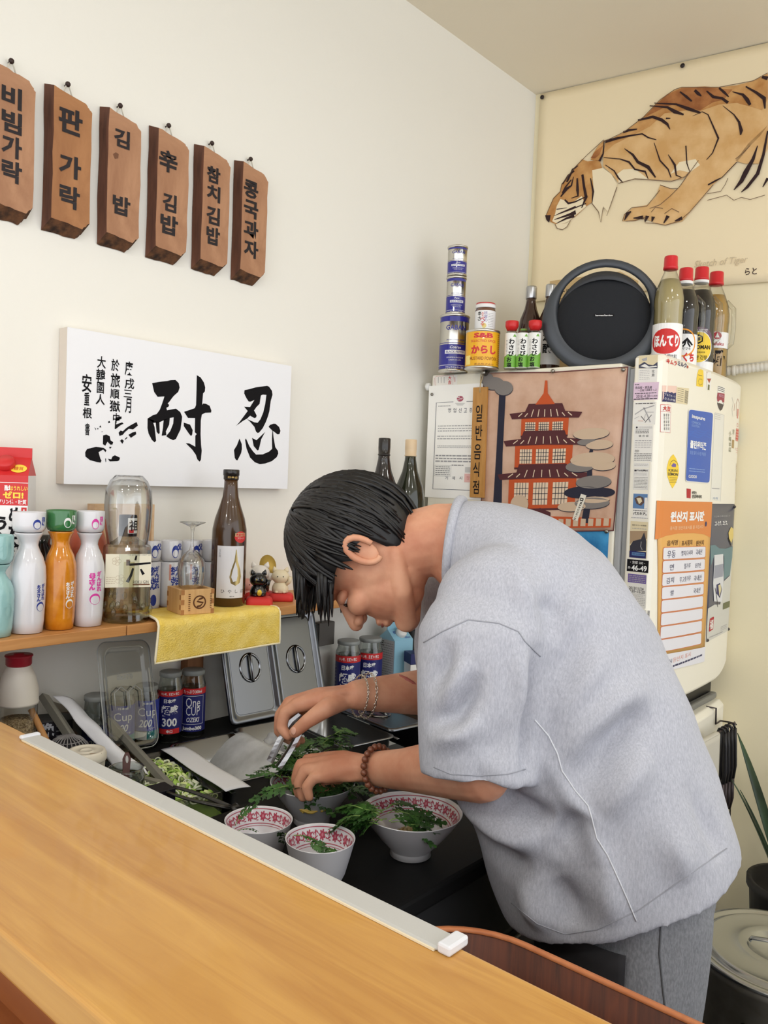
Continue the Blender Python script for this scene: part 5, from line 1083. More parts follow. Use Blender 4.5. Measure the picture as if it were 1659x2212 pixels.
# dark and coral goods behind the flasks
P = shelf_pt(84, 1300, 0.055); t = thing('black_gold_jar', 'round black and gold jar behind the white and orange flasks', 'jar', P, face_cam(P[0], P[1])); q_ = depth(P)/F_PX
b = MB(); hh = zof(84, 1155, P)-S0; b.lathe([(0.024, 0), (0.036, 0.01), (0.038, hh*0.5), (0.03, hh*0.8), (0.018, hh*0.9), (0.02, hh), (0, hh)], 30); b.build('body', mat('black_lacquer', (20, 18, 20), 0.2, coat=0.5), t)
pr = Print(0.0003); pr.disc(-0.02, hh*0.55, 0.014, 0.02, mat('dull_gold', (180, 150, 70), 0.4, metal=0.4), 0); pr.disc(0.018, hh*0.35, 0.012, 0.018, mat('dull_gold'), 0); pr.build('gold_pattern', wrap(lambda v: float(np.interp(v, [0, 0.01, hh*0.5, hh*0.8], [0.024, 0.036, 0.038, 0.03]))), t)
P = shelf_pt(186, 1300, 0.062); t = thing('coral_doll', 'coral red rounded doll peeking between the orange flask and the clear bottle', 'doll', P, face_cam(P[0], P[1]))
b = MB(); hh = zof(186, 1122, P)-S0; b.lathe([(0.03, 0), (0.042, 0.02), (0.045, hh*0.4), (0.04, hh*0.72), (0.028, hh*0.92), (0.012, hh*0.99), (0, hh)], 32); b.build('body', mat('coral_lacquer', (224, 112, 84), 0.35, coat=0.3), t)
b = MB(); b.lathe([(0.046, hh*0.22), (0.0465, hh*0.3), (0.0458, hh*0.42)], 32); b.build('sash', mat('wine_red', (140, 40, 46), 0.4), t)
# pale wooden box behind the clear bottle
P = shelf_pt(262, 1300, 0.012); t = thing('wooden_tray_box', 'pale thin wooden box leaning on the wall behind the clear bottle', 'box', P, pi/2)
pw = wood('pale_wood', (206, 172, 134), (222, 192, 156), (6, 60, 60), 0.6); zt = zof(262, 1088, P)-S0; wl = float(onX(196, 1180, 0.03)[1]-P[1]); wr = float(onX(325, 1180, 0.03)[1]-P[1])
b = MB(); b.box((wl, -0.008, 0), (wr, -0.001, zt)); b.build('back_board', pw, t)
for a in ((wl, wl+0.006), (wr-0.006, wr)):
    b = MB(); b.box((a[0], -0.03, 0), (a[1], -0.008, zt)); b.build('side_board', pw, t)
b = MB(); b.box((wl, -0.03, 0), (wr, -0.008, 0.006)); b.build('bottom_board', pw, t)
# clear hexagonal bottle with an upturned glass over its neck
P = shelf_pt(271, 1343, 0.148); d = depth(P); R = 51*d/F_PX; h = zof(271, 1112, P)-S0; zsh = zof(271, 1172, P)-S0
t = thing('clear_hexagonal_bottle', 'clear six-sided bottle with a cream label and black brush character', 'bottle', P, face_cam(P[0], P[1], 0.1))
glassb = thin_glass('bottle_glass', (246, 248, 242), 0.10, 0.03); spirit = thin_glass('clear_spirit', (240, 236, 218), 0.05, 0.08)
b = MB()
def hexring(r, z, rd=0.18):
    out = []
    for k in range(36):
        a = 2*pi*k/36; rr_ = r*(1-rd+rd*(cos(pi/6)/cos(((a+pi/6) % (pi/3))-pi/6))); out.append((rr_*cos(a), rr_*sin(a), z))
    return out
b.loft([hexring(R*0.93, 0), hexring(R*0.98, 0.004), hexring(R*0.99, 0.016), hexring(R*0.95, 0.02), hexring(R, zsh*0.2), hexring(R, zsh*0.92), hexring(R*0.97, zsh*0.96), hexring(R*0.55, zsh*1.03, 0), hexring(R*0.36, zsh*1.08, 0), hexring(R*0.33, h*0.86, 0)], smooth=False, cap=True); b.build('glass', glassb, t)
b = MB(); b.loft([hexring(R*0.90, 0.008), hexring(R*0.93, zsh*0.25), hexring(R*0.93, zsh*0.75), hexring(R*0.93, zsh*0.78)], smooth=False); b.build('liquid', spirit, t)
b = MB()
for k in range(26):
    a = R_ = None
    aa = random.uniform(0, 2*pi); zz = random.uniform(0.02, zsh*0.38); b.sphere((R*0.98*cos(aa), R*0.98*sin(aa), zz), 0.005, None, 8, (1, 1, 1.6))
b.build('embossed_flowers', glassb, t)['kind'] = 'stuff'
b = MB(); b.lathe([(R*0.36, h*0.80), (R*0.37, h*0.805), (R*0.37, h*0.99), (R*0.34, h), (0, h)], 28); b.build('cap', INK, t)
crm = mat('cream_label', (236, 230, 208), 0.6); pr = Print(0.0003); HB = zsh
pr.rect(-R*0.93, HB*0.46, R*0.88, HB*0.88, crm, 0)
pr.line([(R*0.28, HB*0.86), (R*0.24, HB*0.80)], [0.003, 0.0042], INK, 1); pr.line([(-R*0.02, HB*0.79), (R*0.02, HB*0.745), (R*0.86, HB*0.765)], [0.006, 0.005, 0.0035], INK, 1); pr.line([(R*0.16, HB*0.70), (R*0.08, HB*0.61), (-R*0.06, HB*0.525)], [0.004, 0.005, 0.0065], INK, 1); pr.line([(R*0.46, HB*0.69), (R*0.58, HB*0.62)], [0.003, 0.006], INK, 1); pr.rect(-R*0.12, HB*0.735, R*0.02, HB*0.81, mat('stamp_brown', (120, 84, 58), 0.6), 1)
pr.text('THE JAPANESE CRAFT GIN', R*0.4, HB*0.865, HB*0.022, GREY, 1, wid=R*0.95); pr.text('ROKU GIN', R*0.48, HB*0.525, HB*0.04, dkink, 1, wid=R*0.62); pr.rect(R*0.16, HB*0.483, R*0.84, HB*0.503, mat('stamp_brown'), 1); flo = mat('flower_line', (200, 184, 158), 0.6)
for (cu, cv, rr_) in [(-R*0.5, HB*0.79, R*0.17), (-R*0.34, HB*0.56, R*0.19)]:
    for k in range(5): a = 2*pi*k/5; pr.ring(cu+rr_*0.6*cos(a), cv+rr_*0.6*sin(a), rr_*0.5, 0.0006, flo, 1, 14)
pr.scrib(-R*0.9, HB*0.5, -R*0.55, HB*0.6, 4, flo, 1, 0.25, 2)
pr.build('label', lambda u, v, e: (u, -R*0.885-e, v), t)
pr = Print(0.0003); w1 = R*0.42; pr.rect(-w1, h*0.83, -w1*0.1, h*0.975, INK, 0); pr.rect(-w1*0.1, h*0.83, w1, h*0.975, stw, 0); pr.text('祖', w1*0.55, h*0.905, h*0.1, INK, 1, bold=0.02); pr.rect(0, h*0.835, w1*0.5, h*0.865, cr, 1); pr.build('neck_label', wrap(R*0.40), t)
Pg = (P[0], P[1], S0+zsh*0.985); hg = zof(258, 1026, P)-Pg[2]; Rg = 50*d/F_PX
t = thing('upturned_tumbler', 'clear drinking glass turned upside down over the neck of the clear bottle', 'glass', Pg, 0)
tum = thin_glass('tumbler_glass', (252, 253, 253), 0.14, 0.02)
b = MB(); b.lathe([(Rg*0.84, 0), (Rg*0.95, hg*0.25), (Rg*1.0, hg*0.55), (Rg*0.95, hg*0.78), (Rg*0.78, hg*0.92), (Rg*0.6, hg*0.985), (Rg*0.56, hg), (Rg*0.5, hg*0.992), (Rg*0.45, hg*0.975), (0, hg*0.975)], 44, caps=(False, False)); b.lathe([(Rg*0.81, 0), (Rg*0.92, hg*0.25), (Rg*0.97, hg*0.55), (Rg*0.92, hg*0.77), (Rg*0.72, hg*0.90), (Rg*0.4, hg*0.94), (0, hg*0.945)], 44, caps=(False, False)); b.build('glass', tum, t, fix=False)
# white cups with blue emblems at the back
for k, px in enumerate((322, 366, 411, 455)):
    P = shelf_pt(px, 1300, 0.05); d = depth(P); R = 22.5*d/F_PX; hm = zof(px, 1212, P)-S0; nm = ('behind the clear bottle', 'behind the left of the wooden measure', 'behind the upturned wine glass', 'behind the brown sake bottle')[k]
    t = thing('white_mug', 'white mug with blue lettering %s' % nm, 'mug', P, face_cam(P[0], P[1]), 'white mugs with blue lettering')
    b = MB(); b.lathe([(R*0.85, 0), (R*0.95, 0.003), (R, 0.012), (R, hm*0.97), (R*0.97, hm), (R*0.9, hm*0.97), (R*0.88, 0.01), (0, 0.008)], 36); b.build('body', white_c, t)
    pr = Print(0.0002); pr.vtext('がんばれ', R*0.75, hm*0.92, hm*0.12, royal2, 1, 0.06, 0); pr.vtext('お父さん', R*0.3, hm*0.9, hm*0.12, royal2, 1, 0.07, 0); pr.rect(-R*0.1, hm*0.6, R*0.08, hm*0.95, mat('salmon'), 1); pr.disc(R*0.4, hm*0.2, R*0.3, hm*0.12, royal2, 1); pr.build('lettering', wrap(R), t)
    hc = zof(px, 1167, P)-S0-hm
    c = thing('small_white_cup', 'small white cup stacked on the mug %s' % nm, 'cup', (P[0], P[1], S0+hm+0.0006), face_cam(P[0], P[1]), 'small white cups on the mugs')
    b = MB(); b.lathe([(R*0.72, 0), (R*0.86, 0.001), (R*0.97, hc*0.2), (R, hc*0.4), (R, hc*0.97), (R*0.97, hc), (R*0.9, hc*0.97), (R*0.88, hc*0.3), (0, hc*0.2)], 36); b.build('body', white_c, c)
    pr = Print(0.0002); pr.disc(R*0.45, hc*0.48, R*0.34, hc*0.3, royal2, 1); pr.disc(R*0.45, hc*0.4, R*0.26, hc*0.18, white_c, 2); pr.text('父', R*0.95, hc*0.7, hc*0.35, royal2, 1, bold=0.05); pr.build('lettering', wrap(R), c)
# yellow cloth over the shelf edge
yc = mat('yellow_waffle_cloth', (244, 214, 112), 0.9, spec=0.1); vary(yc, (240, 208, 98), (250, 224, 132), (30, 30, 30)); bump(yc, (330, 330, 330), 0.6, 0.002, 1, 'voronoi'); yb = mat('cloth_binding', (246, 236, 204), 0.9)
TY0, TY1 = 0.945, 1.262
def cl(s, v):
    # v 0 at the wall-side edge, 1 at the lower hanging edge
    y = TY0+(TY1-TY0)*s; L = 0.215*v; top = 0.125; r = 0.014
    if L < top: x = 0.078+L; z = S0+0.0022
    elif L < top+r*1.57: a = (L-top)/r; x = 0.203+r*sin(a); z = S0+0.0022-r*(1-cos(a))
    else: x = 0.203+r; z = S0+0.0022-r-(L-top-r*1.57)
    sag = 0.004*sin(4*pi*s)*max(0, v-0.6); hump = 0.008*math.exp(-((s-0.02)/0.05)**2)*max(0, 1-abs(v-0.45)/0.3) + 0.0
    y2 = y-0.02*(v-0.5)*(1-s) + 0.03*(v-0.6)*s*(1 if v < 0.6 else 0.2)
    return (x+sag, y2, z+hump)
t = thing('yellow_cloth', 'yellow waffle cloth with cream edging draped over the shelf front', 'cloth', (0.15, 1.1, ST)); o_ = t.location
b = MB(); b.sheet(lambda s, v: tuple(np.array(cl(s, v))-np.array(o_)), 40, 40, yc); b.build('cloth', None, t, solid=0.003)
b = MB(); edge = [cl(0, k/24) for k in range(25)]+[cl(k/20, 1) for k in range(1, 21)]+[cl(1, 1-k/24) for k in range(1, 25)]; b.tube([tuple(np.array(p)-np.array(o_)) for p in edge], 0.0026, 8); b.build('binding', yb, t)
# wooden measure with an upturned wine glass
masw = wood('masu_wood', (206, 160, 104), (224, 184, 128), (50, 50, 4), 0.55); mz = ST+0.0046
A, B_, C_ = onZ(390, 1329, mz), onZ(334, 1317, mz), onZ(461, 1324, mz); ang = math.atan2(C_[1]-A[1], C_[0]-A[0]); Lm = 0.075; hm = zof(390, 1275, A)-mz
cA = A+0.5*Lm*np.array([cos(ang), sin(ang), 0])+0.5*Lm*np.array([-sin(ang), cos(ang), 0])
t = thing('wooden_measure', 'square pale wooden sake measure with a burnt round mark on the yellow cloth', 'measure', (cA[0], cA[1], mz), ang); hl = Lm/2; th = 0.007
def wall(x0, x1, y0, y1): b = MB(); b.box((x0, y0, 0), (x1, y1, hm)); return b.build('side_board', masw, t, bev=0.0008)
wall(-hl, hl, -hl, -hl+th); wall(-hl, hl, hl-th, hl); wall(-hl, -hl+th, -hl+th, hl-th); wall(hl-th, hl, -hl+th, hl-th)
b = MB(); b.box((-hl+th, -hl+th, 0), (hl-th, hl-th, 0.007)); b.build('bottom_board', masw, t)
endg = mat('end_grain', (170, 118, 70), 0.7); brn = mat('burnt_mark', (92, 52, 24), 0.7)
pr = Print(0.0002)
for k in range(5):
    v0 = hm*k/5; 
    if k % 2 == 0: pr.rect(-hl, v0, -hl+th*1.1, v0+hm/5, endg, 0); pr.rect(hl-th*1.1, v0, hl, v0+hm/5, endg, 0)
pr.ring(0.004, hm*0.48, hm*0.28, 0.003, brn, 1); pr.line([(0.012, hm*0.66), (0.004, hm*0.6), (-0.002, hm*0.52), (0.012, hm*0.45), (0.006, hm*0.33), (-0.002, hm*0.3)], 0.004, brn, 1); pr.scrib(-0.021, hm*0.12, -0.0165, hm*0.85, 9, brn, 1, 0.4, 3); pr.scrib(0.028, hm*0.2, 0.0315, hm*0.85, 9, brn, 1, 0.4, 5)
pr.build('burnt_mark', lambda u, v, e: (u, -hl-e-0.0002, v), t)
pr = Print(0.0002)
for k in range(5):
    v0 = hm*k/5
    if k % 2 == 1: pr.rect(-hl, v0, -hl+th*1.1, v0+hm/5, endg, 0); pr.rect(hl-th*1.1, v0, hl, v0+hm/5, endg, 0)
pr.build('joints', lambda u, v, e: (-hl-e-0.0002, -u, v), t)
gz = mz+hm+0.0006; P = np.array([cA[0], cA[1], gz]); d = depth(P); hg = zof(402, 1127, P)-gz; Rb = 30*d/F_PX
t = thing('wine_glass', 'clear stemmed wine glass standing upside down on the wooden measure', 'glass', P, 0)
b = MB(); b.lathe([(Rb*0.86, 0), (Rb*0.97, hg*0.18), (Rb, hg*0.28), (Rb*0.9, hg*0.42), (Rb*0.55, hg*0.52), (Rb*0.2, hg*0.57), (Rb*0.11, hg*0.66), (Rb*0.10, hg*0.84), (Rb*0.16, hg*0.92), (Rb*0.7, hg*0.975), (Rb*0.92, hg*0.992), (Rb*0.9, hg), (Rb*0.3, hg*0.985), (0, hg*0.975)], 40, caps=(False, False)); b.lathe([(Rb*0.82, 0), (Rb*0.93, hg*0.18), (Rb*0.96, hg*0.28), (Rb*0.86, hg*0.41), (Rb*0.5, hg*0.505), (0, hg*0.54)], 40, caps=(False, False)); b.build('glass', tum, t, fix=False)
# brown sake bottle
P = shelf_pt(491, 1306, 0.125, ST+0.0046); d = depth(P); R = 37*d/F_PX; h = zof(497, 1014, P)-P[2]
t = thing('sake_bottle', 'tall brown sake bottle with a white label and a water-drop picture', 'bottle', P, face_cam(P[0], P[1], 0.25))
bg = mat('amber_brown_glass', (66, 42, 18), 0.22, coat=0.5); vary(bg, (58, 36, 16), (78, 50, 22), (4, 4, 4))
pf = [(R*0.93, 0), (R, 0.004), (R, h*0.50), (R*0.985, h*0.56), (R*0.86, h*0.64), (R*0.62, h*0.73), (R*0.46, h*0.80), (R*0.40, h*0.87), (R*0.39, h*0.93)]
b = MB(); b.lathe(pf, 44); b.build('glass', bg, t)
b = MB(); b.lathe([(R*0.43, h*0.925), (R*0.44, h*0.93), (R*0.44, h*0.955), (R*0.47, h*0.957), (R*0.47, h*0.995), (R*0.43, h), (0, h)], 30); b.build('cap', mat('black_cap', (30, 26, 24), 0.3, coat=0.3), t)
pr = Print(0.0002); pr.text('日本盛', 0, h*0.943, h*0.014, mat('label_gold'), 1, wid=R*0.6, bold=0.03)
pr.build('cap_lettering', wrap(R*0.442), t)
pr = Print(0.0002); pr.rect(-R*0.95, h*0.065, R*0.75, h*0.445, mat('sake_label', (226, 226, 230), 0.5), 0)
gd = mat('drop_gold', (176, 156, 104), 0.25, metal=0.7); cu = R*0.18
pr.poly([(cu-R*0.02, h*0.42), (cu+R*0.02, h*0.42), (cu+R*0.1, h*0.34), (cu+R*0.3, h*0.27), (cu+R*0.36, h*0.22), (cu+R*0.28, h*0.175), (cu, h*0.155), (cu-R*0.28, h*0.175), (cu-R*0.36, h*0.22), (cu-R*0.28, h*0.27), (cu-R*0.1, h*0.34)], gd, 1)
pr.poly([(cu-R*0.03, h*0.33), (cu+R*0.1, h*0.28), (cu+R*0.13, h*0.23), (cu+R*0.06, h*0.19), (cu-R*0.15, h*0.185), (cu-R*0.26, h*0.22), (cu-R*0.18, h*0.27)], mat('drop_white', (222, 224, 230), 0.3), 2)
for i, ch in enumerate('ひやしぼ'): pr.text(ch, -R*0.55+R*0.4*i, h*0.115, h*0.026, INK, 1)
pr.text('菊水', 0.0, h*0.078, h*0.008, INK, 1, wid=R*0.3); pr.vtext('日本酒', -R*0.78, h*0.42, h*0.018, GREY, 1)
pr.disc(R*0.45, h*0.51, R*0.40, h*0.042, cr, 1); pr.rect(R*0.08, h*0.515, R*0.82, h*0.54, mat('seal_gold', (196, 176, 130), 0.5), 2); pr.text('最高金賞', R*0.45, h*0.527, h*0.022, cr, 3, wid=R*0.66, bold=0.03); pr.text('アワード', R*0.45, h*0.50, h*0.014, WHITE, 2, wid=R*0.45)
pr.build('label', wrap(prof_r(pf)), t)
# lucky cats on red cushions
cat_b = mat('black_cat_glaze', (16, 15, 17), 0.12, coat=0.6); cat_w = mat('white_cat_glaze', (236, 230, 222), 0.3, coat=0.3); cat_c = mat('cream_cat_glaze', (226, 212, 180), 0.35); redc = mat('cushion_red', (206, 48, 44), 0.6); gold = mat('coin_gold', (214, 186, 60), 0.35, metal=0.3)
def cushion(px, py, x, W, D, H_, rz, lab):
    P = shelf_pt(px, py, x); t = thing('red_cushion', lab, 'cushion', P, rz, 'red cushions of the lucky cats')
    b = MB(); b.loft([[(a*s, c*s2, z) for a, c in rrect(W, D, min(W, D)*0.25, 5)] for s, s2, z in ((0.96, 0.96, 0), (1.0, 1.0, H_*0.25), (1.0, 1.0, H_*0.6), (0.9, 0.9, H_*0.9), (0.78, 0.78, H_))]); b.build('cushion', redc, t); return t, P
def lucky_cat(P, s, m, rz, lab, coin=True, paw=1):
    t = thing('lucky_cat', lab, 'figurine', P, rz, 'lucky cat figurines')
    b = MB(); b.lathe([(0.30*s, 0), (0.36*s, 0.03*s), (0.36*s, 0.22*s), (0.29*s, 0.40*s), (0.18*s, 0.50*s), (0, 0.52*s)], 26, sy=0.85); b.build('body', m, t)
    b = MB(); b.sphere((0, -0.03*s, 0.70*s), 0.36*s, None, 24, (1.08, 0.9, 0.86)); hd = b.build('head', m, t)
    for sx in (-1, 1):
        b = MB(); b.lathe([(0.12*s, 0), (0.10*s, 0.08*s), (0.03*s, 0.2*s), (0, 0.22*s)], 12, sy=0.5, cx=0); o = b.build('ear', m, hd); o.location = (sx*0.23*s, -0.02*s, 0.93*s); o.rotation_euler = (0, sx*0.3, 0)
        b = MB(); b.sphere((sx*0.16*s, -0.24*s, 0.06*s), 0.09*s, None, 12, (1, 1.2, 0.7)); b.build('foot', m, t)
        b = MB(); b.sphere((sx*0.12*s, -0.335*s, 0.73*s), 0.028*s, None, 8); b.build('eye', gold if m is cat_b else INK, hd)
    b = MB(); b.tube([(paw*0.26*s, -0.1*s, 0.38*s), (paw*0.40*s, -0.16*s, 0.5*s), (paw*0.42*s, -0.18*s, 0.72*s)], [0.08*s, 0.08*s, 0.095*s], 10); b.build('raised_paw', m, t)
    if coin: b = MB(); b.lathe([(0.10*s, 0), (0.105*s, 0.01*s), (0.10*s, 0.025*s), (0, 0.025*s)], 20, sy=1.35); o = b.build('coin', gold, t); o.location = (0.02*s, -0.30*s, 0.17*s); o.rotation_euler = (pi/2, 0, 0)
    return t
t, P = cushion(560, 1297, 0.155, 0.062, 0.05, 0.02, face_cam(0.155, 1.25), 'red cushion in front under the small black lucky cat')
lucky_cat((P[0]-0.012, P[1]+0.006, S0+0.0205), 0.054, cat_b, face_cam(P[0], P[1], 0.12), 'small glossy black lucky cat holding a gold coin')
t, P2 = cushion(560, 1288, 0.075, 0.075, 0.055, 0.018, face_cam(0.08, 1.3), 'red cushion at the back under the white and black cat')
tcat = lucky_cat((P2[0], P2[1], S0+0.0185), 0.064, cat_w, face_cam(P2[0], P2[1]), 'larger white lucky cat with a gold coin on its shoulder behind the black one', False)
b = MB(); b.lathe([(0.02, 0), (0.021, 0.002), (0.02, 0.005), (0, 0.005)], 20, sy=1.3); o = b.build('gold_coin', mat('dull_gold'), tcat); o.location = (0.018, 0.012, 0.062); o.rotation_euler = (pi/2-0.4, 0, 0.2)
b = MB(); b.lathe([(0.0236, 0.002), (0.0242, 0.008), (0.0242, 0.02), (0.02, 0.026)], 24, sy=0.87); b.build('black_robe', cat_b, tcat)
t, P3 = cushion(607, 1287, 0.125, 0.06, 0.05, 0.018, face_cam(0.12, 1.33), 'red cushion under the cream cat, partly behind the man')
lucky_cat((P3[0]-0.004, P3[1], S0+0.0185), 0.056, cat_c, face_cam(P3[0], P3[1]), 'cream lucky cat beside the black one, next to the man', False)
P4 = shelf_pt(533, 1285, 0.06); lucky_cat(P4, 0.05, mat('pinkish_glaze', (222, 160, 146), 0.4), face_cam(P4[0], P4[1]), 'small pinkish cat figurine peeking past the brown bottle', False)
# two tall bottles behind the head
for k, (px, ty, capm, glassm, lm, lab) in enumerate([(818, 946, mat('black_cap'), mat('near_black_glass', (26, 20, 20), 0.12, coat=0.6), mat('label_pink', (206, 120, 124), 0.5), 'tall black bottle with a black cap behind the head of the man'), (875, 949, mat('peach_cap', (222, 196, 160), 0.4), mat('dark_green_glass', (34, 38, 24), 0.12, coat=0.6), stw, 'tall dark green bottle with a peach cap behind the man')]):
    P = np.array([0.105, 0, 0]); p = onX(px, 1290, 0.105); P = np.array([0.105, p[1], S0]); d = depth(P); h = zof(px, ty, P)-S0; R = 0.046
    t = thing('tall_bottle', lab, 'bottle', P, face_cam(P[0], P[1])); pf = [(R*0.95, 0), (R, 0.005), (R, h*0.58), (R*0.85, h*0.68), (R*0.5, h*0.78), (R*0.36, h*0.86), (R*0.33, h*0.93)]
    b = MB(); b.lathe(pf, 36); b.build('glass', glassm, t)
    b = MB(); b.lathe([(R*0.38, h*0.885), (R*0.38, h*0.893), (R*0.35, h*0.895), (R*0.37, h*0.935), (R*0.37, h*0.995), (R*0.34, h), (0, h)], 26); b.build('cap', capm, t)
    pr = Print(0.0002); pr.rect(-R*1.5, h*0.12, R*1.5, h*0.52, lm, 0); pr.vtext('吟醸', 0, h*0.5, h*0.12, INK, 1, 0.04); pr.build('label', wrap(prof_r(pf)), t)

# ================================================================ below the shelf: jars, tubs, cups
Z0 = PT+0.0006
def station(px, py, x, z=Z0): p = onX(px, py, x); return np.array([x, p[1], z])
# bulk sesame bottle with white dome
P = station(38, 1560, 0.085); d = depth(P); R = 40*d/F_PX; zd = zof(38, 1515, P)-Z0; zr = zof(38, 1437, P)-Z0; zt = zof(38, 1414, P)-Z0
t = thing('seed_bottle', 'clear bottle of brown seeds with a white dome and red lid', 'bottle', P, 0)
seeds = mat('sesame_seeds', (150, 128, 98), 0.9); vary(seeds, (104, 84, 60), (186, 166, 132), (260, 260, 260), 1, 2); bump(seeds, (260, 260, 260), 1.0, 0.003)
b = MB(); b.lathe([(0, 0.002), (R*0.94, 0.002), (R*0.94, zd*0.78), (0, zd*0.8)], 32); b.build('seeds', seeds, t)['kind'] = 'stuff'
b = MB(); b.lathe([(R*0.95, 0), (R, 0.004), (R, zd)], 36, caps=(True, False)); b.build('clear_body', thin_glass('clear_plastic'), t)
b = MB(); b.lathe([(R*1.03, zd-0.004), (R*1.04, zd), (R*1.02, zd+(zr-zd)*0.35), (R*0.86, zd+(zr-zd)*0.7), (R*0.62, zr-0.002), (R*0.55, zr+0.003), (0, zr+0.003)], 40); b.build('white_dome', mat('ivory_plastic', (232, 226, 214), 0.45), t)
b = MB(); b.lathe([(R*0.60, zr), (R*0.66, zr+0.003), (R*0.66, zt-0.004), (R*0.72, zt-0.002), (R*0.70, zt), (R*0.28, zt), (R*0.25, zt+0.003), (0, zt+0.003)], 30); b.build('red_lid', mat('lid_crimson', (160, 34, 48), 0.4), t)
# black drink box with brush lettering
P = station(112, 1600, 0.04); t = thing('black_drink_box', 'black paper drink box with white brush lettering against the wall', 'carton', P, pi/2-0.35); zt = zof(112, 1549, P)-Z0
b = MB(); b.box((-0.035, -0.03, 0), (0.035, 0.03, zt)); b.build('carton', mat('box_black', (26, 24, 32), 0.4), t, bev=0.001)
pr = Print(0.0003); pr.vtext('晩酌', -0.014, zt-0.002, 0.03, mat('silver_ink', (186, 188, 196), 0.5), 1, 0.03); pr.scrib(0.004, 0.01, 0.03, zt-0.006, 8, GREY, 1, 0.2, 3); pr.build('lettering', lambda u, v, e: (u, -0.0303-e, v), t)
# wooden stick, knitted net pad
A = onX(67, 1532, 0.10); B_ = onX(112, 1625, 0.15); t = thing('wooden_stick', 'thick round wooden stick standing against the seed bottle', 'stick', B_)
b = MB(); b.tube([tuple((A-B_)*k/6+np.array([0, 0, 0])) for k in range(-3, 7)], 0.0062, 10); b.build('stick', wood('stick_wood', (176, 124, 70), (198, 148, 92), (30, 30, 6), 0.6), t)
P = station(146, 1625, 0.12); R = 0.03; t = thing('net_scrubber', 'round grey and black netted scrubber beside the wooden stick', 'scrubber', P, 0); zt = zof(140, 1590, P)-Z0
net = mat('grey_netting', (140, 138, 138), 0.8); b = MB(); b.sphere((0, 0, zt*0.55), zt*0.54, None, 20, (1.0, 1.0, 0.85)); b.build('core', mat('net_core', (34, 33, 36), 0.9), t)
for k in range(12):
    b = MB(); a0 = k*pi/12; b.tube([((zt*0.55)*cos(q)*cos(a0)*1.0, (zt*0.55)*cos(q)*sin(a0), zt*0.55+zt*0.47*sin(q)+0.0012*sin(16*q)) for q in [2*pi*j/40 for j in range(40)]], 0.0013, 5, closed=True); b.build('net_strand', net, t)
for k in range(1, 8):
    zz = zt*0.08+zt*0.94*k/8; rr_ = zt*0.555*math.sqrt(max(0.0, 1-((zz-zt*0.55)/(zt*0.47))**2)); b = MB(); b.tube([(rr_*cos(q), rr_*sin(q), zz) for q in [2*pi*j/28 for j in range(28)]], 0.0012, 5, closed=True); b.build('net_strand', net, t)
# sake jars and cups
jarg = thin_glass('jar_glass', (240, 244, 242), 0.12, 0.03); sakel = thin_glass('clear_sake', (224, 228, 224), 0.08, 0.06); lidg = mat('jar_lid', (150, 154, 152), 0.4); cupblue = mat('cup_blue', (44, 58, 158), 0.4); dkblue = mat('jar_blue', (34, 38, 108), 0.4); tealp = mat('cup_teal', (38, 130, 134), 0.4)
def sake_jar(px, yl0, yl1, ytop, ybot, Rpx, x, lab, deco, grp, cap=True, zbase=Z0):
    P = station(px, ybot, x, zbase); d = depth(P); R = Rpx*d/F_PX; h = zof(px, ytop, P)-zbase; v1 = zof(px, yl0, P)-zbase; v0 = zof(px, yl1, P)-zbase
    t = thing('sake_jar', lab, 'jar', P, face_cam(P[0], P[1]), grp)
    b = MB(); b.lathe([(R*0.9, 0), (R, 0.004), (R, v1+0.006), (R*0.86, v1+(h-v1)*0.5), (R*0.82, h-0.008)], 32, caps=(True, False)); b.build('glass', jarg, t)
    b = MB(); b.lathe([(0, 0.003), (R*0.95, 0.004), (R*0.95, v1), (0, v1)], 26); b.build('sake', sakel, t)
    if cap: b = MB(); b.lathe([(R*0.86, h-0.011), (R*0.9, h-0.01), (R*0.9, h-0.001), (R*0.85, h), (0, h)], 30); b.build('lid', lidg, t)
    pr = Print(0.0002); deco(pr, R, v0, v1-v0); pr.build('label', wrap(R), t); return t
def d300(num):
    def f(pr, R, v, L):
        pr.rect(-R*2.2, v, R*2.2, v+L, dkblue, 0); pr.rect(-R*2.2, v+L*0.87, R*2.2, v+L, cr, 1); pr.rect(-R*0.9, v, R*0.9, v+L*0.12, cr, 1); pr.text('キレ味、抜群!< 辛口', 0, v+L*0.935, L*0.07, WHITE, 2, wid=R*1.5, bold=0.02); pr.text('日本盛', 0, v+L*0.77, L*0.1, WHITE, 1, wid=R*1.0, bold=0.04)
        pr.text('超盛', 0, v+L*0.54, L*0.26, WHITE, 1, wid=R*1.45, bold=0.05); pr.text(num, 0, v+L*0.27, L*0.2, WHITE, 1, wid=R*1.25, bold=0.03); pr.text('辛口', 0, v+L*0.06, L*0.07, WHITE, 2, wid=R*0.5, bold=0.03); pr.rect(-R*1.6, v+L*0.02, -R*1.15, v+L*0.18, GREY, 1); pr.scrib(-R*1.7, v+L*0.25, -R*1.1, v+L*0.8, 8, GREY, 1, 0.25, 2)
    return f
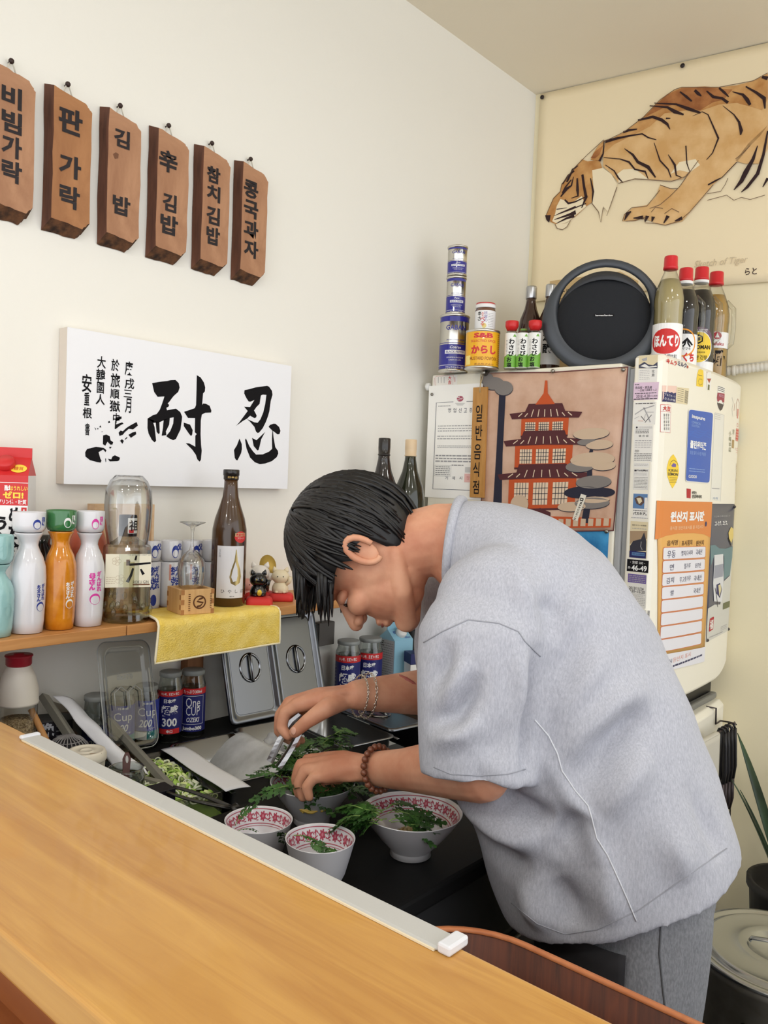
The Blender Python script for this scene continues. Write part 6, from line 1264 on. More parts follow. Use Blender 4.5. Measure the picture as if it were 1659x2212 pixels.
def done(pr, R, v, L):
    pr.rect(-R*2.2, v, R*2.2, v+L, dkblue, 0); pr.rect(-R*2.2, v+L*0.86, R*2.2, v+L, cr, 1); pr.text('たっぷり300ml', 0, v+L*0.93, L*0.08, WHITE, 2, wid=R*1.5, bold=0.02); pr.text('One', R*0.05, v+L*0.68, L*0.22, WHITE, 1, wid=R*1.15); pr.text('CUP', R*0.05, v+L*0.48, L*0.2, WHITE, 1, wid=R*1.1); pr.text('OZEKI', R*0.05, v+L*0.28, L*0.11, WHITE, 1, wid=R*1.0, bold=0.02, slant=0.15); pr.frame(-R*0.85, v+L*0.17, R*0.95, v+L*0.83, 0.0008, WHITE, 1); pr.text('Jumbo300', 0, v+L*0.07, L*0.11, WHITE, 2, wid=R*1.6, bold=0.04)
def dcup(pr, R, v, L):
    pr.rect(-R*2.2, v+L*0.22, R*2.2, v+L, cupblue, 0); pr.rect(-R*2.2, v, R*0.1, v+L*0.2, stw, 0); pr.rect(R*0.1, v, R*2.2, v+L*0.22, tealp, 0); pr.text('日本盛', R*0.1, v+L*0.93, L*0.06, WHITE, 1, wid=R*0.8, bold=0.02); pr.text('Cup', R*0.1, v+L*0.68, L*0.28, WHITE, 1, wid=R*1.5); pr.text('200', R*0.0, v+L*0.42, L*0.2, WHITE, 1, wid=R*1.0, slant=0.2, bold=0.02); pr.text('サケ', R*0.5, v+L*0.28, L*0.07, WHITE, 1)
G = 'sake jars under the shelf'
sake_jar(365, 1487, 1578, 1449, 1592, 26, 0.075, 'sake jar with a blue label and big characters over 300, beside the taller lettering one', d300('300'), G)
sake_jar(414, 1481, 1573, 1445, 1580, 27, 0.075, 'sake jar with white framed lettering on blue, beside the leaning steel lid', done, G)
sake_jar(314, 1507, 1590, 1478, 1594, 27, 0.075, 'blue 200 sake cup behind the clear lid, right one', dcup, G)
sake_jar(262, 1518, 1600, 1487, 1606, 27, 0.075, 'blue 200 sake cup behind the clear lid, left one', dcup, G)
sake_jar(205, 1560, 1625, 1500, 1630, 28, 0.06, 'clear sake cup with a blue label behind the tilted paper tray', dcup, G, True)
sake_jar(748, 1412, 1520, 1382, 1530, 27, 0.07, 'blue sake jar by the wall numbered 800, left of the sky-blue carton', d300('800'), G)
sake_jar(795, 1406, 1514, 1376, 1524, 27, 0.075, 'blue sake jar touching the sky-blue carton', d300('300'), G)
# sky-blue carton
sky = mat('sky_blue_carton', (150, 200, 222), 0.4); P = station(850, 1500, 0.075); d = depth(P); h = zof(856, 1343, P)-Z0
def fc(pr, W, h, hb):
    pr.rect(-W/2, 0, W/2, hb, sky, 0); pr.text('日本盛', 0, h*0.845, h*0.04, cupblue, 1, wid=W*0.6, bold=0.02); pr.text('900ml', W*0.25, h*0.77, h*0.025, cupblue, 1, wid=W*0.3)
t = gable_carton(850, 1500, 1343, 0.072, 0.072, face_cam(P[0], P[1], 0.75), 'sky_blue_carton', 'sky-blue gable-top carton with a white screw cap by the wall', (sky, sky), fc, mat('white_cap'), P, h)
pr = Print(0.0003); wl = mat('carton_side', (188, 192, 196), 0.5); pr.rect(-0.034, 0.003, 0.034, h*0.735, wl, 0); pr.scrib(-0.03, 0.02, 0.03, h*0.70, 16, GREY, 1, 0.3, 5); pr.scrib(-0.03, h*0.62, -0.01, h*0.72, 3, INK, 1, 0.4, 6); pr.build('side_print', lambda u, v, e: (-0.0362-e, -u, v), t)
P = station(885, 1520, 0.03); t = thing('black_canister', 'tall matt black canister behind the sky-blue carton', 'canister', P, 0); hh = zof(885, 1350, P)-Z0
b = MB(); b.lathe([(0.036, 0), (0.038, 0.004), (0.038, hh*0.93), (0.034, hh*0.97), (0, hh*0.97)], 30); b.build('body', blk, t)
b = MB(); b.lathe([(0.0385, hh*0.93), (0.039, hh*0.95), (0.036, hh), (0, hh)], 30); b.build('lid', dkgrey, t)
P = station(905, 1500, 0.16); t = thing('navy_box', 'navy paper box with white lettering beside the sleeve of the man', 'box', P, face_cam(P[0], P[1], 0.4)); hh = zof(905, 1408, P)-Z0
b = MB(); b.box((-0.04, -0.025, 0), (0.04, 0.025, hh*0.72)); b.build('lower_carton', stw, t, bev=0.001); b = MB(); b.box((-0.041, -0.026, hh*0.72), (0.041, 0.026, hh)); b.build('lid', NAVY, t, bev=0.001)
pr = Print(0.0003); pr.text('AN', 0.0, hh*0.93, 0.012, WHITE, 1, wid=0.05, bold=0.02); pr.text('DRY', 0.01, hh*0.8, 0.008, WHITE, 1); pr.build('lettering', lambda u, v, e: (u, -0.0263-e, v), t)
# wall socket box and its dark pipe
p = onX(691, 1366, 0.0); t = thing('wall_socket_box', 'grey wall socket box under the shelf beside the leaning steel lids', 'socket', (0.0, p[1], p[2]), pi/2)
b = MB(); b.box((-0.03, -0.028, -0.032), (0.03, -0.001, 0.032)); b.build('box', mat('socket_grey', (92, 88, 84), 0.6), t, bev=0.002); b = MB(); b.box((-0.05, -0.03, -0.25), (-0.034, -0.001, 0.03)); b.build('cable_cover', blk, t, bev=0.002)
# clear plastic lid standing against the wall
lidc = thin_glass('clear_lid_plastic', (228, 230, 228), 0.10, 0.08)
A = [onX(198, 1385, 0.10), onX(322, 1385, 0.10), onX(350, 1618, 0.15), onX(232, 1618, 0.15)]
cA = sum(A)/4; ex = (A[1]-A[0]+A[2]-A[3])/2; Wd = float(np.linalg.norm(ex)); ex /= np.linalg.norm(ex); ey = (A[0]-A[3]+A[1]-A[2])/2; Hd = float(np.linalg.norm(ey)); ey /= np.linalg.norm(ey); en = np.cross(ex, ey)
M = Matrix(((ex[0], ey[0], en[0], cA[0]), (ex[1], ey[1], en[1], cA[1]), (ex[2], ey[2], en[2], cA[2]), (0, 0, 0, 1)))
t = thing('clear_pan_cover', 'clear plastic pan lid standing upright in front of the blue sake cups', 'lid', (0, 0, 0)); t.matrix_world = M
b = MB(); R1_ = [(x, y, 0) for x, y in rrect(Wd, Hd, 0.022, 6)]; R2_ = [(x, y, 0.004) for x, y in rrect(Wd-0.008, Hd-0.008, 0.02, 6)]; R3_ = [(x, y, 0.004) for x, y in rrect(Wd-0.03, Hd-0.03, 0.018, 6)]; R4_ = [(x, y, -0.006) for x, y in rrect(Wd-0.044, Hd-0.044, 0.014, 6)]
b.loft([R1_, R2_, R3_, R4_], cap=False); b.add(R4_, [tuple(range(len(R4_)))], None); b.build('plate', lidc, t, fix=False)
b = MB()
for sx in (-1, 1): b.tube([(sx*0.018-0.016, -Hd*0.12, 0), (sx*0.018-0.016, Hd*0.03, 0), (sx*0.018, Hd*0.08, 0.002), (sx*0.018+0.016, Hd*0.03, 0), (sx*0.018+0.016, -Hd*0.12, 0)], 0.0011, 6)
b.build('moulded_handle', mat('lid_edge_line', (176, 178, 176), 0.3), t)
pr = Print(0.0003); pr.text('8x270', 0, Hd*0.17, 0.011, mat('lid_edge_line'), 0, wid=0.04); pr.build('moulded_number', lambda u, v, e: (u, v, 0.0005+e-0.006), t)
b = MB(); b.tube(R1_, 0.0011, 6, closed=True); b.build('rim_line', mat('lid_edge_line'), t)

# ================================================================ pans
PA = rad(-9.5)
pax = np.array([cos(PA), sin(PA), 0]); pay = np.array([-sin(PA), cos(PA), 0])
ZR = PT+0.012                                   # rim height of the pans
def pan_origin(y): return np.array([0.145, y, ZR])
def pan_mesh(b, L, W, D, r=0.022, lip=0.006, m=None, wall=0.0012):
    def ring(w, l, rad_, z): return [(x+L/2, y, z) for x, y in rrect(l, w, rad_, 5)]
    b.loft([ring(W, L, r, 0), ring(W, L, r, 0.002), ring(W-2*lip, L-2*lip, r, 0.002), ring(W-2*lip-0.008, L-2*lip-0.008, r, -D+0.012), ring(W-2*lip-0.03, L-2*lip-0.03, r*0.8, -D)], m, True, cap=False)
    q = ring(W-2*lip-0.03, L-2*lip-0.03, r*0.8, -D); b.add(q, [tuple(range(len(q)))], m)
def pan(y0, y1, m, lab, L=0.275, D=0.10):
    o = pan_origin((y0+y1)/2); t = thing('food_pan', lab, 'pan', o, PA, 'food pans in the prep table'); b = MB(); pan_mesh(b, L, (y1-y0)-0.006, D); b.build('pan', m, t, fix=False); return t
poly_c = thin_glass('polycarbonate', (226, 230, 224), 0.10, 0.08)
YB = [0.868, 1.02, 1.195, 1.34, 1.495, 1.635]
p1 = pan(YB[0], YB[1], poly_c, 'clear plastic pan full of sliced green scallions')
p2_ = pan(YB[1], YB[2], steel_p, 'steel pan lined with white paper towel, second from the counter')
p3_ = pan(YB[2], YB[3], steel, 'steel pan with a plastic bag of sliced white onion')
p4_ = pan(YB[3], YB[4], steel, 'empty shiny steel pan beside the closed lid')
for k, y in enumerate(YB[1:]):
    o = pan_origin(y); o[2] = ZR-0.004; t = thing('divider_bar', 'narrow steel divider bar %s' % ('between the scallion pan and the paper-lined pan', 'between the paper-lined pan and the onion pan', 'between the onion pan and the empty pan', 'between the empty pan and the closed lid', 'beyond the closed steel lid')[k], 'bar', o, PA, 'divider bars between pans')
    b = MB(); b.box((-0.008, -0.0045, -0.002), (0.288, 0.0045, 0.0)); b.build('bar', steel_d, t, bev=0.0008)
# steel lids
def lid_mesh(t, L, W, m):
    b = MB()
    def ring(w, l, r, z): return [(x, y, z) for x, y in rrect(w, l, r, 5)]
    b.loft([ring(W, L, 0.014, -0.004), ring(W, L, 0.014, 0.0), ring(W-0.006, L-0.006, 0.013, 0.002), ring(W-0.024, L-0.024, 0.012, 0.002), ring(W-0.034, L-0.034, 0.016, -0.005), ring(W-0.044, L-0.044, 0.014, -0.0035)], m, True, cap=False)
    q = ring(W-0.044, L-0.044, 0.014, -0.0035); b.add(q, [tuple(range(len(q)))], m); b.build('plate', None, t, fix=False)
    b = MB(); n = 28; rings = []
    for (r, z) in ((0.036, -0.0034), (0.034, -0.001), (0.031, -0.0012), (0.029, -0.004), (0.02, -0.011), (0.0, -0.0135)): rings.append([(r*cos(2*pi*k/n)*0.86, r*sin(2*pi*k/n), z+0.0008) for k in range(n)])
    b.loft(rings, steel_p, True, cap=False); b.build('handle_dish', None, t, fix=False)
    b = MB(); b.tube([(0, -0.034, 0.0005), (0, -0.028, 0.003), (0, 0.0, 0.0045), (0, 0.028, 0.003), (0, 0.034, 0.0005)], [0.0032, 0.0035, 0.0032, 0.0035, 0.0032], 8); b.build('handle', steel_p, t)
lidm = mat('lid_steel', (112, 114, 118), 0.26, metal=1.0); bump(lidm, (30, 30, 30), 0.05, 0.001)
for k, (yb, lab) in enumerate([(0.5*(YB[2]+YB[3])+0.014, 'left steel pan lid leaning upright against the wall, nearest the sake jars'), (0.5*(YB[3]+YB[4])+0.014, 'right steel pan lid leaning upright against the wall')]):
    base = np.array([0.132, yb, ZR+0.003]); lean = rad(17); tx = np.array([-sin(lean), 0.0, cos(lean)]); wx = np.array([0.10, 1.0, 0.0]); wx /= np.linalg.norm(wx); tx = tx-wx*(tx@wx); tx /= np.linalg.norm(tx); nx = np.cross(wx, tx); Ll, Wl = 0.256, 0.152
    c0 = base+tx*Ll/2
    t = thing('steel_pan_cover', lab, 'lid', (0, 0, 0), 0, 'steel pan lids leaning on the wall'); t.matrix_world = Matrix(((wx[0], tx[0], nx[0], c0[0]), (wx[1], tx[1], nx[1], c0[1]), (wx[2], tx[2], nx[2], c0[2]), (0, 0, 0, 1))); lid_mesh(t, Ll, Wl, lidm)
o = pan_origin((YB[4]+YB[5])/2)+pax*0.139; o[2] = ZR+0.008; t = thing('flat_pan_cover', 'steel lid with a sunken handle lying flat on the pan behind the far arm', 'lid', o, PA-pi/2); lid_mesh(t, 0.272, 0.142, lidm)
o = pan_origin((YB[5]+0.15/2)); t = thing('far_food_pan', 'last steel pan closest to the refrigerator', 'pan', o, PA); b = MB(); pan_mesh(b, 0.275, 0.13, 0.1); b.build('pan', steel, t, fix=False)
# paper in pan 2, towel in pan 2
towel = mat('white_paper_towel', (232, 234, 240), 0.9, spec=0.1); bump(towel, (140, 140, 140), 0.4, 0.001); damp = mat('damp_paper_towel', (196, 198, 198), 0.8, spec=0.2); vary(damp, (182, 184, 184), (216, 218, 220), (14, 14, 14)); bump(damp, (90, 90, 90), 0.5, 0.002)
o = pan_origin(YB[1]); t = thing('folded_paper_towel', 'folded white paper strip laid over the divider beside the scallions', 'paper', o+np.array([0, 0, 0.0006]), PA)
b = MB(); b.sheet(lambda s, v: (0.02+0.28*s, -0.024+0.052*v, 0.0035+0.003*math.cos((v-0.35)*2.4)+0.0012*sin(9*s)), 20, 8, towel); b.build('sheet', None, t, solid=0.0012)
o = pan_origin(YB[2]); t = thing('damp_paper_liner', 'grey-white damp paper towel hanging over the pan edge under the greens', 'paper', o, PA)
def lin_f(s, v):
    x = 0.03+0.25*s-0.05*v*(1-s); u = v*0.16
    if u < 0.02: return (x, 0.012-u, 0.0052-0.004*abs(u-0.006)/0.02)
    return (x, -0.008-(u-0.02)*0.62, 0.003-(u-0.02)*0.55+0.004*sin(12*s+3*v)*v)
b = MB(); b.sheet(lin_f, 24, 14, damp); b.build('sheet', None, t, solid=0.001)
# onion bag
o = pan_origin((YB[2]+YB[3])/2); t = thing('onion_bag', 'crumpled clear plastic bag of white sliced onion in the steel pan', 'bag', o, PA)
on = mat('onion_white', (236, 236, 232), 0.5, sss=0.2); R = random.Random(4); b = MB()
for k in range(70):
    cx, cy_ = R.uniform(0.08, 0.22), R.uniform(-0.045, 0.045); zz = -0.03+0.03*math.exp(-((cx-0.15)/0.06)**2-(cy_/0.035)**2)+R.uniform(-0.008, 0.004); a = R.uniform(0, pi); rr_ = R.uniform(0.012, 0.02)
    b.tube([(cx+rr_*cos(a+q), cy_+rr_*sin(a+q)*0.8, zz+0.003*sin(q*2)) for q in (0, 0.5, 1.0, 1.5, 2.0)], 0.0018, 5)
b.build('sliced_onion', on, t)['kind'] = 'stuff'
b = MB()
def bagf(s, v):
    a = 2*pi*s; r = 0.025+0.055*sin(pi*min(1, v*1.0)*0.5); z = 0.012-0.055*v**1.3; k = mnoise.noise(Vector((3*cos(a), 3*sin(a), v*5)))
    return (0.15+(r+0.012*k)*cos(a)*1.3, (r+0.010*k)*sin(a)*0.62, z+0.012*k)
b.sheet(bagf, 48, 14); b.build('plastic', mat('bag_film', (238, 240, 244), 0.25, alpha=0.42), t, fix=False)
# scallions
t = thing('chopped_scallions', 'heap of sliced green scallion rings in the clear plastic pan', 'vegetable', pan_origin((YB[0]+YB[1])/2), PA); R = random.Random(11)
sg = [mat('scallion_green', (168, 206, 92), 0.45, sss=0.1), mat('scallion_pale', (216, 230, 160), 0.45, sss=0.15), mat('scallion_white', (232, 236, 210), 0.45, sss=0.15)]
base = []
for k in range(6):
    b = MB(); n = 14; rr_ = (0.0055, 0.007, 0.0085, 0.006, 0.0095, 0.0075)[k]; ft = (1, .8, .6, .9, .7, .55)[k]; hgt = (0.003, 0.004, 0.0032, 0.006, 0.0045, 0.005)[k]; m0, m1 = sg[k % 3], sg[(k+1) % 3]
    ri = rr_*0.72
    V = []; 
    for j in range(n): a = 2*pi*j/n; V += [(rr_*cos(a), rr_*ft*sin(a), -hgt/2), (rr_*cos(a), rr_*ft*sin(a), hgt/2), (ri*cos(a), ri*ft*sin(a), hgt/2), (ri*cos(a), ri*ft*sin(a), -hgt/2)]
    Fo = []; Fi = []
    for j in range(n):
        q = (j+1) % n; Fo.append((4*j, 4*q, 4*q+1, 4*j+1)); Fi += [(4*j+1, 4*q+1, 4*q+2, 4*j+2), (4*j+2, 4*q+2, 4*q+3, 4*j+3), (4*j+3, 4*q+3, 4*q, 4*j)]
    b.add(V, Fo, m0, True); b.add(V, Fi, m1, True); base.append(b.build('scallion_ring', None, t, fix=False))
for k in range(230):
    s = base[k % 6] if k < 6 else base[k % 6].copy()
    if k >= 6: link(s, t)
    x = R.uniform(0.02, 0.235); y = R.uniform(-0.058, 0.058); hp = -0.026+0.036*math.exp(-((x-0.10)/0.085)**2)*math.exp(-((y+0.005)/0.055)**2)
    s.location = (x, y, hp+R.uniform(-0.006, 0.006)); s.rotation_euler = (R.uniform(-1.2, 1.2), R.uniform(-1.2, 1.2), R.uniform(0, 6)); s.scale = (1.1,)*3
b = MB(); b.sheet(lambda s, v: (0.012+0.25*s, -0.062+0.124*v, -0.048+0.042*math.exp(-((s-0.38)/0.34)**2-((v-0.5)/0.4)**2)), 16, 10, sg[0]); b.build('scallion_bed', None, t)['kind'] = 'stuff'
# tilted clear tray with paper towel in front of the pans
A = [onX(92, 1497, 0.05), onX(236, 1543, 0.06)]; B_ = [onX(200, 1660, 0.155), onX(384, 1702, 0.345)]
t = thing('tilted_tray', 'clear grey plastic tray tilted up against the wall beside the white tub', 'tray', tuple(B_[0])); o_ = np.array(B_[0])
traym = thin_glass('smoked_tray', (176, 178, 172), 0.12, 0.12); edge = mat('tray_edge_grey', (136, 134, 124), 0.4)
q4 = [np.array(v) for v in (A[0], A[1], B_[1], B_[0])]
nrm = np.cross(q4[1]-q4[0], q4[3]-q4[0]); nrm /= np.linalg.norm(nrm); nrm = nrm if nrm[2] > 0 else -nrm
def bil(s, v, h=0.0): p = (q4[0]*(1-s)+q4[1]*s)*(1-v)+(q4[3]*(1-s)+q4[2]*s)*v+nrm*h; return tuple(p-o_)
b = MB(); b.sheet(lambda s, v: bil(s, v, -0.014), 4, 4); b.build('tray_floor', traym, t, fix=False)
for (s0, s1) in ((0, 0.09), (0.91, 1.0)):
    b = MB(); b.add([bil(s0, 0, 0), bil(s1, 0, 0), bil(s1, 1, 0), bil(s0, 1, 0), bil(s0, 0, -0.016), bil(s1, 0, -0.016), bil(s1, 1, -0.016), bil(s0, 1, -0.016)], [(0,1,2,3),(4,7,6,5),(0,4,5,1),(1,5,6,2),(2,6,7,3),(3,7,4,0)]); b.build('side_rim', edge, t)
b = MB(); b.add([bil(0, .93, 0), bil(1, .93, 0), bil(1, 1, 0), bil(0, 1, 0), bil(0, .93, -0.016), bil(1, .93, -0.016), bil(1, 1, -0.016), bil(0, 1, -0.016)], [(0,1,2,3),(4,7,6,5),(0,4,5,1),(1,5,6,2),(2,6,7,3),(3,7,4,0)]); b.build('end_rim', edge, t)
t = thing('torn_paper_towel', 'torn white paper towel lying along the tilted clear tray', 'paper', tuple(B_[0]))
R = random.Random(5)
def torn(s, v): 
    e = 0.04*sin(9*v+1)*(1 if s > 0.5 else 0.5)+0.02*sin(23*v); c = 0.30+0.22*v; w_ = 0.36-0.03*sin(5*v)
    return bil(min(0.97, max(0.02, c-w_*0.5+w_*s+e*(s-0.4))), 0.02+0.92*v, 0.004+0.008*sin(pi*s)+0.003*sin(11*v+4*s))
b = MB(); b.sheet(torn, 14, 36, towel); b.build('sheet', None, t, solid=0.0008)
# white tub with lid
P = np.array([0.205, 0, Z0]); p = onX(187, 1624, 0.205); P[1] = p[1]; d = depth(P); R = 41*d/F_PX; h = p[2]-Z0+0.004
t = thing('white_tub', 'off-white paper tub with a moulded lid right behind the rail', 'tub', P, face_cam(P[0], P[1]))
tubm = mat('tub_ivory', (228, 222, 206), 0.55); bump(tubm, (60, 60, 60), 0.3, 0.002)
b = MB(); b.lathe([(R*0.84, 0), (R*0.86, 0.002), (R*0.96, h*0.78), (R*0.97, h*0.80)], 40); b.build('cup', tubm, t)
b = MB(); b.lathe([(R*1.0, h*0.74), (R*1.02, h*0.76), (R*1.02, h*0.90), (R*0.96, h*0.96), (R*0.93, h), (R*0.80, h), (R*0.78, h*0.975), (R*0.34, h*0.975), (R*0.33, h*0.99), (R*0.3, h*0.99), (R*0.29, h*0.972), (0, h*0.972)], 44); b.build('lid', mat('lid_ivory', (236, 230, 214), 0.45), t)
b = MB(); b.box((R*0.15, -R*0.62, h*0.975), (R*0.75, -R*0.52, h*0.981)); b.build('sip_slot', mat('slot_brown', (150, 122, 90), 0.6), t)
# small glass jar with a brown spatula
p = onX(272, 1657, 0.315); P = np.array([0.315, p[1], Z0]); d = depth(P); R = 40*d/F_PX; h = p[2]-Z0
t = thing('small_glass_jar', 'low open glass jar behind the rail holding a brown spatula', 'jar', P, 0)
b = MB(); b.lathe([(R*0.9, 0), (R, 0.004), (R, h*0.8), (R*0.9, h*0.92), (R*0.92, h), (R*0.84, h), (R*0.86, h*0.9), (R*0.94, h*0.78), (R*0.93, 0.006), (0, 0.005)], 40); b.build('glass', jarg, t, fix=False)
b = MB(); b.lathe([(0, 0.006), (R*0.9, 0.006), (R*0.9, h*0.45), (0, h*0.45)], 26); b.build('dark_sauce', mat('dark_sauce', (60, 44, 36), 0.3), t)
t = thing('brown_spatula', 'small brown plastic spatula standing in the glass jar', 'spatula', (P[0], P[1], Z0+h*0.46), face_cam(P[0], P[1], 0.3))
b = MB(); b.prism([(-0.006, -0.01), (0.006, -0.01), (0.0065, 0.028), (0.0075, 0.046), (0.003, 0.056), (-0.003, 0.056), (-0.0075, 0.046), (-0.0065, 0.028)], lambda x, z: (x+z*0.1, -0.0015+z*0.25, z), lambda x, z: (x+z*0.1, 0.0015+z*0.25, z)); b.build('handle', mat('spatula_brown', (92, 58, 52), 0.4), t, bev=0.0005)
pr = Print(); pr.disc(0.0045, 0.045, 0.0026, 0.0065, mat('spatula_hole', (200, 200, 198), 0.6), 0); pr.build('hanging_hole', lambda u, v, e: (u, -0.0018+v*0.25-e, v), t)
# small black box with a blue disc
p = onX(344, 1701, 0.405); P = np.array([0.405, p[1], Z0]); hh = p[2]-Z0
t = thing('small_black_box', 'small black box with a round blue sticker behind the rail', 'box', P, face_cam(P[0], P[1], 0.5))
b = MB(); b.box((-0.021, -0.02, 0), (0.021, 0.02, hh)); b.build('carton', mat('box_black'), t, bev=0.001)
pr = Print(0.0003); pr.disc(0.007, hh*0.42, 0.0135, 0.0135, mat('disc_blue', (86, 130, 206), 0.4), 0); pr.text('M', 0.007, hh*0.42, 0.008, WHITE, 1, slant=0.3); pr.build('round_sticker', lambda u, v, e: (u, -0.0203-e, v), t)
# black tongs lying on the pan
A = onZ(366, 1712, ZR+0.030); B_ = onZ(497, 1752, ZR+0.008)
t = thing('black_tongs', 'long black serving tongs lying over the scallion pan', 'tongs', tuple(B_)); dr = A-B_; Lt = float(np.linalg.norm(dr)); dr /= Lt; sd = np.cross(dr, np.array([0, 0, 1.0])); sd /= np.linalg.norm(sd); uu = np.cross(sd, dr)
b0 = None
for sg_ in (-1, 1):
    b = MB(); pts = []; rs = []
    for k in range(9): f = k/8; pts.append(tuple(dr*(Lt*f)+sd*sg_*(0.001+0.014*sin(pi*f*0.7))+uu*0.006)); rs.append(0.0065-0.002*f)
    b.tube(pts, rs, 8, flat=0.45); b.build('arm', mat('tongs_black', (30, 30, 28), 0.3, coat=0.3), t)
b = MB(); b.tube([tuple(sd*-0.008-dr*0.004+uu*0.006), tuple(-dr*0.012+uu*0.006), tuple(sd*0.008-dr*0.004+uu*0.006)], 0.0075, 8); b.build('hinge_end', mat('tongs_black'), t)

# ================================================================ bowls and greens
bowl_w = mat('bowl_white', (228, 228, 232), 0.18, coat=0.5); bowl_g = mat('bowl_outside', (196, 196, 200), 0.35, coat=0.2); bump(bowl_g, (700, 700, 700), 0.1, 0.0004); rose = mat('rose_pattern', (178, 70, 92), 0.35); roseL = mat('rose_pattern_pale', (206, 128, 142), 0.35)
def bowl(px, py, Rpx, h, foot, lab, grp, big=True):
    P = onZ(px, py, PT+h); P[2] = Z0; d = depth(P+np.array([0, 0, h])); R = Rpx*d/F_PX; f = foot*R
    t = thing('patterned_bowl', lab, 'bowl', P, random.uniform(0, 1), grp)
    if big: op = [(f*0.92, 0), (f, 0.001), (f*0.98, h*0.13), (f*1.02, h*0.16), (R*0.62, h*0.42), (R*0.84, h*0.74), (R*0.985, h*0.985)]
    else: op = [(f*0.95, 0), (f, 0.002), (R*0.74, h*0.3), (R*0.87, h*0.65), (R*0.985, h*0.985)]
    rim = [(R*0.99, h), (R*0.97, h*1.0), (R*0.955, h*0.985)]
    ip = [(R*0.955, h*0.985)] + ([(R*0.81, h*0.74), (R*0.58, h*0.44), (R*0.3, h*0.25), (0, h*0.22)] if big else [(R*0.84, h*0.66), (R*0.70, h*0.3), (R*0.55, h*0.16), (0, h*0.14)])
    b = MB(); b.lathe(op, 56, bowl_g, caps=(True, False)); b.lathe([op[-1]]+rim, 56, bowl_w, caps=(False, False)); b.lathe(ip, 56, bowl_w, caps=(False, False)); b.build('body', None, t, fix=False)
    pr = Print(0.0003); zi = [q[1] for q in ip][::-1]; ri = [q[0] for q in ip][::-1]; Rm = R*0.9; v1, v0 = (h*0.93, h*0.68) if big else (h*0.94, h*0.62)
    n = 22 if big else 14; C2 = 2*pi*Rm
    for vv, wd in ((v1, 0.0012), (v0, 0.0012), (v0-(v1-v0)*0.16, 0.0007)): pr.line([(C2*k/64, vv) for k in range(65)], wd, rose, 0)
    Rn = random.Random(2); vm = (v0+v1)/2; hb = (v1-v0)
    for k in range(n):
        u = C2*k/n; s = C2/n
        pr.disc(u, vm, s*0.18, hb*0.26, rose, 0, 10); pr.disc(u, vm, s*0.08, hb*0.12, roseL, 1, 8)
        for a in range(7): q = 2*pi*a/7; pr.disc(u+s*0.2*cos(q), vm+hb*0.29*sin(q), s*0.06, hb*0.085, rose, 0, 6)
        for (du, dv, ln, an) in [(0.36, 0.15, 0.12, 0.8), (0.45, -0.12, 0.13, -0.5), (0.55, 0.2, 0.12, 2.2), (0.62, -0.2, 0.12, 0.3), (0.5, 0.05, 0.16, 1.5), (0.40, -0.28, 0.08, 0), (0.68, 0.1, 0.1, 1.0)]:
            pr.line([(u+s*(du-ln*cos(an)), vm+hb*(dv-ln*1.2*sin(an))), (u+s*(du+ln*cos(an)), vm+hb*(dv+ln*1.2*sin(an)))], [0.0008, 0.0022], rose, 0)
    def inner(u, v, e): r = float(np.interp(v, zi, ri))-e-0.0004; a = u/Rm; return (r*cos(a), r*sin(a), v+0.0002+e*0.5)
    pr.build('rim_pattern', inner, t, maxu=R*0.2); return t, P, R
G = 'white bowls with a red rim pattern'
bA, PA_, RA = bowl(676, 1688, 93, 0.072, 0.42, 'large patterned bowl of greens under both hands', G)
bB, PB_, RB = bowl(890, 1751, 111, 0.072, 0.40, 'large patterned bowl nearest the grey shirt, greens over its left rim', G)
bE, PE_, RE = bowl(826, 1660, 92, 0.072, 0.40, 'large patterned bowl mostly hidden behind the near forearm', G)
bC, PC_, RC = bowl(559, 1770, 74, 0.066, 0.56, 'small patterned bowl nearest the scallion pan', 'small patterned bowls', False)
bD, PD_, RD = bowl(692, 1810, 76.5, 0.072, 0.56, 'small patterned bowl in front, a green sprig over its rim', 'small patterned bowls', False)
noodle = mat('dressing_noodle', (206, 180, 128), 0.35, sss=0.2)
t = thing('noodle_mound', 'small heap of beige noodles in the bowl nearest the shirt', 'food', (PB_[0]+0.004, PB_[1]-0.012, Z0+0.018)); R = random.Random(8); b = MB()
for k in range(34):
    a = R.uniform(0, 6.28); rr_ = R.uniform(0.008, 0.03); z = 0.024*(1-(rr_/0.034)**2)+R.uniform(0, 0.003); b.tube([((rr_+0.003*sin(3*q))*cos(a+q), (rr_+0.003*sin(3*q))*sin(a+q), z+0.002*sin(5*q)) for q in [0.25*j for j in range(10)]], 0.0021, 6)
b.sphere((0, 0, 0.004), 0.028, None, 16, (1, 1, 0.5)); b.build('noodles', noodle, t)['kind'] = 'stuff'
t = thing('noodle_mound', 'heap of yellow noodles under the greens in the bowl below the hands', 'food', (PA_[0]+0.02, PA_[1]-0.02, Z0+0.03)); b = MB()
for k in range(26):
    a = R.uniform(0, 6.28); rr_ = R.uniform(0.008, 0.035); b.tube([((rr_+0.003*sin(3*q))*cos(a+q), (rr_+0.003*sin(3*q))*sin(a+q), 0.02*(1-(rr_/0.04)**2)+0.002*sin(5*q)) for q in [0.25*j for j in range(10)]], 0.0021, 6)
b.build('noodles', mat('yellow_noodle', (220, 186, 92), 0.4), t)['kind'] = 'stuff'
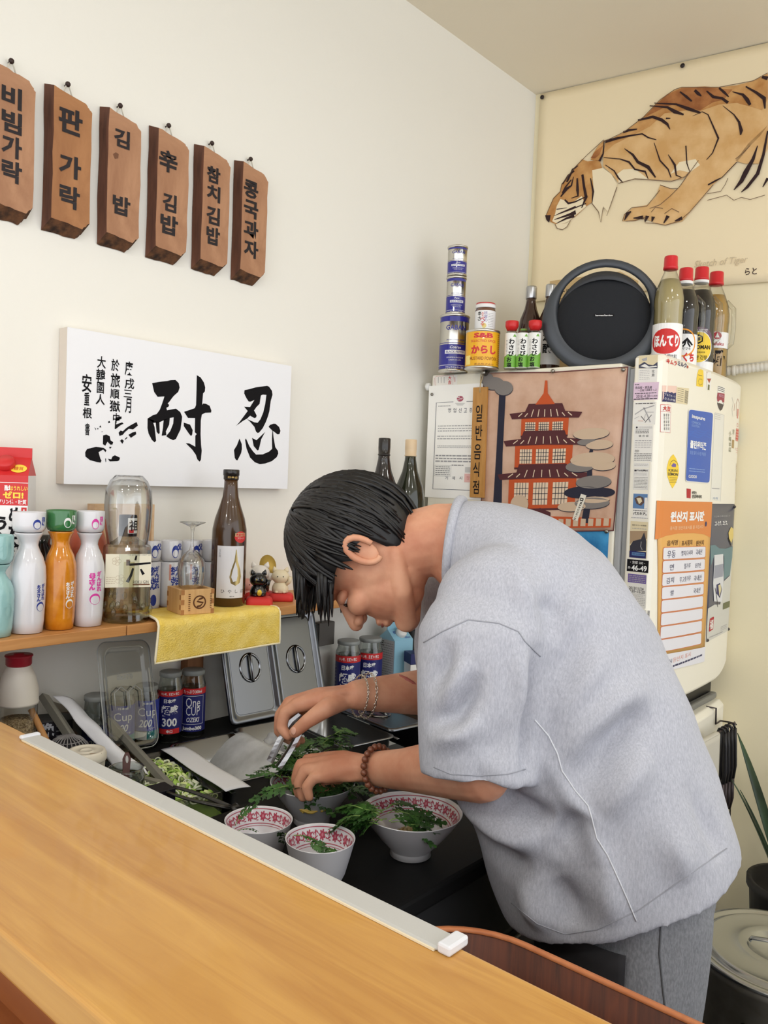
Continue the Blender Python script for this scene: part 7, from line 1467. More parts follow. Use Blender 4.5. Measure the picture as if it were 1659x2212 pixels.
# crown-daisy leaves: lobed blades that share four meshes
leaf_m = mat('daisy_leaf_green', (52, 96, 40), 0.5, sss=0.1); vary(leaf_m, (30, 64, 24), (66, 110, 46), (40, 40, 40), 1, 4); bump(leaf_m, (200, 200, 200), 0.3, 0.001); stem_m = mat('daisy_stem', (128, 160, 84), 0.5)
def leaf_mesh(seed):
    R = random.Random(seed); b = MB(); L = 0.062; n = 5
    def mid(f): return np.array([L*f, 0.006*sin(f*2.0+seed), 0.006*sin(pi*f)-0.010*f*f])
    b.tube([tuple(mid(k/8)) for k in range(9)], [0.0011-0.0008*k/8 for k in range(9)], 5, stem_m)
    for i in range(n):
        f = 0.28+0.64*i/(n-1); c = mid(f); ln = 0.019*(1.1-abs(f-0.5)*1.1)*R.uniform(0.85, 1.15)
        for sg_ in (-1, 1):
            a = rad(52-18*f)*sg_; dx, dy = cos(a), sin(a); px_, py_ = -dy, dx
            O = [(0, -0.1), (0.25, -0.16), (0.45, -0.34), (0.55, -0.17), (0.78, -0.33), (0.82, -0.12), (1.05, -0.05), (1.0, 0.06), (0.84, 0.16), (0.76, 0.36), (0.56, 0.18), (0.42, 0.36), (0.25, 0.16), (0, 0.1)]
            V = [(c[0]+ln*(u*dx+v*px_), c[1]+ln*(u*dy+v*py_), c[2]+0.004*u*R.uniform(0.5, 1.2)-0.007*u*u+0.002*abs(v)) for u, v in O]; V.append(tuple(c+np.array([ln*0.55*dx, ln*0.55*dy, 0.0005])))
            k = len(O); b.add(V, [(j, (j+1) % k, k) for j in range(k)], leaf_m, True)
    c = mid(0.95); V = [tuple(c+np.array([u, v, 0.0])) for u, v in [(0, -0.003), (0.006, -0.008), (0.009, -0.003), (0.016, -0.005), (0.019, 0), (0.016, 0.005), (0.009, 0.003), (0.006, 0.008), (0, 0.003)]]; b.add(V, [tuple(range(9))], leaf_m, True)
    return b
LEAF = []
def greens(lab, P, spots, seed, stem=None):
    t = thing('green_sprigs', lab, 'greens', P, 0, 'crown daisy greens'); R = random.Random(seed)
    for (x, y, z, az, pitch, roll, s) in spots:
        if len(LEAF) < 4: o = leaf_mesh(len(LEAF)+1).build('leaf', None, t, fix=False); LEAF.append(o.data)
        else: o = bpy.data.objects.new('leaf', R.choice(LEAF)); link(o, t)
        o.location = (x, y, z); o.rotation_euler = (roll, pitch, az); o.scale = (s,)*3
    if stem:
        for st_ in stem: b = MB(); b.tube(st_, 0.0016, 6); b.build('stem', stem_m, t)
    return t
R = random.Random(21); sp = []
pcam = np.array([CAM[0]-PA_[0], CAM[1]-PA_[1]]); pcam /= np.linalg.norm(pcam)
for k in range(80):
    a = R.uniform(0, 6.28); r = RA*0.80*math.sqrt(R.random()); x, y = r*cos(a), r*sin(a); sp.append((x, y, 0.052+0.034*(1-(r/RA)**2)+R.uniform(-0.006, 0.012), R.uniform(0, 6.28), R.uniform(-0.5, 0.5), R.uniform(-0.7, 0.7), R.uniform(0.7, 1.05)))
for k in range(26):         # overhang towards the papered pan
    sp.append((-0.05+R.uniform(-0.03, 0.03), 0.012+R.uniform(-0.045, 0.05), 0.082+R.uniform(-0.008, 0.022), pi-0.2+R.uniform(-0.8, 0.8), R.uniform(-0.2, 0.6), R.uniform(-0.6, 0.6), R.uniform(0.7, 1.0)))
greens('big heap of dark green leafy sprigs in the bowl under both hands', (PA_[0], PA_[1], Z0), sp, 3)
sp = []
for k in range(34):         # sprigs lying over the left rim of the near bowl
    f = R.random(); p = onZ(768+f*112, 1752+R.uniform(-20, 16)+f*16, Z0+0.092-0.020*f); sp.append((p[0]-PB_[0], p[1]-PB_[1], p[2]-Z0+R.uniform(-0.006, 0.006), 3.86+R.uniform(-0.9, 0.9) if f < 0.62 else 0.7+R.uniform(-0.8, 0.8), R.uniform(-0.1, 0.45), R.uniform(-0.6, 0.6), R.uniform(0.65, 0.95)))
greens('dark green sprigs hanging over the left rim of the bowl nearest the shirt', (PB_[0], PB_[1], Z0), sp, 4)
p = onZ(700, 1600, Z0+0.09); greens('few green leaves at the far rim of the hidden bowl behind the near hand', tuple(p), [(R.uniform(-0.02, 0.05), R.uniform(-0.03, 0.03), R.uniform(-0.012, 0.012), R.uniform(0, 6.28), R.uniform(-0.4, 0.3), R.uniform(-0.5, 0.5), 0.9) for k in range(10)], 5)
p = onZ(510, 1778, Z0+0.062); greens('single curled sprig leaning in the small bowl by the scallion pan', tuple(p), [(0.0, 0, -0.005, 1.0, -0.9, 0.3, 0.62), (0.004, 0.002, -0.012, 0.4, -0.3, -0.3, 0.5), (0.006, -0.003, -0.02, 5.8, 0.1, 0.2, 0.5)], 6)
p = onZ(625, 1808, Z0+0.072); greens('thin sprig over the rim of the front small bowl', tuple(p), [(-0.004, -0.004, 0.004, 2.6, 0.5, 0.4, 0.7), (0.004, 0.004, 0.002, 0.6, 0.15, -0.3, 0.7), (0.03, 0.02, -0.012, 0.55, 0.1, 0.2, 0.7), (0.02, 0.012, -0.006, 0.2, 0.1, 0.6, 0.6)], 7)

# ================================================================ the man
FW = np.array([-cos(rad(28)), -sin(rad(28)), 0.0]); LT = np.array([-FW[1], FW[0], 0.0]); UZ = np.array([0, 0, 1.0])
PH = CAM+ray(1345, 1920)*1.28
def bp(px, py, off=0.0): return onP(px, py, PH+LT*off, LT)          # a point of the body, off metres to his left of the middle plane
def V3(p): return Vector((float(p[0]), float(p[1]), float(p[2])))
man = thing('person', 'man in a loose grey T-shirt bending over the bowls with tongs, black hair, facing down', 'person', (1.12, 1.22, 0.0))
mo = np.array(man.location)
def capsule(b, pts, rs, n=18):
    """tapered limb with rounded ends"""
    P = [np.array(p, float) for p in pts]; Q = []; RR = []
    for i in range(len(P)-1):
        m = 6
        for k in range(m): f = k/m; Q.append(P[i]*(1-f)+P[i+1]*f); RR.append(rs[i]*(1-f)+rs[i+1]*f)
    Q.append(P[-1]); RR.append(rs[-1])
    d0 = Q[0]-Q[1]; d0 /= np.linalg.norm(d0); d1 = Q[-1]-Q[-2]; d1 /= np.linalg.norm(d1)
    pre = [(Q[0]+d0*RR[0]*s, RR[0]*c) for s, c in ((0.97, 0.22), (0.8, 0.6), (0.45, 0.89))]; post = [(Q[-1]+d1*RR[-1]*s, RR[-1]*c) for s, c in ((0.45, 0.89), (0.8, 0.6), (0.97, 0.22))]
    allp = [p for p, r in pre]+Q+[p for p, r in post]; allr = [r for p, r in pre]+RR+[r for p, r in post]
    b.tube([tuple(p-mo) for p in allp], allr, n)
def ellipsoid(b, c, axes, n=24):
    """axes: three vectors (length = radius)"""
    V = []; Fs = []; h = n//2
    for i in range(h+1):
        a = pi*i/h
        for k in range(n): t_ = 2*pi*k/n; V.append(tuple(c-mo+axes[0]*sin(a)*cos(t_)+axes[1]*sin(a)*sin(t_)-axes[2]*cos(a)))
    for i in range(h):
        for k in range(n): k2 = (k+1) % n; Fs.append((i*n+k, i*n+k2, (i+1)*n+k2, (i+1)*n+k))
    b.add(V, Fs, None, True)
# ---- joints
Ls, Le, Lw = bp(1046, 1330, .185), bp(1040, 1668, .205), bp(808, 1660, .06)
Rs, Re, Rw = bp(1010, 1290, -.185), bp(1000, 1492, -.20), bp(772, 1501, -.065)
nb, hc = bp(978, 1142, 0), bp(790, 1196, 0.0)
HU = -0.30*UZ*0+(FW*0.88+UZ*0.36); HU /= np.linalg.norm(HU)            # crown direction: forward and up
HF = FW*0.36-UZ*0.93; HF = HF-HU*(HF@HU); HF /= np.linalg.norm(HF)       # face looks down at the bowls
HL = np.cross(HU, HF); HL = HL if HL@LT > 0 else -HL
hs = 1.05
def hp(f, l, u): return hc+(HF*f+HL*l+HU*u)*hs
sk = MB()
# arms
capsule(sk, [Ls-LT*0.05, Ls*0.62+Le*0.38, Le], [0.040, 0.044, 0.040])
capsule(sk, [Le, Le*0.7+Lw*0.3+UZ*0.004, Le*0.3+Lw*0.7, Lw], [0.041, 0.041, 0.031, 0.0262])
capsule(sk, [Rs+LT*0.05, Rs*0.62+Re*0.38, Re], [0.040, 0.044, 0.042])
capsule(sk, [Ls-LT*0.05, Rs+LT*0.05], [0.040, 0.040]); capsule(sk, [nb-UZ*0.03, bp(1130, 1290, 0), bp(1290, 1560, 0), bp(1345, 1800, 0)], [0.055, 0.085, 0.11, 0.12])
capsule(sk, [Re, Re*0.7+Rw*0.3, Re*0.3+Rw*0.7, Rw], [0.043, 0.044, 0.034, 0.0265])
# near hand (left): palm down, fingers curling into the greens
def hand_pt(px, py, dep): return CAM+ray(px, py)*dep
dl = depth(Lw); dr_ = depth(Rw)
Lk = [hand_pt(700, 1640, dl+0.075), hand_pt(688, 1650, dl+0.058), hand_pt(690, 1662, dl+0.040), hand_pt(706, 1676, dl+0.022)]   # index .. little knuckles
palmc = [Lw*0.45+k*0.55 for k in Lk]
for k, kn in enumerate(Lk): capsule(sk, [Lw+(kn-Lw)*0.05, Lw*0.4+kn*0.6+UZ*0.004, kn], [0.019, 0.0165, 0.0128])
ellipsoid(sk, Lw*0.42+sum(Lk)/4*0.58-UZ*0.002, [(sum(Lk)/4-Lw)*0.62, (Lk[0]-Lk[3])*0.60, UZ*0.0145])
FL = [([(664, 1642, .082), (652, 1668, .082), (654, 1698, .080)], .0098), ([(650, 1652, .066), (641, 1682, .064), (646, 1714, .060)], .0102), ([(658, 1664, .046), (646, 1692, .043), (654, 1722, .040)], .0098), ([(678, 1680, .024), (662, 1700, .021), (668, 1722, .020)], .0088)]
for k, (ch, r) in enumerate(FL): capsule(sk, [Lk[k]]+[hand_pt(x, y, dl+o) for x, y, o in ch], [r*1.18, r*1.1, r, r*0.86], 14)
capsule(sk, [Lw*0.8+Lk[0]*0.2-UZ*0.008, hand_pt(745, 1668, dl+0.085), hand_pt(712, 1690, dl+0.088), hand_pt(690, 1705, dl+0.082)], [0.017, 0.0145, 0.0115, 0.0095], 14)
# far hand (right): pinching the tongs
Rk = [hand_pt(643, 1523, dr_-0.012), hand_pt(626, 1520, dr_+0.006), hand_pt(622, 1530, dr_+0.026), hand_pt(630, 1545, dr_+0.044)]
for k, kn in enumerate(Rk): capsule(sk, [Rw+(kn-Rw)*0.05, Rw*0.42+kn*0.58+UZ*0.004, kn], [0.020, 0.018, 0.0135])
ellipsoid(sk, Rw*0.42+sum(Rk)/4*0.58, [(sum(Rk)/4-Rw)*0.60, (Rk[0]-Rk[3])*0.62, UZ*0.016])
FR_ = [([(615, 1540, -.010), (607, 1572, -.014), (622, 1590, -.022)], .0100), ([(606, 1545, .008), (603, 1580, .004), (630, 1600, -.006)], .0102), ([(606, 1556, .028), (612, 1590, .022), (640, 1606, .012)], .0096), ([(618, 1566, .044), (632, 1594, .036), (652, 1600, .028)], .0086)]
for k, (ch, r) in enumerate(FR_): capsule(sk, [Rk[k]]+[hand_pt(x, y, dr_+o) for x, y, o in ch], [r*1.2, r*1.1, r, r*0.85], 14)
capsule(sk, [Rw*0.75+Rk[0]*0.25-UZ*0.004, hand_pt(704, 1530, dr_-0.040), hand_pt(664, 1558, dr_-0.046), hand_pt(636, 1582, dr_-0.040)], [0.019, 0.0165, 0.0125, 0.0102], 14)
# neck and head
capsule(sk, [nb+UZ*-0.02, nb*0.55+hp(-0.045, 0, -0.085)*0.45, hp(-0.035, 0, -0.05)], [0.064, 0.058, 0.056])
ellipsoid(sk, hp(-0.012, 0, 0.025), [HF*0.094, HL*0.075, HU*0.098])
ellipsoid(sk, hp(0.030, 0, -0.045), [HF*0.058, HL*0.064, HU*0.070])
capsule(sk, [hp(-0.03, 0.050, -0.050), hp(0.02, 0.043, -0.082), hp(0.066, 0.014, -0.104), hp(0.066, -0.014, -0.104), hp(0.02, -0.043, -0.082), hp(-0.03, -0.050, -0.050)], [0.015, 0.018, 0.018, 0.018, 0.018, 0.015])
ellipsoid(sk, hp(0.004, 0, -0.062), [HF*0.074, HL*0.056, HU*0.046]); ellipsoid(sk, hp(0.0, 0, -0.03), [HF*0.085, HL*0.070, HU*0.06])
capsule(sk, [hp(0.078, 0, 0.012), hp(0.096, 0, -0.012), hp(0.108, 0, -0.032)], [0.009, 0.010, 0.0125])
for s_ in (-1, 1):
    ellipsoid(sk, hp(0.098, s_*0.012, -0.036), [HF*0.010, HL*0.009, HU*0.008]); ellipsoid(sk, hp(0.060, s_*0.036, -0.030), [HF*0.028, HL*0.026, HU*0.022]); capsule(sk, [hp(0.082, s_*0.012, 0.020), hp(0.078, s_*0.045, 0.020)], [0.010, 0.009])
ellipsoid(sk, hp(0.083, 0, -0.066), [HF*0.011, HL*0.024, HU*0.007]); ellipsoid(sk, hp(0.080, 0, -0.077), [HF*0.011, HL*0.021, HU*0.007])
skin = mat('skin', (204, 148, 118), 0.5, sss=0.12, spec=0.35); vary(skin, (190, 128, 100), (214, 160, 130), (14, 14, 14), 1, 5); bump(skin, (420, 420, 420), 0.12, 0.0006)
def remesh_obj(mb, name, voxel, smooth, m, parent):
    o = mb.build(name, m, parent); r = o.modifiers.new('r', 'REMESH'); r.mode = 'VOXEL'; r.voxel_size = voxel; r.use_smooth_shade = True
    s = o.modifiers.new('s', 'SMOOTH'); s.factor = 0.5; s.iterations = smooth; return o
body = remesh_obj(sk, 'body', 0.0030, 5, skin, man)
# ---- T-shirt
sh = MB(); spec_ = [((1596, 1826), 21, .185, .205), ((1545, 1660), 24, .19, .205), ((1500, 1540), 27, .192, .203), ((1450, 1430), 33, .19, .202), ((1400, 1330), 40, .182, .2), ((1350, 1250), 48, .168, .2), ((1300, 1190), 56, .15, .198), ((1250, 1153), 63, .136, .196), ((1200, 1125), 70, .124, .19), ((1150, 1102), 75, .113, .172), ((1100, 1086), 80, .102, .145), ((1040, 1078), 84, .085, .105), ((996, 1080), 86, .072, .082)]
rings = []; NR = 48
for (px, an, bb, aa) in spec_:
    p = bp(*px); dd = -FW*cos(rad(an))+UZ*sin(rad(an)); c = p-dd*bb
    rings.append([tuple(c-mo+dd*bb*np.sign(cos(t_))*abs(cos(t_))**0.9+LT*aa*np.sign(sin(t_))*abs(sin(t_))**0.9) for t_ in [2*pi*k/NR for k in range(NR)]])
sh.loft(rings)
def sleeve(S, E, r0, r1, wide, side):
    ax = E-S; Ln = np.linalg.norm(ax); ax /= Ln; q = np.cross(ax, LT); q /= np.linalg.norm(q); w_ = np.cross(ax, q)
    rg = []
    for k in range(9):
        f = k/8; c = S+ax*Ln*f*1.04; r = (r0*(1-f)+r1*f)*(1-0.62*max(0, 1-f/0.30)**2); rg.append([tuple(c-mo+q*cos(t_)*r*wide+w_*sin(t_)*r) for t_ in [2*pi*j/32 for j in range(32)]])
    sh.loft(rg)
SL0 = Ls+FW*0.0-LT*0.03+UZ*0.040; sleeve(SL0, Le+UZ*0.000+FW*0.006, 0.088, 0.069, 1.16, 1)
SR0 = Rs+LT*0.03+UZ*0.035; sleeve(SR0, Re+UZ*0.012+FW*0.012, 0.080, 0.068, 1.1, -1)
ellipsoid(sh, Ls-LT*0.045+UZ*0.005-FW*0.02, [FW*0.095, LT*0.082, UZ*0.090]); ellipsoid(sh, Rs+LT*0.03+UZ*0.0, [FW*0.085, LT*0.075, UZ*0.08])
heather = mat('heather_grey_jersey', (196, 198, 206), 0.95, spec=0.1)
vary(heather, (158, 160, 170), (190, 192, 201), (420, 420, 110), 1.0, 3, 0.7, (0.25, 0.75), 0.4, (0.35, 0.5, 0.5)); bump(heather, (500, 500, 500), 0.25, 0.0008)
shirt = remesh_obj(sh, 'tshirt', 0.0052, 9, heather, man)
# ---- trousers, shoes
tr = MB(); hipc = PH+FW*0.0; 
hem_c = np.array([np.mean([p[0] for p in rings[0]]), np.mean([p[1] for p in rings[0]]), np.mean([p[2] for p in rings[0]])])+mo
pel = hem_c-UZ*0.0+(-FW)*0.022; pel[2] = 0.86
ellipsoid(tr, pel, [FW*0.125, LT*0.168, UZ*0.13])
for s_ in (-1, 1):
    h0 = pel+LT*s_*0.085-UZ*0.03; kn = h0*1.0; kn = kn+FW*0.01+LT*s_*0.01; kn[2] = 0.47; an_ = kn-FW*0.03; an_[2] = 0.09
    capsule(tr, [h0, h0*0.5+kn*0.5, kn, an_], [0.100, 0.094, 0.080, 0.068])
sweat = mat('grey_sweatpants', (128, 130, 134), 0.95, spec=0.1); vary(sweat, (118, 120, 125), (138, 140, 145), (420, 420, 160), 1.0, 3); bump(sweat, (500, 500, 500), 0.2, 0.0008)
trous = remesh_obj(tr, 'trousers', 0.0075, 8, sweat, man)
for s_ in (-1, 1):
    a = pel+LT*s_*0.095-FW*0.05; a[2] = 0.0; b = MB()
    rg = []
    for k in range(9): f = k/8; w_ = 0.036+0.014*sin(pi*min(1, f*1.1)); hh = 0.075-0.03*f if f < 0.9 else 0.035; c = a+FW*(-0.03+0.26*f)+UZ*(hh/2+0.002); rg.append([tuple(c-mo+LT*w_*cos(t_)+UZ*hh/2*sin(t_)) for t_ in [2*pi*j/16 for j in range(16)]])
    b.loft(rg); b.build('shoe', blk, man)
# ---- evaluate and shape the cloth
bpy.context.view_layer.update(); DG = bpy.context.evaluated_depsgraph_get()
def bake(o):
    me = bpy.data.meshes.new_from_object(o.evaluated_get(DG)); old = o.data; o.modifiers.clear(); o.data = me; me.materials.clear(); me.materials.append(old.materials[0])
    me.polygons.foreach_set('use_smooth', [True]*len(me.polygons)); return me
mB, mS, mT = bake(body), bake(shirt), bake(trous)
def arr(me): a = np.zeros(len(me.vertices)*3); me.vertices.foreach_get('co', a); return a.reshape(-1, 3)
def nrms(me): a = np.zeros(len(me.vertices)*3); me.vertices.foreach_get('normal', a); return a.reshape(-1, 3)
def bvh(me): return BVHTree.FromPolygons([v.co[:] for v in me.vertices], [tuple(p.vertices) for p in me.polygons])
def hit(tree, px, py):
    dd = ray(px, py); dd /= np.linalg.norm(dd); h_ = tree.ray_cast(Vector(CAM-mo), Vector(dd)); return (np.array(h_[0]), np.array(h_[1])) if h_[0] is not None else None
T0 = bvh(mS)
# cloth folds: (photo polyline over the cloth, height in metres, width)
FOLDS = [([(1165, 1420), (1160, 1500), (1152, 1600), (1142, 1690)], -0.014, 0.016), ([(1000, 1715), (1060, 1765), (1120, 1805), (1170, 1815)], 0.013, 0.020), ([(1040, 1690), (1100, 1730), (1160, 1760), (1200, 1760)], -0.014, 0.017), ([(1020, 1800), (1080, 1850), (1150, 1870)], -0.009, 0.022),
    ([(1200, 1650), (1260, 1580), (1330, 1520), (1400, 1490)], 0.010, 0.022), ([(1260, 1690), (1310, 1620), (1370, 1560), (1410, 1540)], -0.013, 0.022), ([(1300, 1760), (1360, 1680), (1400, 1620)], 0.009, 0.024), ([(1210, 1820), (1240, 1780), (1262, 1750)], -0.012, 0.018), ([(1180, 1640), (1240, 1730), (1290, 1830), (1340, 1930)], 0.006, 0.016),
    ([(1200, 1560), (1260, 1480), (1310, 1400)], 0.007, 0.020), ([(1190, 1480), (1240, 1410), (1290, 1330)], -0.007, 0.020), ([(1150, 1300), (1200, 1320), (1215, 1400)], -0.006, 0.018), ([(1110, 1220), (1140, 1290), (1165, 1370)], 0.005, 0.016), ([(1260, 1200), (1220, 1280), (1200, 1340)], -0.004, 0.02),
    ([(1200, 1900), (1230, 1960), (1240, 2010)], -0.012, 0.020), ([(1130, 1900), (1150, 1960), (1190, 2010)], 0.008, 0.02), ([(1280, 1870), (1310, 1940), (1330, 2000)], 0.006, 0.02), ([(1440, 1800), (1470, 1860), (1490, 1910)], 0.006, 0.02), ([(1500, 1720), (1540, 1800), (1560, 1860)], -0.007, 0.02),
    ([(940, 1560), (985, 1545), (1015, 1500), (1035, 1450)], -0.011, 0.013), ([(945, 1600), (1000, 1585), (1040, 1550)], 0.008, 0.014), ([(935, 1480), (960, 1430), (975, 1380)], -0.007, 0.012), ([(960, 1520), (990, 1470), (1010, 1420)], 0.006, 0.012), ([(1040, 1640), (1080, 1610), (1110, 1560)], -0.004, 0.018), ([(1125, 1400), (1130, 1480), (1135, 1560)], 0.006, 0.014)]
A = arr(mS); Nn = nrms(mS); D_ = np.zeros(len(A))
for (L, h_, wd) in FOLDS:
    P3 = [hit(T0, *q)[0] for q in L if hit(T0, *q)]
    best = np.full(len(A), 9.0); tt = np.zeros(len(A)); n = len(P3)-1
    for i in range(n):
        a, c = P3[i], P3[i+1]; ab = c-a; f = np.clip(((A-a)@ab)/(ab@ab), 0, 1); q = np.linalg.norm(A-(a+f[:, None]*ab), axis=1); u = (i+f)/n
        tt = np.where(q < best, u, tt); best = np.minimum(best, q)
    D_ += 2.0*h_*np.exp(-(best/wd)**2)*np.sin(pi*np.clip(tt*0.86+0.10, 0, 1))
rng = np.random.RandomState(3)
for k in range(26):
    kk = rng.normal(size=3)*rng.uniform(14, 34); D_ += 0.00055*np.sin(A@kk+rng.uniform(0, 6.28))
mS.vertices.foreach_set('co', (A+Nn*D_[:, None]).ravel()); mS.update()
A = arr(mT); Nn = nrms(mT); D_ = np.zeros(len(A))
for k in range(18):
    kk = rng.normal(size=3)*np.array([26, 26, 9]); D_ += 0.0013*np.sin(A@kk+rng.uniform(0, 6.28))
mT.vertices.foreach_set('co', (A+Nn*D_[:, None]).ravel()); mT.update()
TS, TB, TT = bvh(mS), bvh(mB), bvh(mT)
def seam(L, tree, name, m, r=0.0011, par=None, lift=0.0003):
    pts = []
    for i in range(len(L)-1):
        for k in range(6):
            f = k/6; h_ = hit(tree, L[i][0]*(1-f)+L[i+1][0]*f, L[i][1]*(1-f)+L[i+1][1]*f)
            if h_ and (not pts or np.linalg.norm(np.array(pts[-1])-h_[0]) < 0.04): pts.append(tuple(h_[0]+h_[1]*lift))
    if len(pts) > 2: b = MB(); b.tube(pts, r, 6); return b.build(name, m, par or man)
sm = mat('seam_grey', (150, 152, 160), 0.9); sl_ = mat('seam_light', (212, 214, 220), 0.9)
Zs = lambda L: [(880+x/2.127, 1040+y/2.127) for x, y in L]
seam(Zs([(75, 740), (160, 690), (280, 636), (420, 652), (510, 690), (540, 735), (625, 818)]), TS, 'seam', sm, 0.0009, shirt)
seam(Zs([(585, 1095), (650, 1170), (690, 1250), (710, 1330), (770, 1420), (830, 1490), (848, 1550), (870, 1640), (920, 1720), (970, 1830), (1010, 1920), (1060, 2040)]), TS, 'seam', sl_, 0.0011, shirt)
seam(Zs([(122, 1312), (200, 1345), (330, 1352), (460, 1345), (558, 1318)]), TS, 'stitching', sm, 0.0007, shirt)
seam([(1105, 1950), (1160, 1995), (1220, 2018), (1290, 2008), (1380, 1965), (1480, 1895), (1588, 1820)], TS, 'stitching', sm, 0.0007, shirt)
seam([(1428, 1985), (1424, 2060), (1432, 2140), (1440, 2205)], TT, 'seam', mat('seam_dark', (92, 94, 98), 0.9), 0.0014, trous)
# ---- apron over the front of the legs
apm = mat('charcoal_apron', (40, 39, 42), 0.9); b = MB()
def apr(s, v):
    a = rad(-86+172*s); c = pel-mo+FW*0.010; r1 = 0.132; r2 = 0.190; z = 0.80-0.42*v; p = c+FW*r1*cos(a)*(1+0.03*v)+LT*r2*sin(a); return (float(p[0]), float(p[1]), z+0.003*sin(9*a)*v)
b.sheet(apr, 40, 16, apm); b.build('apron', None, man, solid=0.002)
# ---- hair
hr = mat('black_hair', (18, 17, 18), 0.42, spec=0.5); R = random.Random(31); hb = MB()
dirs = []
def skull(az, el, k=1.0):
    """point on the hair shell: az round the crown (0 = face side), el up from the ear line"""
    f = cos(el)*cos(az)*0.106-0.012; l = cos(el)*sin(az)*0.087; u = sin(el)*0.112+0.024; return np.array([f*k, l*k, u])
VV = []; Fs = []; na, ne = 48, 22
def low(az):     # lower hair line by direction
    c = cos(az); return rad(22) if c > 0.75 else (rad(-4) if c > 0.25 else (rad(-16) if c > -0.35 else rad(-58)))
for j in range(ne+1):
    for i in range(na):
        az = 2*pi*i/na; el = low(az)+(pi/2-low(az))*j/ne; q = skull(az, el); k = 1+0.035*mnoise.noise(Vector((q[0]*50, q[1]*50, q[2]*50)))-0.05*(1-j/ne)**6
        VV.append(tuple(hp(q[0]*k, q[1]*k, q[2]*k)-mo))
for j in range(ne):
    for i in range(na): i2 = (i+1) % na; Fs.append((j*na+i, j*na+i2, (j+1)*na+i2, (j+1)*na+i))
hb.add(VV, Fs, None, True)
for k in range(420):            # locks following the head, fringe hanging by its weight
    az = R.uniform(-pi, pi); el = R.uniform(rad(15), rad(86)); fr_ = cos(az) > 0.35
    pts = []; p = None
    for s in range(6):
        e2 = el-s*rad(9)*(1.0 if cos(az) > -0.3 else 1.5)
        if e2 > low(az)-rad(4): q = skull(az+0.03*s*sin(k), e2, 1.012); p = hp(*q)
        else: p = p+(-UZ*0.010+HF*0.002 if fr_ else -HU*0.006)
        pts.append(tuple(p-mo))
    hb.tube(pts, [0.0036, 0.0040, 0.0036, 0.0030, 0.0022, 0.0008], 5)
for k in range(90):             # fringe
    az = R.uniform(-1.05, 1.05); q = skull(az, low(az)+rad(R.uniform(0, 12)), 1.01); p = hp(*q); pts = [tuple(p-mo)]; Ln = R.uniform(0.035, 0.06)
    for s in range(1, 5): p = p+(-UZ*0.86+HF*0.2-HU*0.16)*Ln/4; pts.append(tuple(p-mo))
    hb.tube(pts, [0.0042, 0.0044, 0.0036, 0.0026, 0.0008], 5)
hb.build('hair', hr, man, fix=False)
# ---- ears, eyes, brows, mouth
for s_ in (-1, 1):
    b = MB(); rg = []
    for k in range(15):
        a = rad(-100+300*k/14); rg.append(tuple(hp(-0.012+0.016*cos(a)-0.006, s_*(0.082+0.006*sin(a*0.5)), -0.010+0.027*sin(a))-mo))
    b.tube(rg, [0.0045+0.0015*sin(pi*k/14) for k in range(15)], 8); ellipsoid(b, hp(-0.016, s_*0.076, -0.010), [HF*0.017, HL*0.007, HU*0.027], 14); b.build('ear', skin, man)
    b = MB(); ellipsoid(b, hp(0.071, s_*0.032, -0.004), [HF*0.011, HL*0.0120, HU*0.0095], 16); b.build('eyeball', mat('eye_white', (228, 222, 216), 0.25), man)
    b = MB(); ellipsoid(b, hp(0.0800, s_*0.032, -0.0105), [HF*0.0025, HL*0.0052, HU*0.0052], 12); b.build('iris', mat('iris_brown', (46, 30, 22), 0.2), man)
    b = MB(); ellipsoid(b, hp(0.0705, s_*0.032, -0.0022), [HF*0.0138, HL*0.0155, HU*0.0100], 14); b.build('eyelid', skin, man)
    b = MB(); b.tube([tuple(hp(0.090, s_*0.014, 0.021)-mo), tuple(hp(0.089, s_*0.032, 0.025)-mo), tuple(hp(0.078, s_*0.052, 0.019)-mo)], [0.0026, 0.0034, 0.0016], 6); b.build('eyebrow', hr, man)
b = MB(); b.tube([tuple(hp(0.083, -0.023, -0.073)-mo), tuple(hp(0.0925, 0, -0.0715)-mo), tuple(hp(0.083, 0.023, -0.073)-mo)], [0.001, 0.0022, 0.001], 6); b.build('mouth', mat('lip_dark', (150, 84, 76), 0.5), man)
# ---- collar
b = MB(); rc = rings[-1]; rc2 = [tuple(np.array(q)*1.0) for q in rc]; b.tube([rc2[k] for k in range(NR)], 0.008, 10, closed=True); b.build('collar', heather, shirt)
# ---- bracelets
ax = (Le-Lw); ax /= np.linalg.norm(ax); cB = Lw+ax*0.012; u1 = np.cross(ax, UZ); u1 /= np.linalg.norm(u1); u2 = np.cross(u1, ax); u1 = u1*1.0+ax*0.18; beadm = mat('wooden_bead', (106, 60, 40), 0.35, coat=0.2); vary(beadm, (84, 44, 30), (130, 78, 54), (60, 60, 60))
br = bpy.data.objects.new('bead_bracelet', None); link(br, man); br.empty_display_size = 0.02; br['label'] = 'bracelet of round brown wooden beads'
b = MB(); b.sphere((0, 0, 0), 0.0054, None, 14); bd = b.build('bead', beadm, br); n = 21
for k in range(n):
    o = bd if k == 0 else bd.copy()
    if k: link(o, br)
    a = 2*pi*k/n; o.location = tuple(cB-mo+(u1*cos(a)+u2*sin(a))*0.0335)
axr = (Re-Rw); axr /= np.linalg.norm(axr); v1 = np.cross(axr, UZ); v1 /= np.linalg.norm(v1); v2 = np.cross(v1, axr)
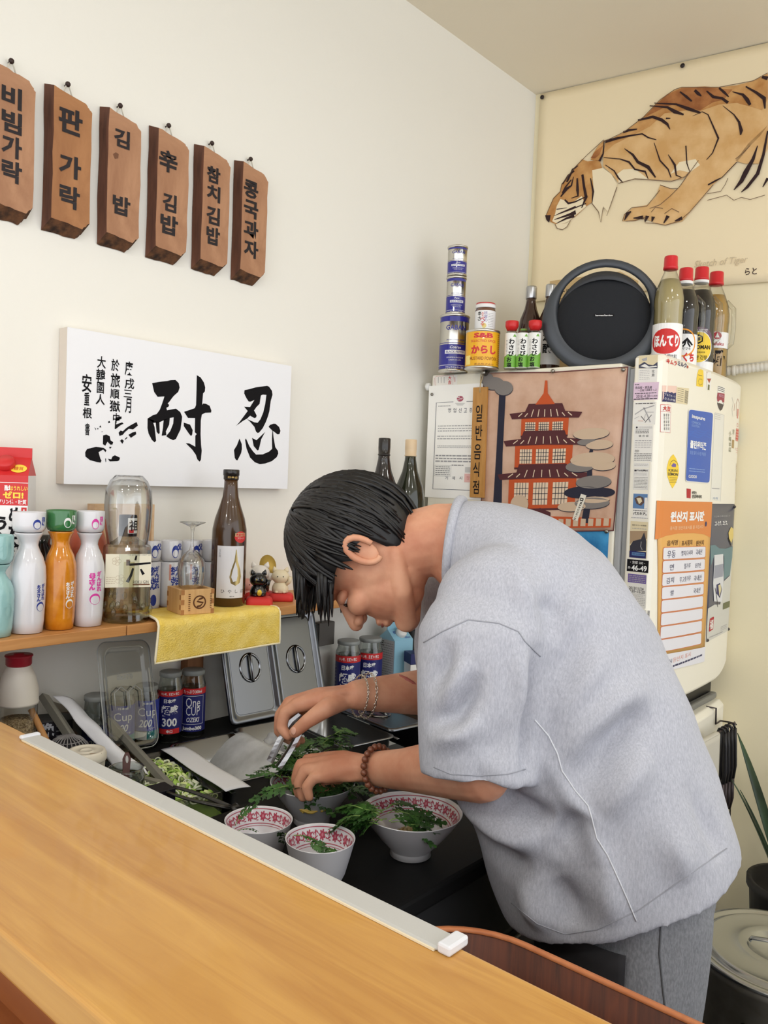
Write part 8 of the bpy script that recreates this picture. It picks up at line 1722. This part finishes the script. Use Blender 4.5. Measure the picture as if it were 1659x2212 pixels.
for j, (off, rr_, lk) in enumerate([(0.004, 0.0335, 0.0030), (0.019, 0.0365, 0.0040)]):
    b = MB(); n = 44-10*j; cc = Rw+axr*off
    for k in range(n):
        a = 2*pi*k/n; sag = 0.004*(1-sin(a))*0.5; c = cc-mo+(v1*cos(a)+v2*sin(a))*rr_-UZ*sag+axr*0.004*sin(a); tg = -v1*sin(a)+v2*cos(a); up_ = axr if k % 2 else (v1*cos(a)+v2*sin(a))
        b.tube([tuple(c+tg*lk*cos(q)+up_*lk*0.55*sin(q)) for q in [2*pi*i/8 for i in range(8)]], 0.00075, 4, closed=True)
    o = b.build('chain_bracelet', mat('silver_chain', (214, 208, 196), 0.25, metal=1.0), man); o['kind'] = 'stuff'; o['label'] = 'thin silver chain bracelet'
# ---- thumb nail and the old scar on the far forearm
h_ = hit(TB, 634, 1579)
if h_: b = MB(); q = np.cross(h_[1], UZ); q /= np.linalg.norm(q); w_ = np.cross(q, h_[1]); ellipsoid(b, h_[0]+mo+h_[1]*0.0002, [q*0.0052, w_*0.0068, h_[1]*0.0013], 14); b.build('thumb_nail', mat('nail', (222, 172, 150), 0.3), man)
scar = [(858, 1455), (866, 1460), (878, 1466), (892, 1474), (904, 1482)]
pts = [hit(TB, *q) for q in scar]; pts = [q for q in pts if q]
if len(pts) > 2: b = MB(); b.tube([tuple(p_-n_*0.0016) for p_, n_ in pts], [0.0012, 0.0036, 0.0042, 0.0034, 0.001], 8); b.build('scar', mat('scar_red', (160, 84, 74), 0.5), man)
# ================================================================ tongs in the far hand
tip = hand_pt(592, 1652, dr_-0.03); top = hand_pt(640, 1566, dr_-0.012); axs = top-tip; Lg = float(np.linalg.norm(axs)); axs /= Lg
t = thing('steel_tongs', 'short steel tongs held in the far hand, tips in the greens', 'tongs', tuple(tip)); sd = np.cross(axs, AX); sd /= np.linalg.norm(sd); nn_ = np.cross(sd, axs)
for s_ in (-1, 1):
    b = MB(); rg = []
    for k in range(12):
        f = k/11; c = axs*(Lg*1.25*f)+nn_*s_*0.006*(1-f)+sd*s_*(0.0072+0.003*sin(pi*f)-0.006*max(0, f-0.8)*5); wd = 0.0072-0.002*f; sc = 0.0012*(sin(f*60) if f < 0.5 else 0)
        rg.append([tuple(c+(sd*0.85+nn_*0.53*s_)*wd*a_+(nn_*0.85-sd*0.53*s_)*(b_*0.0014)+nn_*sc*(abs(a_) > 0.9)) for a_, b_ in ((-1, -1), (0, 1.2), (1, -1), (1, -2), (0, 0.2), (-1, -2))])
    b.loft(rg, smooth=False); b.build('arm', mat('tongs_steel', (170, 170, 172), 0.34, metal=1.0), t)

# ================================================================ right-hand side: pot, plant, hanging utensils
alu = mat('aluminium', (166, 168, 168), 0.24, metal=1.0); bump(alu, (50, 50, 50), 0.08, 0.001); alud = mat('aluminium_worn', (150, 148, 140), 0.5, metal=0.55); vary(alud, (128, 124, 114), (168, 166, 160), (9, 9, 9))
PZ = 0.45; P = onZ(1690, 2052, PZ); RP = 0.178
t = thing('stock_pot', 'large dull aluminium stock pot with a lid standing behind the man', 'pot', (P[0], P[1], 0.0), rad(20))
b = MB(); b.lathe([(RP*0.93, 0), (RP*0.96, 0.01), (RP*0.965, PZ-0.03), (RP*1.0, PZ-0.028), (RP*1.0, PZ-0.012), (RP*0.97, PZ-0.010)], 64, caps=(True, False)); b.build('pot_body', alud, t)
b = MB(); b.lathe([(RP*1.02, PZ-0.012), (RP*1.03, PZ-0.009), (RP*1.02, PZ-0.005), (RP*0.95, PZ-0.003), (RP*0.93, PZ-0.007), (RP*0.88, PZ-0.007), (RP*0.86, PZ-0.002), (RP*0.82, PZ+0.001), (RP*0.79, PZ-0.002), (RP*0.5, PZ+0.004), (RP*0.42, PZ+0.006), (RP*0.38, PZ+0.003), (RP*0.30, PZ-0.008), (RP*0.15, PZ-0.018), (0, PZ-0.02)], 64, caps=(False, False)); b.build('pot_lid', alu, t, fix=False)
lid_h = MB(); lid_h.tube([(-RP*0.36, 0, PZ+0.006), (-RP*0.34, 0, PZ+0.012), (0, 0, PZ+0.016), (RP*0.34, 0, PZ+0.012), (RP*0.36, 0, PZ+0.006)], 0.008, 8, flat=0.4); lid_h.build('lid_handle', alu, t)
for sg_ in (-1, 1):
    b = MB(); b.tube([(sg_*RP*0.96, -0.05, PZ-0.09), (sg_*RP*1.14, -0.045, PZ-0.085), (sg_*RP*1.18, 0, PZ-0.085), (sg_*RP*1.14, 0.045, PZ-0.085), (sg_*RP*0.96, 0.05, PZ-0.09)], 0.006, 8); o = b.build('side_handle', steel_p, t); o.rotation_euler = (0, 0, rad(-100))
# spiky plant
pg = mat('agave_green', (34, 56, 40), 0.45); vary(pg, (22, 40, 28), (56, 84, 58), (5, 5, 5)); pot_m = mat('planter_black', (30, 28, 28), 0.6)
P = onZ(1716, 1950, 0.27); P = np.array([P[0], P[1], 0.0]); t = thing('agave_plant', 'dark green spiky plant with long pointed leaves behind the pot', 'plant', P, 0)
b = MB(); b.lathe([(0.09, 0), (0.10, 0.005), (0.12, 0.30), (0.128, 0.305), (0.128, 0.325), (0.115, 0.325), (0.11, 0.29), (0, 0.29)], 32); b.build('planter', pot_m, t)
R = random.Random(9)
for k in range(13):
    a = 2*pi*k/13*1.0+R.uniform(-0.2, 0.2); Ln = R.uniform(0.26, 0.47); le = R.uniform(0.12, 0.55); dx, dy = cos(a), sin(a); V = []; Fs = []; n = 9
    for j in range(n+1):
        f = j/n; r = 0.03+Ln*le*f; z = 0.29+Ln*f*(1-0.25*le*f*f); w_ = 0.026*(0.6+1.6*f-2.2*f*f) if f < 0.98 else 0.0005; w_ = max(w_, 0.0005)
        c = np.array([dx*r, dy*r, z]); s_ = np.array([-dy, dx, 0])*w_; u_ = np.array([-dx*0.6, -dy*0.6, 0.5])*0.010*(1-f); V += [tuple(c-s_+u_), tuple(c-u_*0.3), tuple(c+s_+u_)]
    for j in range(n): Fs += [(3*j, 3*j+1, 3*j+4, 3*j+3), (3*j+1, 3*j+2, 3*j+5, 3*j+4)]
    b = MB(); b.add(V, Fs, None, True); b.build('leaf', pg, t, fix=False, solid=0.002)
# wire hook over the lower door with hanging tongs and a cloth
def dp(px, py, off): y, z = onD(px, py, off); return fw(FDX+off, y, z)
wire = mat('dark_wire', (74, 66, 68), 0.35, metal=0.6); grip = mat('black_grip', (34, 33, 36), 0.4); wrapm = mat('wrap_tape', (206, 194, 164), 0.8)
h0 = dp(1546, 1526, 0.012); t = thing('wire_hook', 'bent dark wire hook bar over the lower refrigerator door', 'hook', h0)
P_ = [fw(FDX-0.012, onD(1534, 1528, 0)[0], onD(1534, 1528, 0)[1]), dp(1547, 1530, 0.012), dp(1546, 1564, 0.014), dp(1556, 1557, 0.016), dp(1575, 1560, 0.03), dp(1586, 1563, 0.075)]
b = MB(); b.tube([tuple(p-h0) for p in P_], 0.0028, 8); b.build('hook', wire, t)
b = MB(); bar0, bar1 = dp(1588, 1562, 0.05), dp(1534, 1592, 0.05); b.tube([tuple(bar0-h0), tuple(bar1-h0)], 0.003, 8); b.tube([tuple(P_[-1]-h0), tuple(bar0-h0)], 0.003, 8); b.build('bar', wire, t)
b = MB(); b.tube([tuple(bar0*0.98+bar1*0.02-h0), tuple(bar0*0.75+bar1*0.25-h0)], 0.0048, 10); b.build('tape_wrap', wrapm, t)
for k, (f, Ln, lab) in enumerate([(0.03, 0.31, 'thin black loop-handled strip hanging lowest on the hook bar'), (0.16, 0.26, 'first black-handled tongs hanging on the hook bar, nearest the wall'), (0.30, 0.265, 'second black-handled tongs hanging on the hook bar'), (0.44, 0.26, 'third black-handled tongs hanging on the hook bar'), (0.56, 0.255, 'black-handled tongs on the hook bar closest to the grey cloth')]):
    c = bar0*(1-f)+bar1*f; t = thing('hanging_tongs', lab, 'tongs', c, 0, 'tongs hanging by the refrigerator'); n_ = E1
    if k == 0:
        b = MB(); b.tube([tuple(n_*0.006+UZ*-0.004), tuple(UZ*0.005), tuple(-n_*0.006-UZ*0.004), tuple(-n_*0.004-UZ*0.1), tuple(-n_*0.001+E2*0.012-UZ*Ln)], 0.0024, 6); b.build('strip', grip, t); continue
    b = MB(); b.tube([tuple(n_*0.011+UZ*-0.006), tuple(n_*0.007+UZ*0.004), tuple(UZ*0.0065), tuple(-n_*0.007+UZ*0.004), tuple(-n_*0.011-UZ*0.006)], 0.0036, 8); b.build('loop', grip, t)
    for sg_ in (-1, 1):
        b = MB(); b.tube([tuple(n_*sg_*0.011-UZ*0.006), tuple(n_*sg_*0.013-UZ*0.05), tuple(n_*sg_*0.016-UZ*0.12), tuple(n_*sg_*0.012-UZ*Ln*0.62)], [0.0036, 0.0042, 0.0046, 0.004], 8, flat=1.5); a_ = b.build('grip', grip, t)
        b = MB(); b.tube([tuple(n_*sg_*0.012-UZ*Ln*0.6), tuple(n_*sg_*0.009-UZ*Ln*0.85), tuple(n_*sg_*0.004-UZ*Ln)], [0.003, 0.0055, 0.004], 8, flat=1.8); b.build('tip', wire, t)
c = bar0*0.15+bar1*0.85; t = thing('grey_dishcloth', 'pale grey cloth folded over the hook bar beside the hanging tongs', 'cloth', c); b = MB()
b.sheet(lambda s, v: tuple((bar1-bar0)/np.linalg.norm(bar1-bar0)*(0.16*(s-0.15))+E1*(0.009*cos(pi*min(1, v*8)) if v < 0.125 else -0.009+0.004*sin(9*s))+UZ*((0.005*sin(pi*v*8)) if v < 0.125 else -0.27*(v-0.125))), 16, 32, mat('dishcloth', (196, 192, 180), 0.9)); b.build('cloth', None, t, solid=0.0015)
b = MB(); b.sheet(lambda s, v: tuple((bar1-bar0)/np.linalg.norm(bar1-bar0)*(0.16*(s-0.15))+E1*(0.0095+0.003*sin(8*s+1)*v)-UZ*0.16*v), 16, 10, mat('dishcloth')); b.build('front_fold', None, t, solid=0.0015)
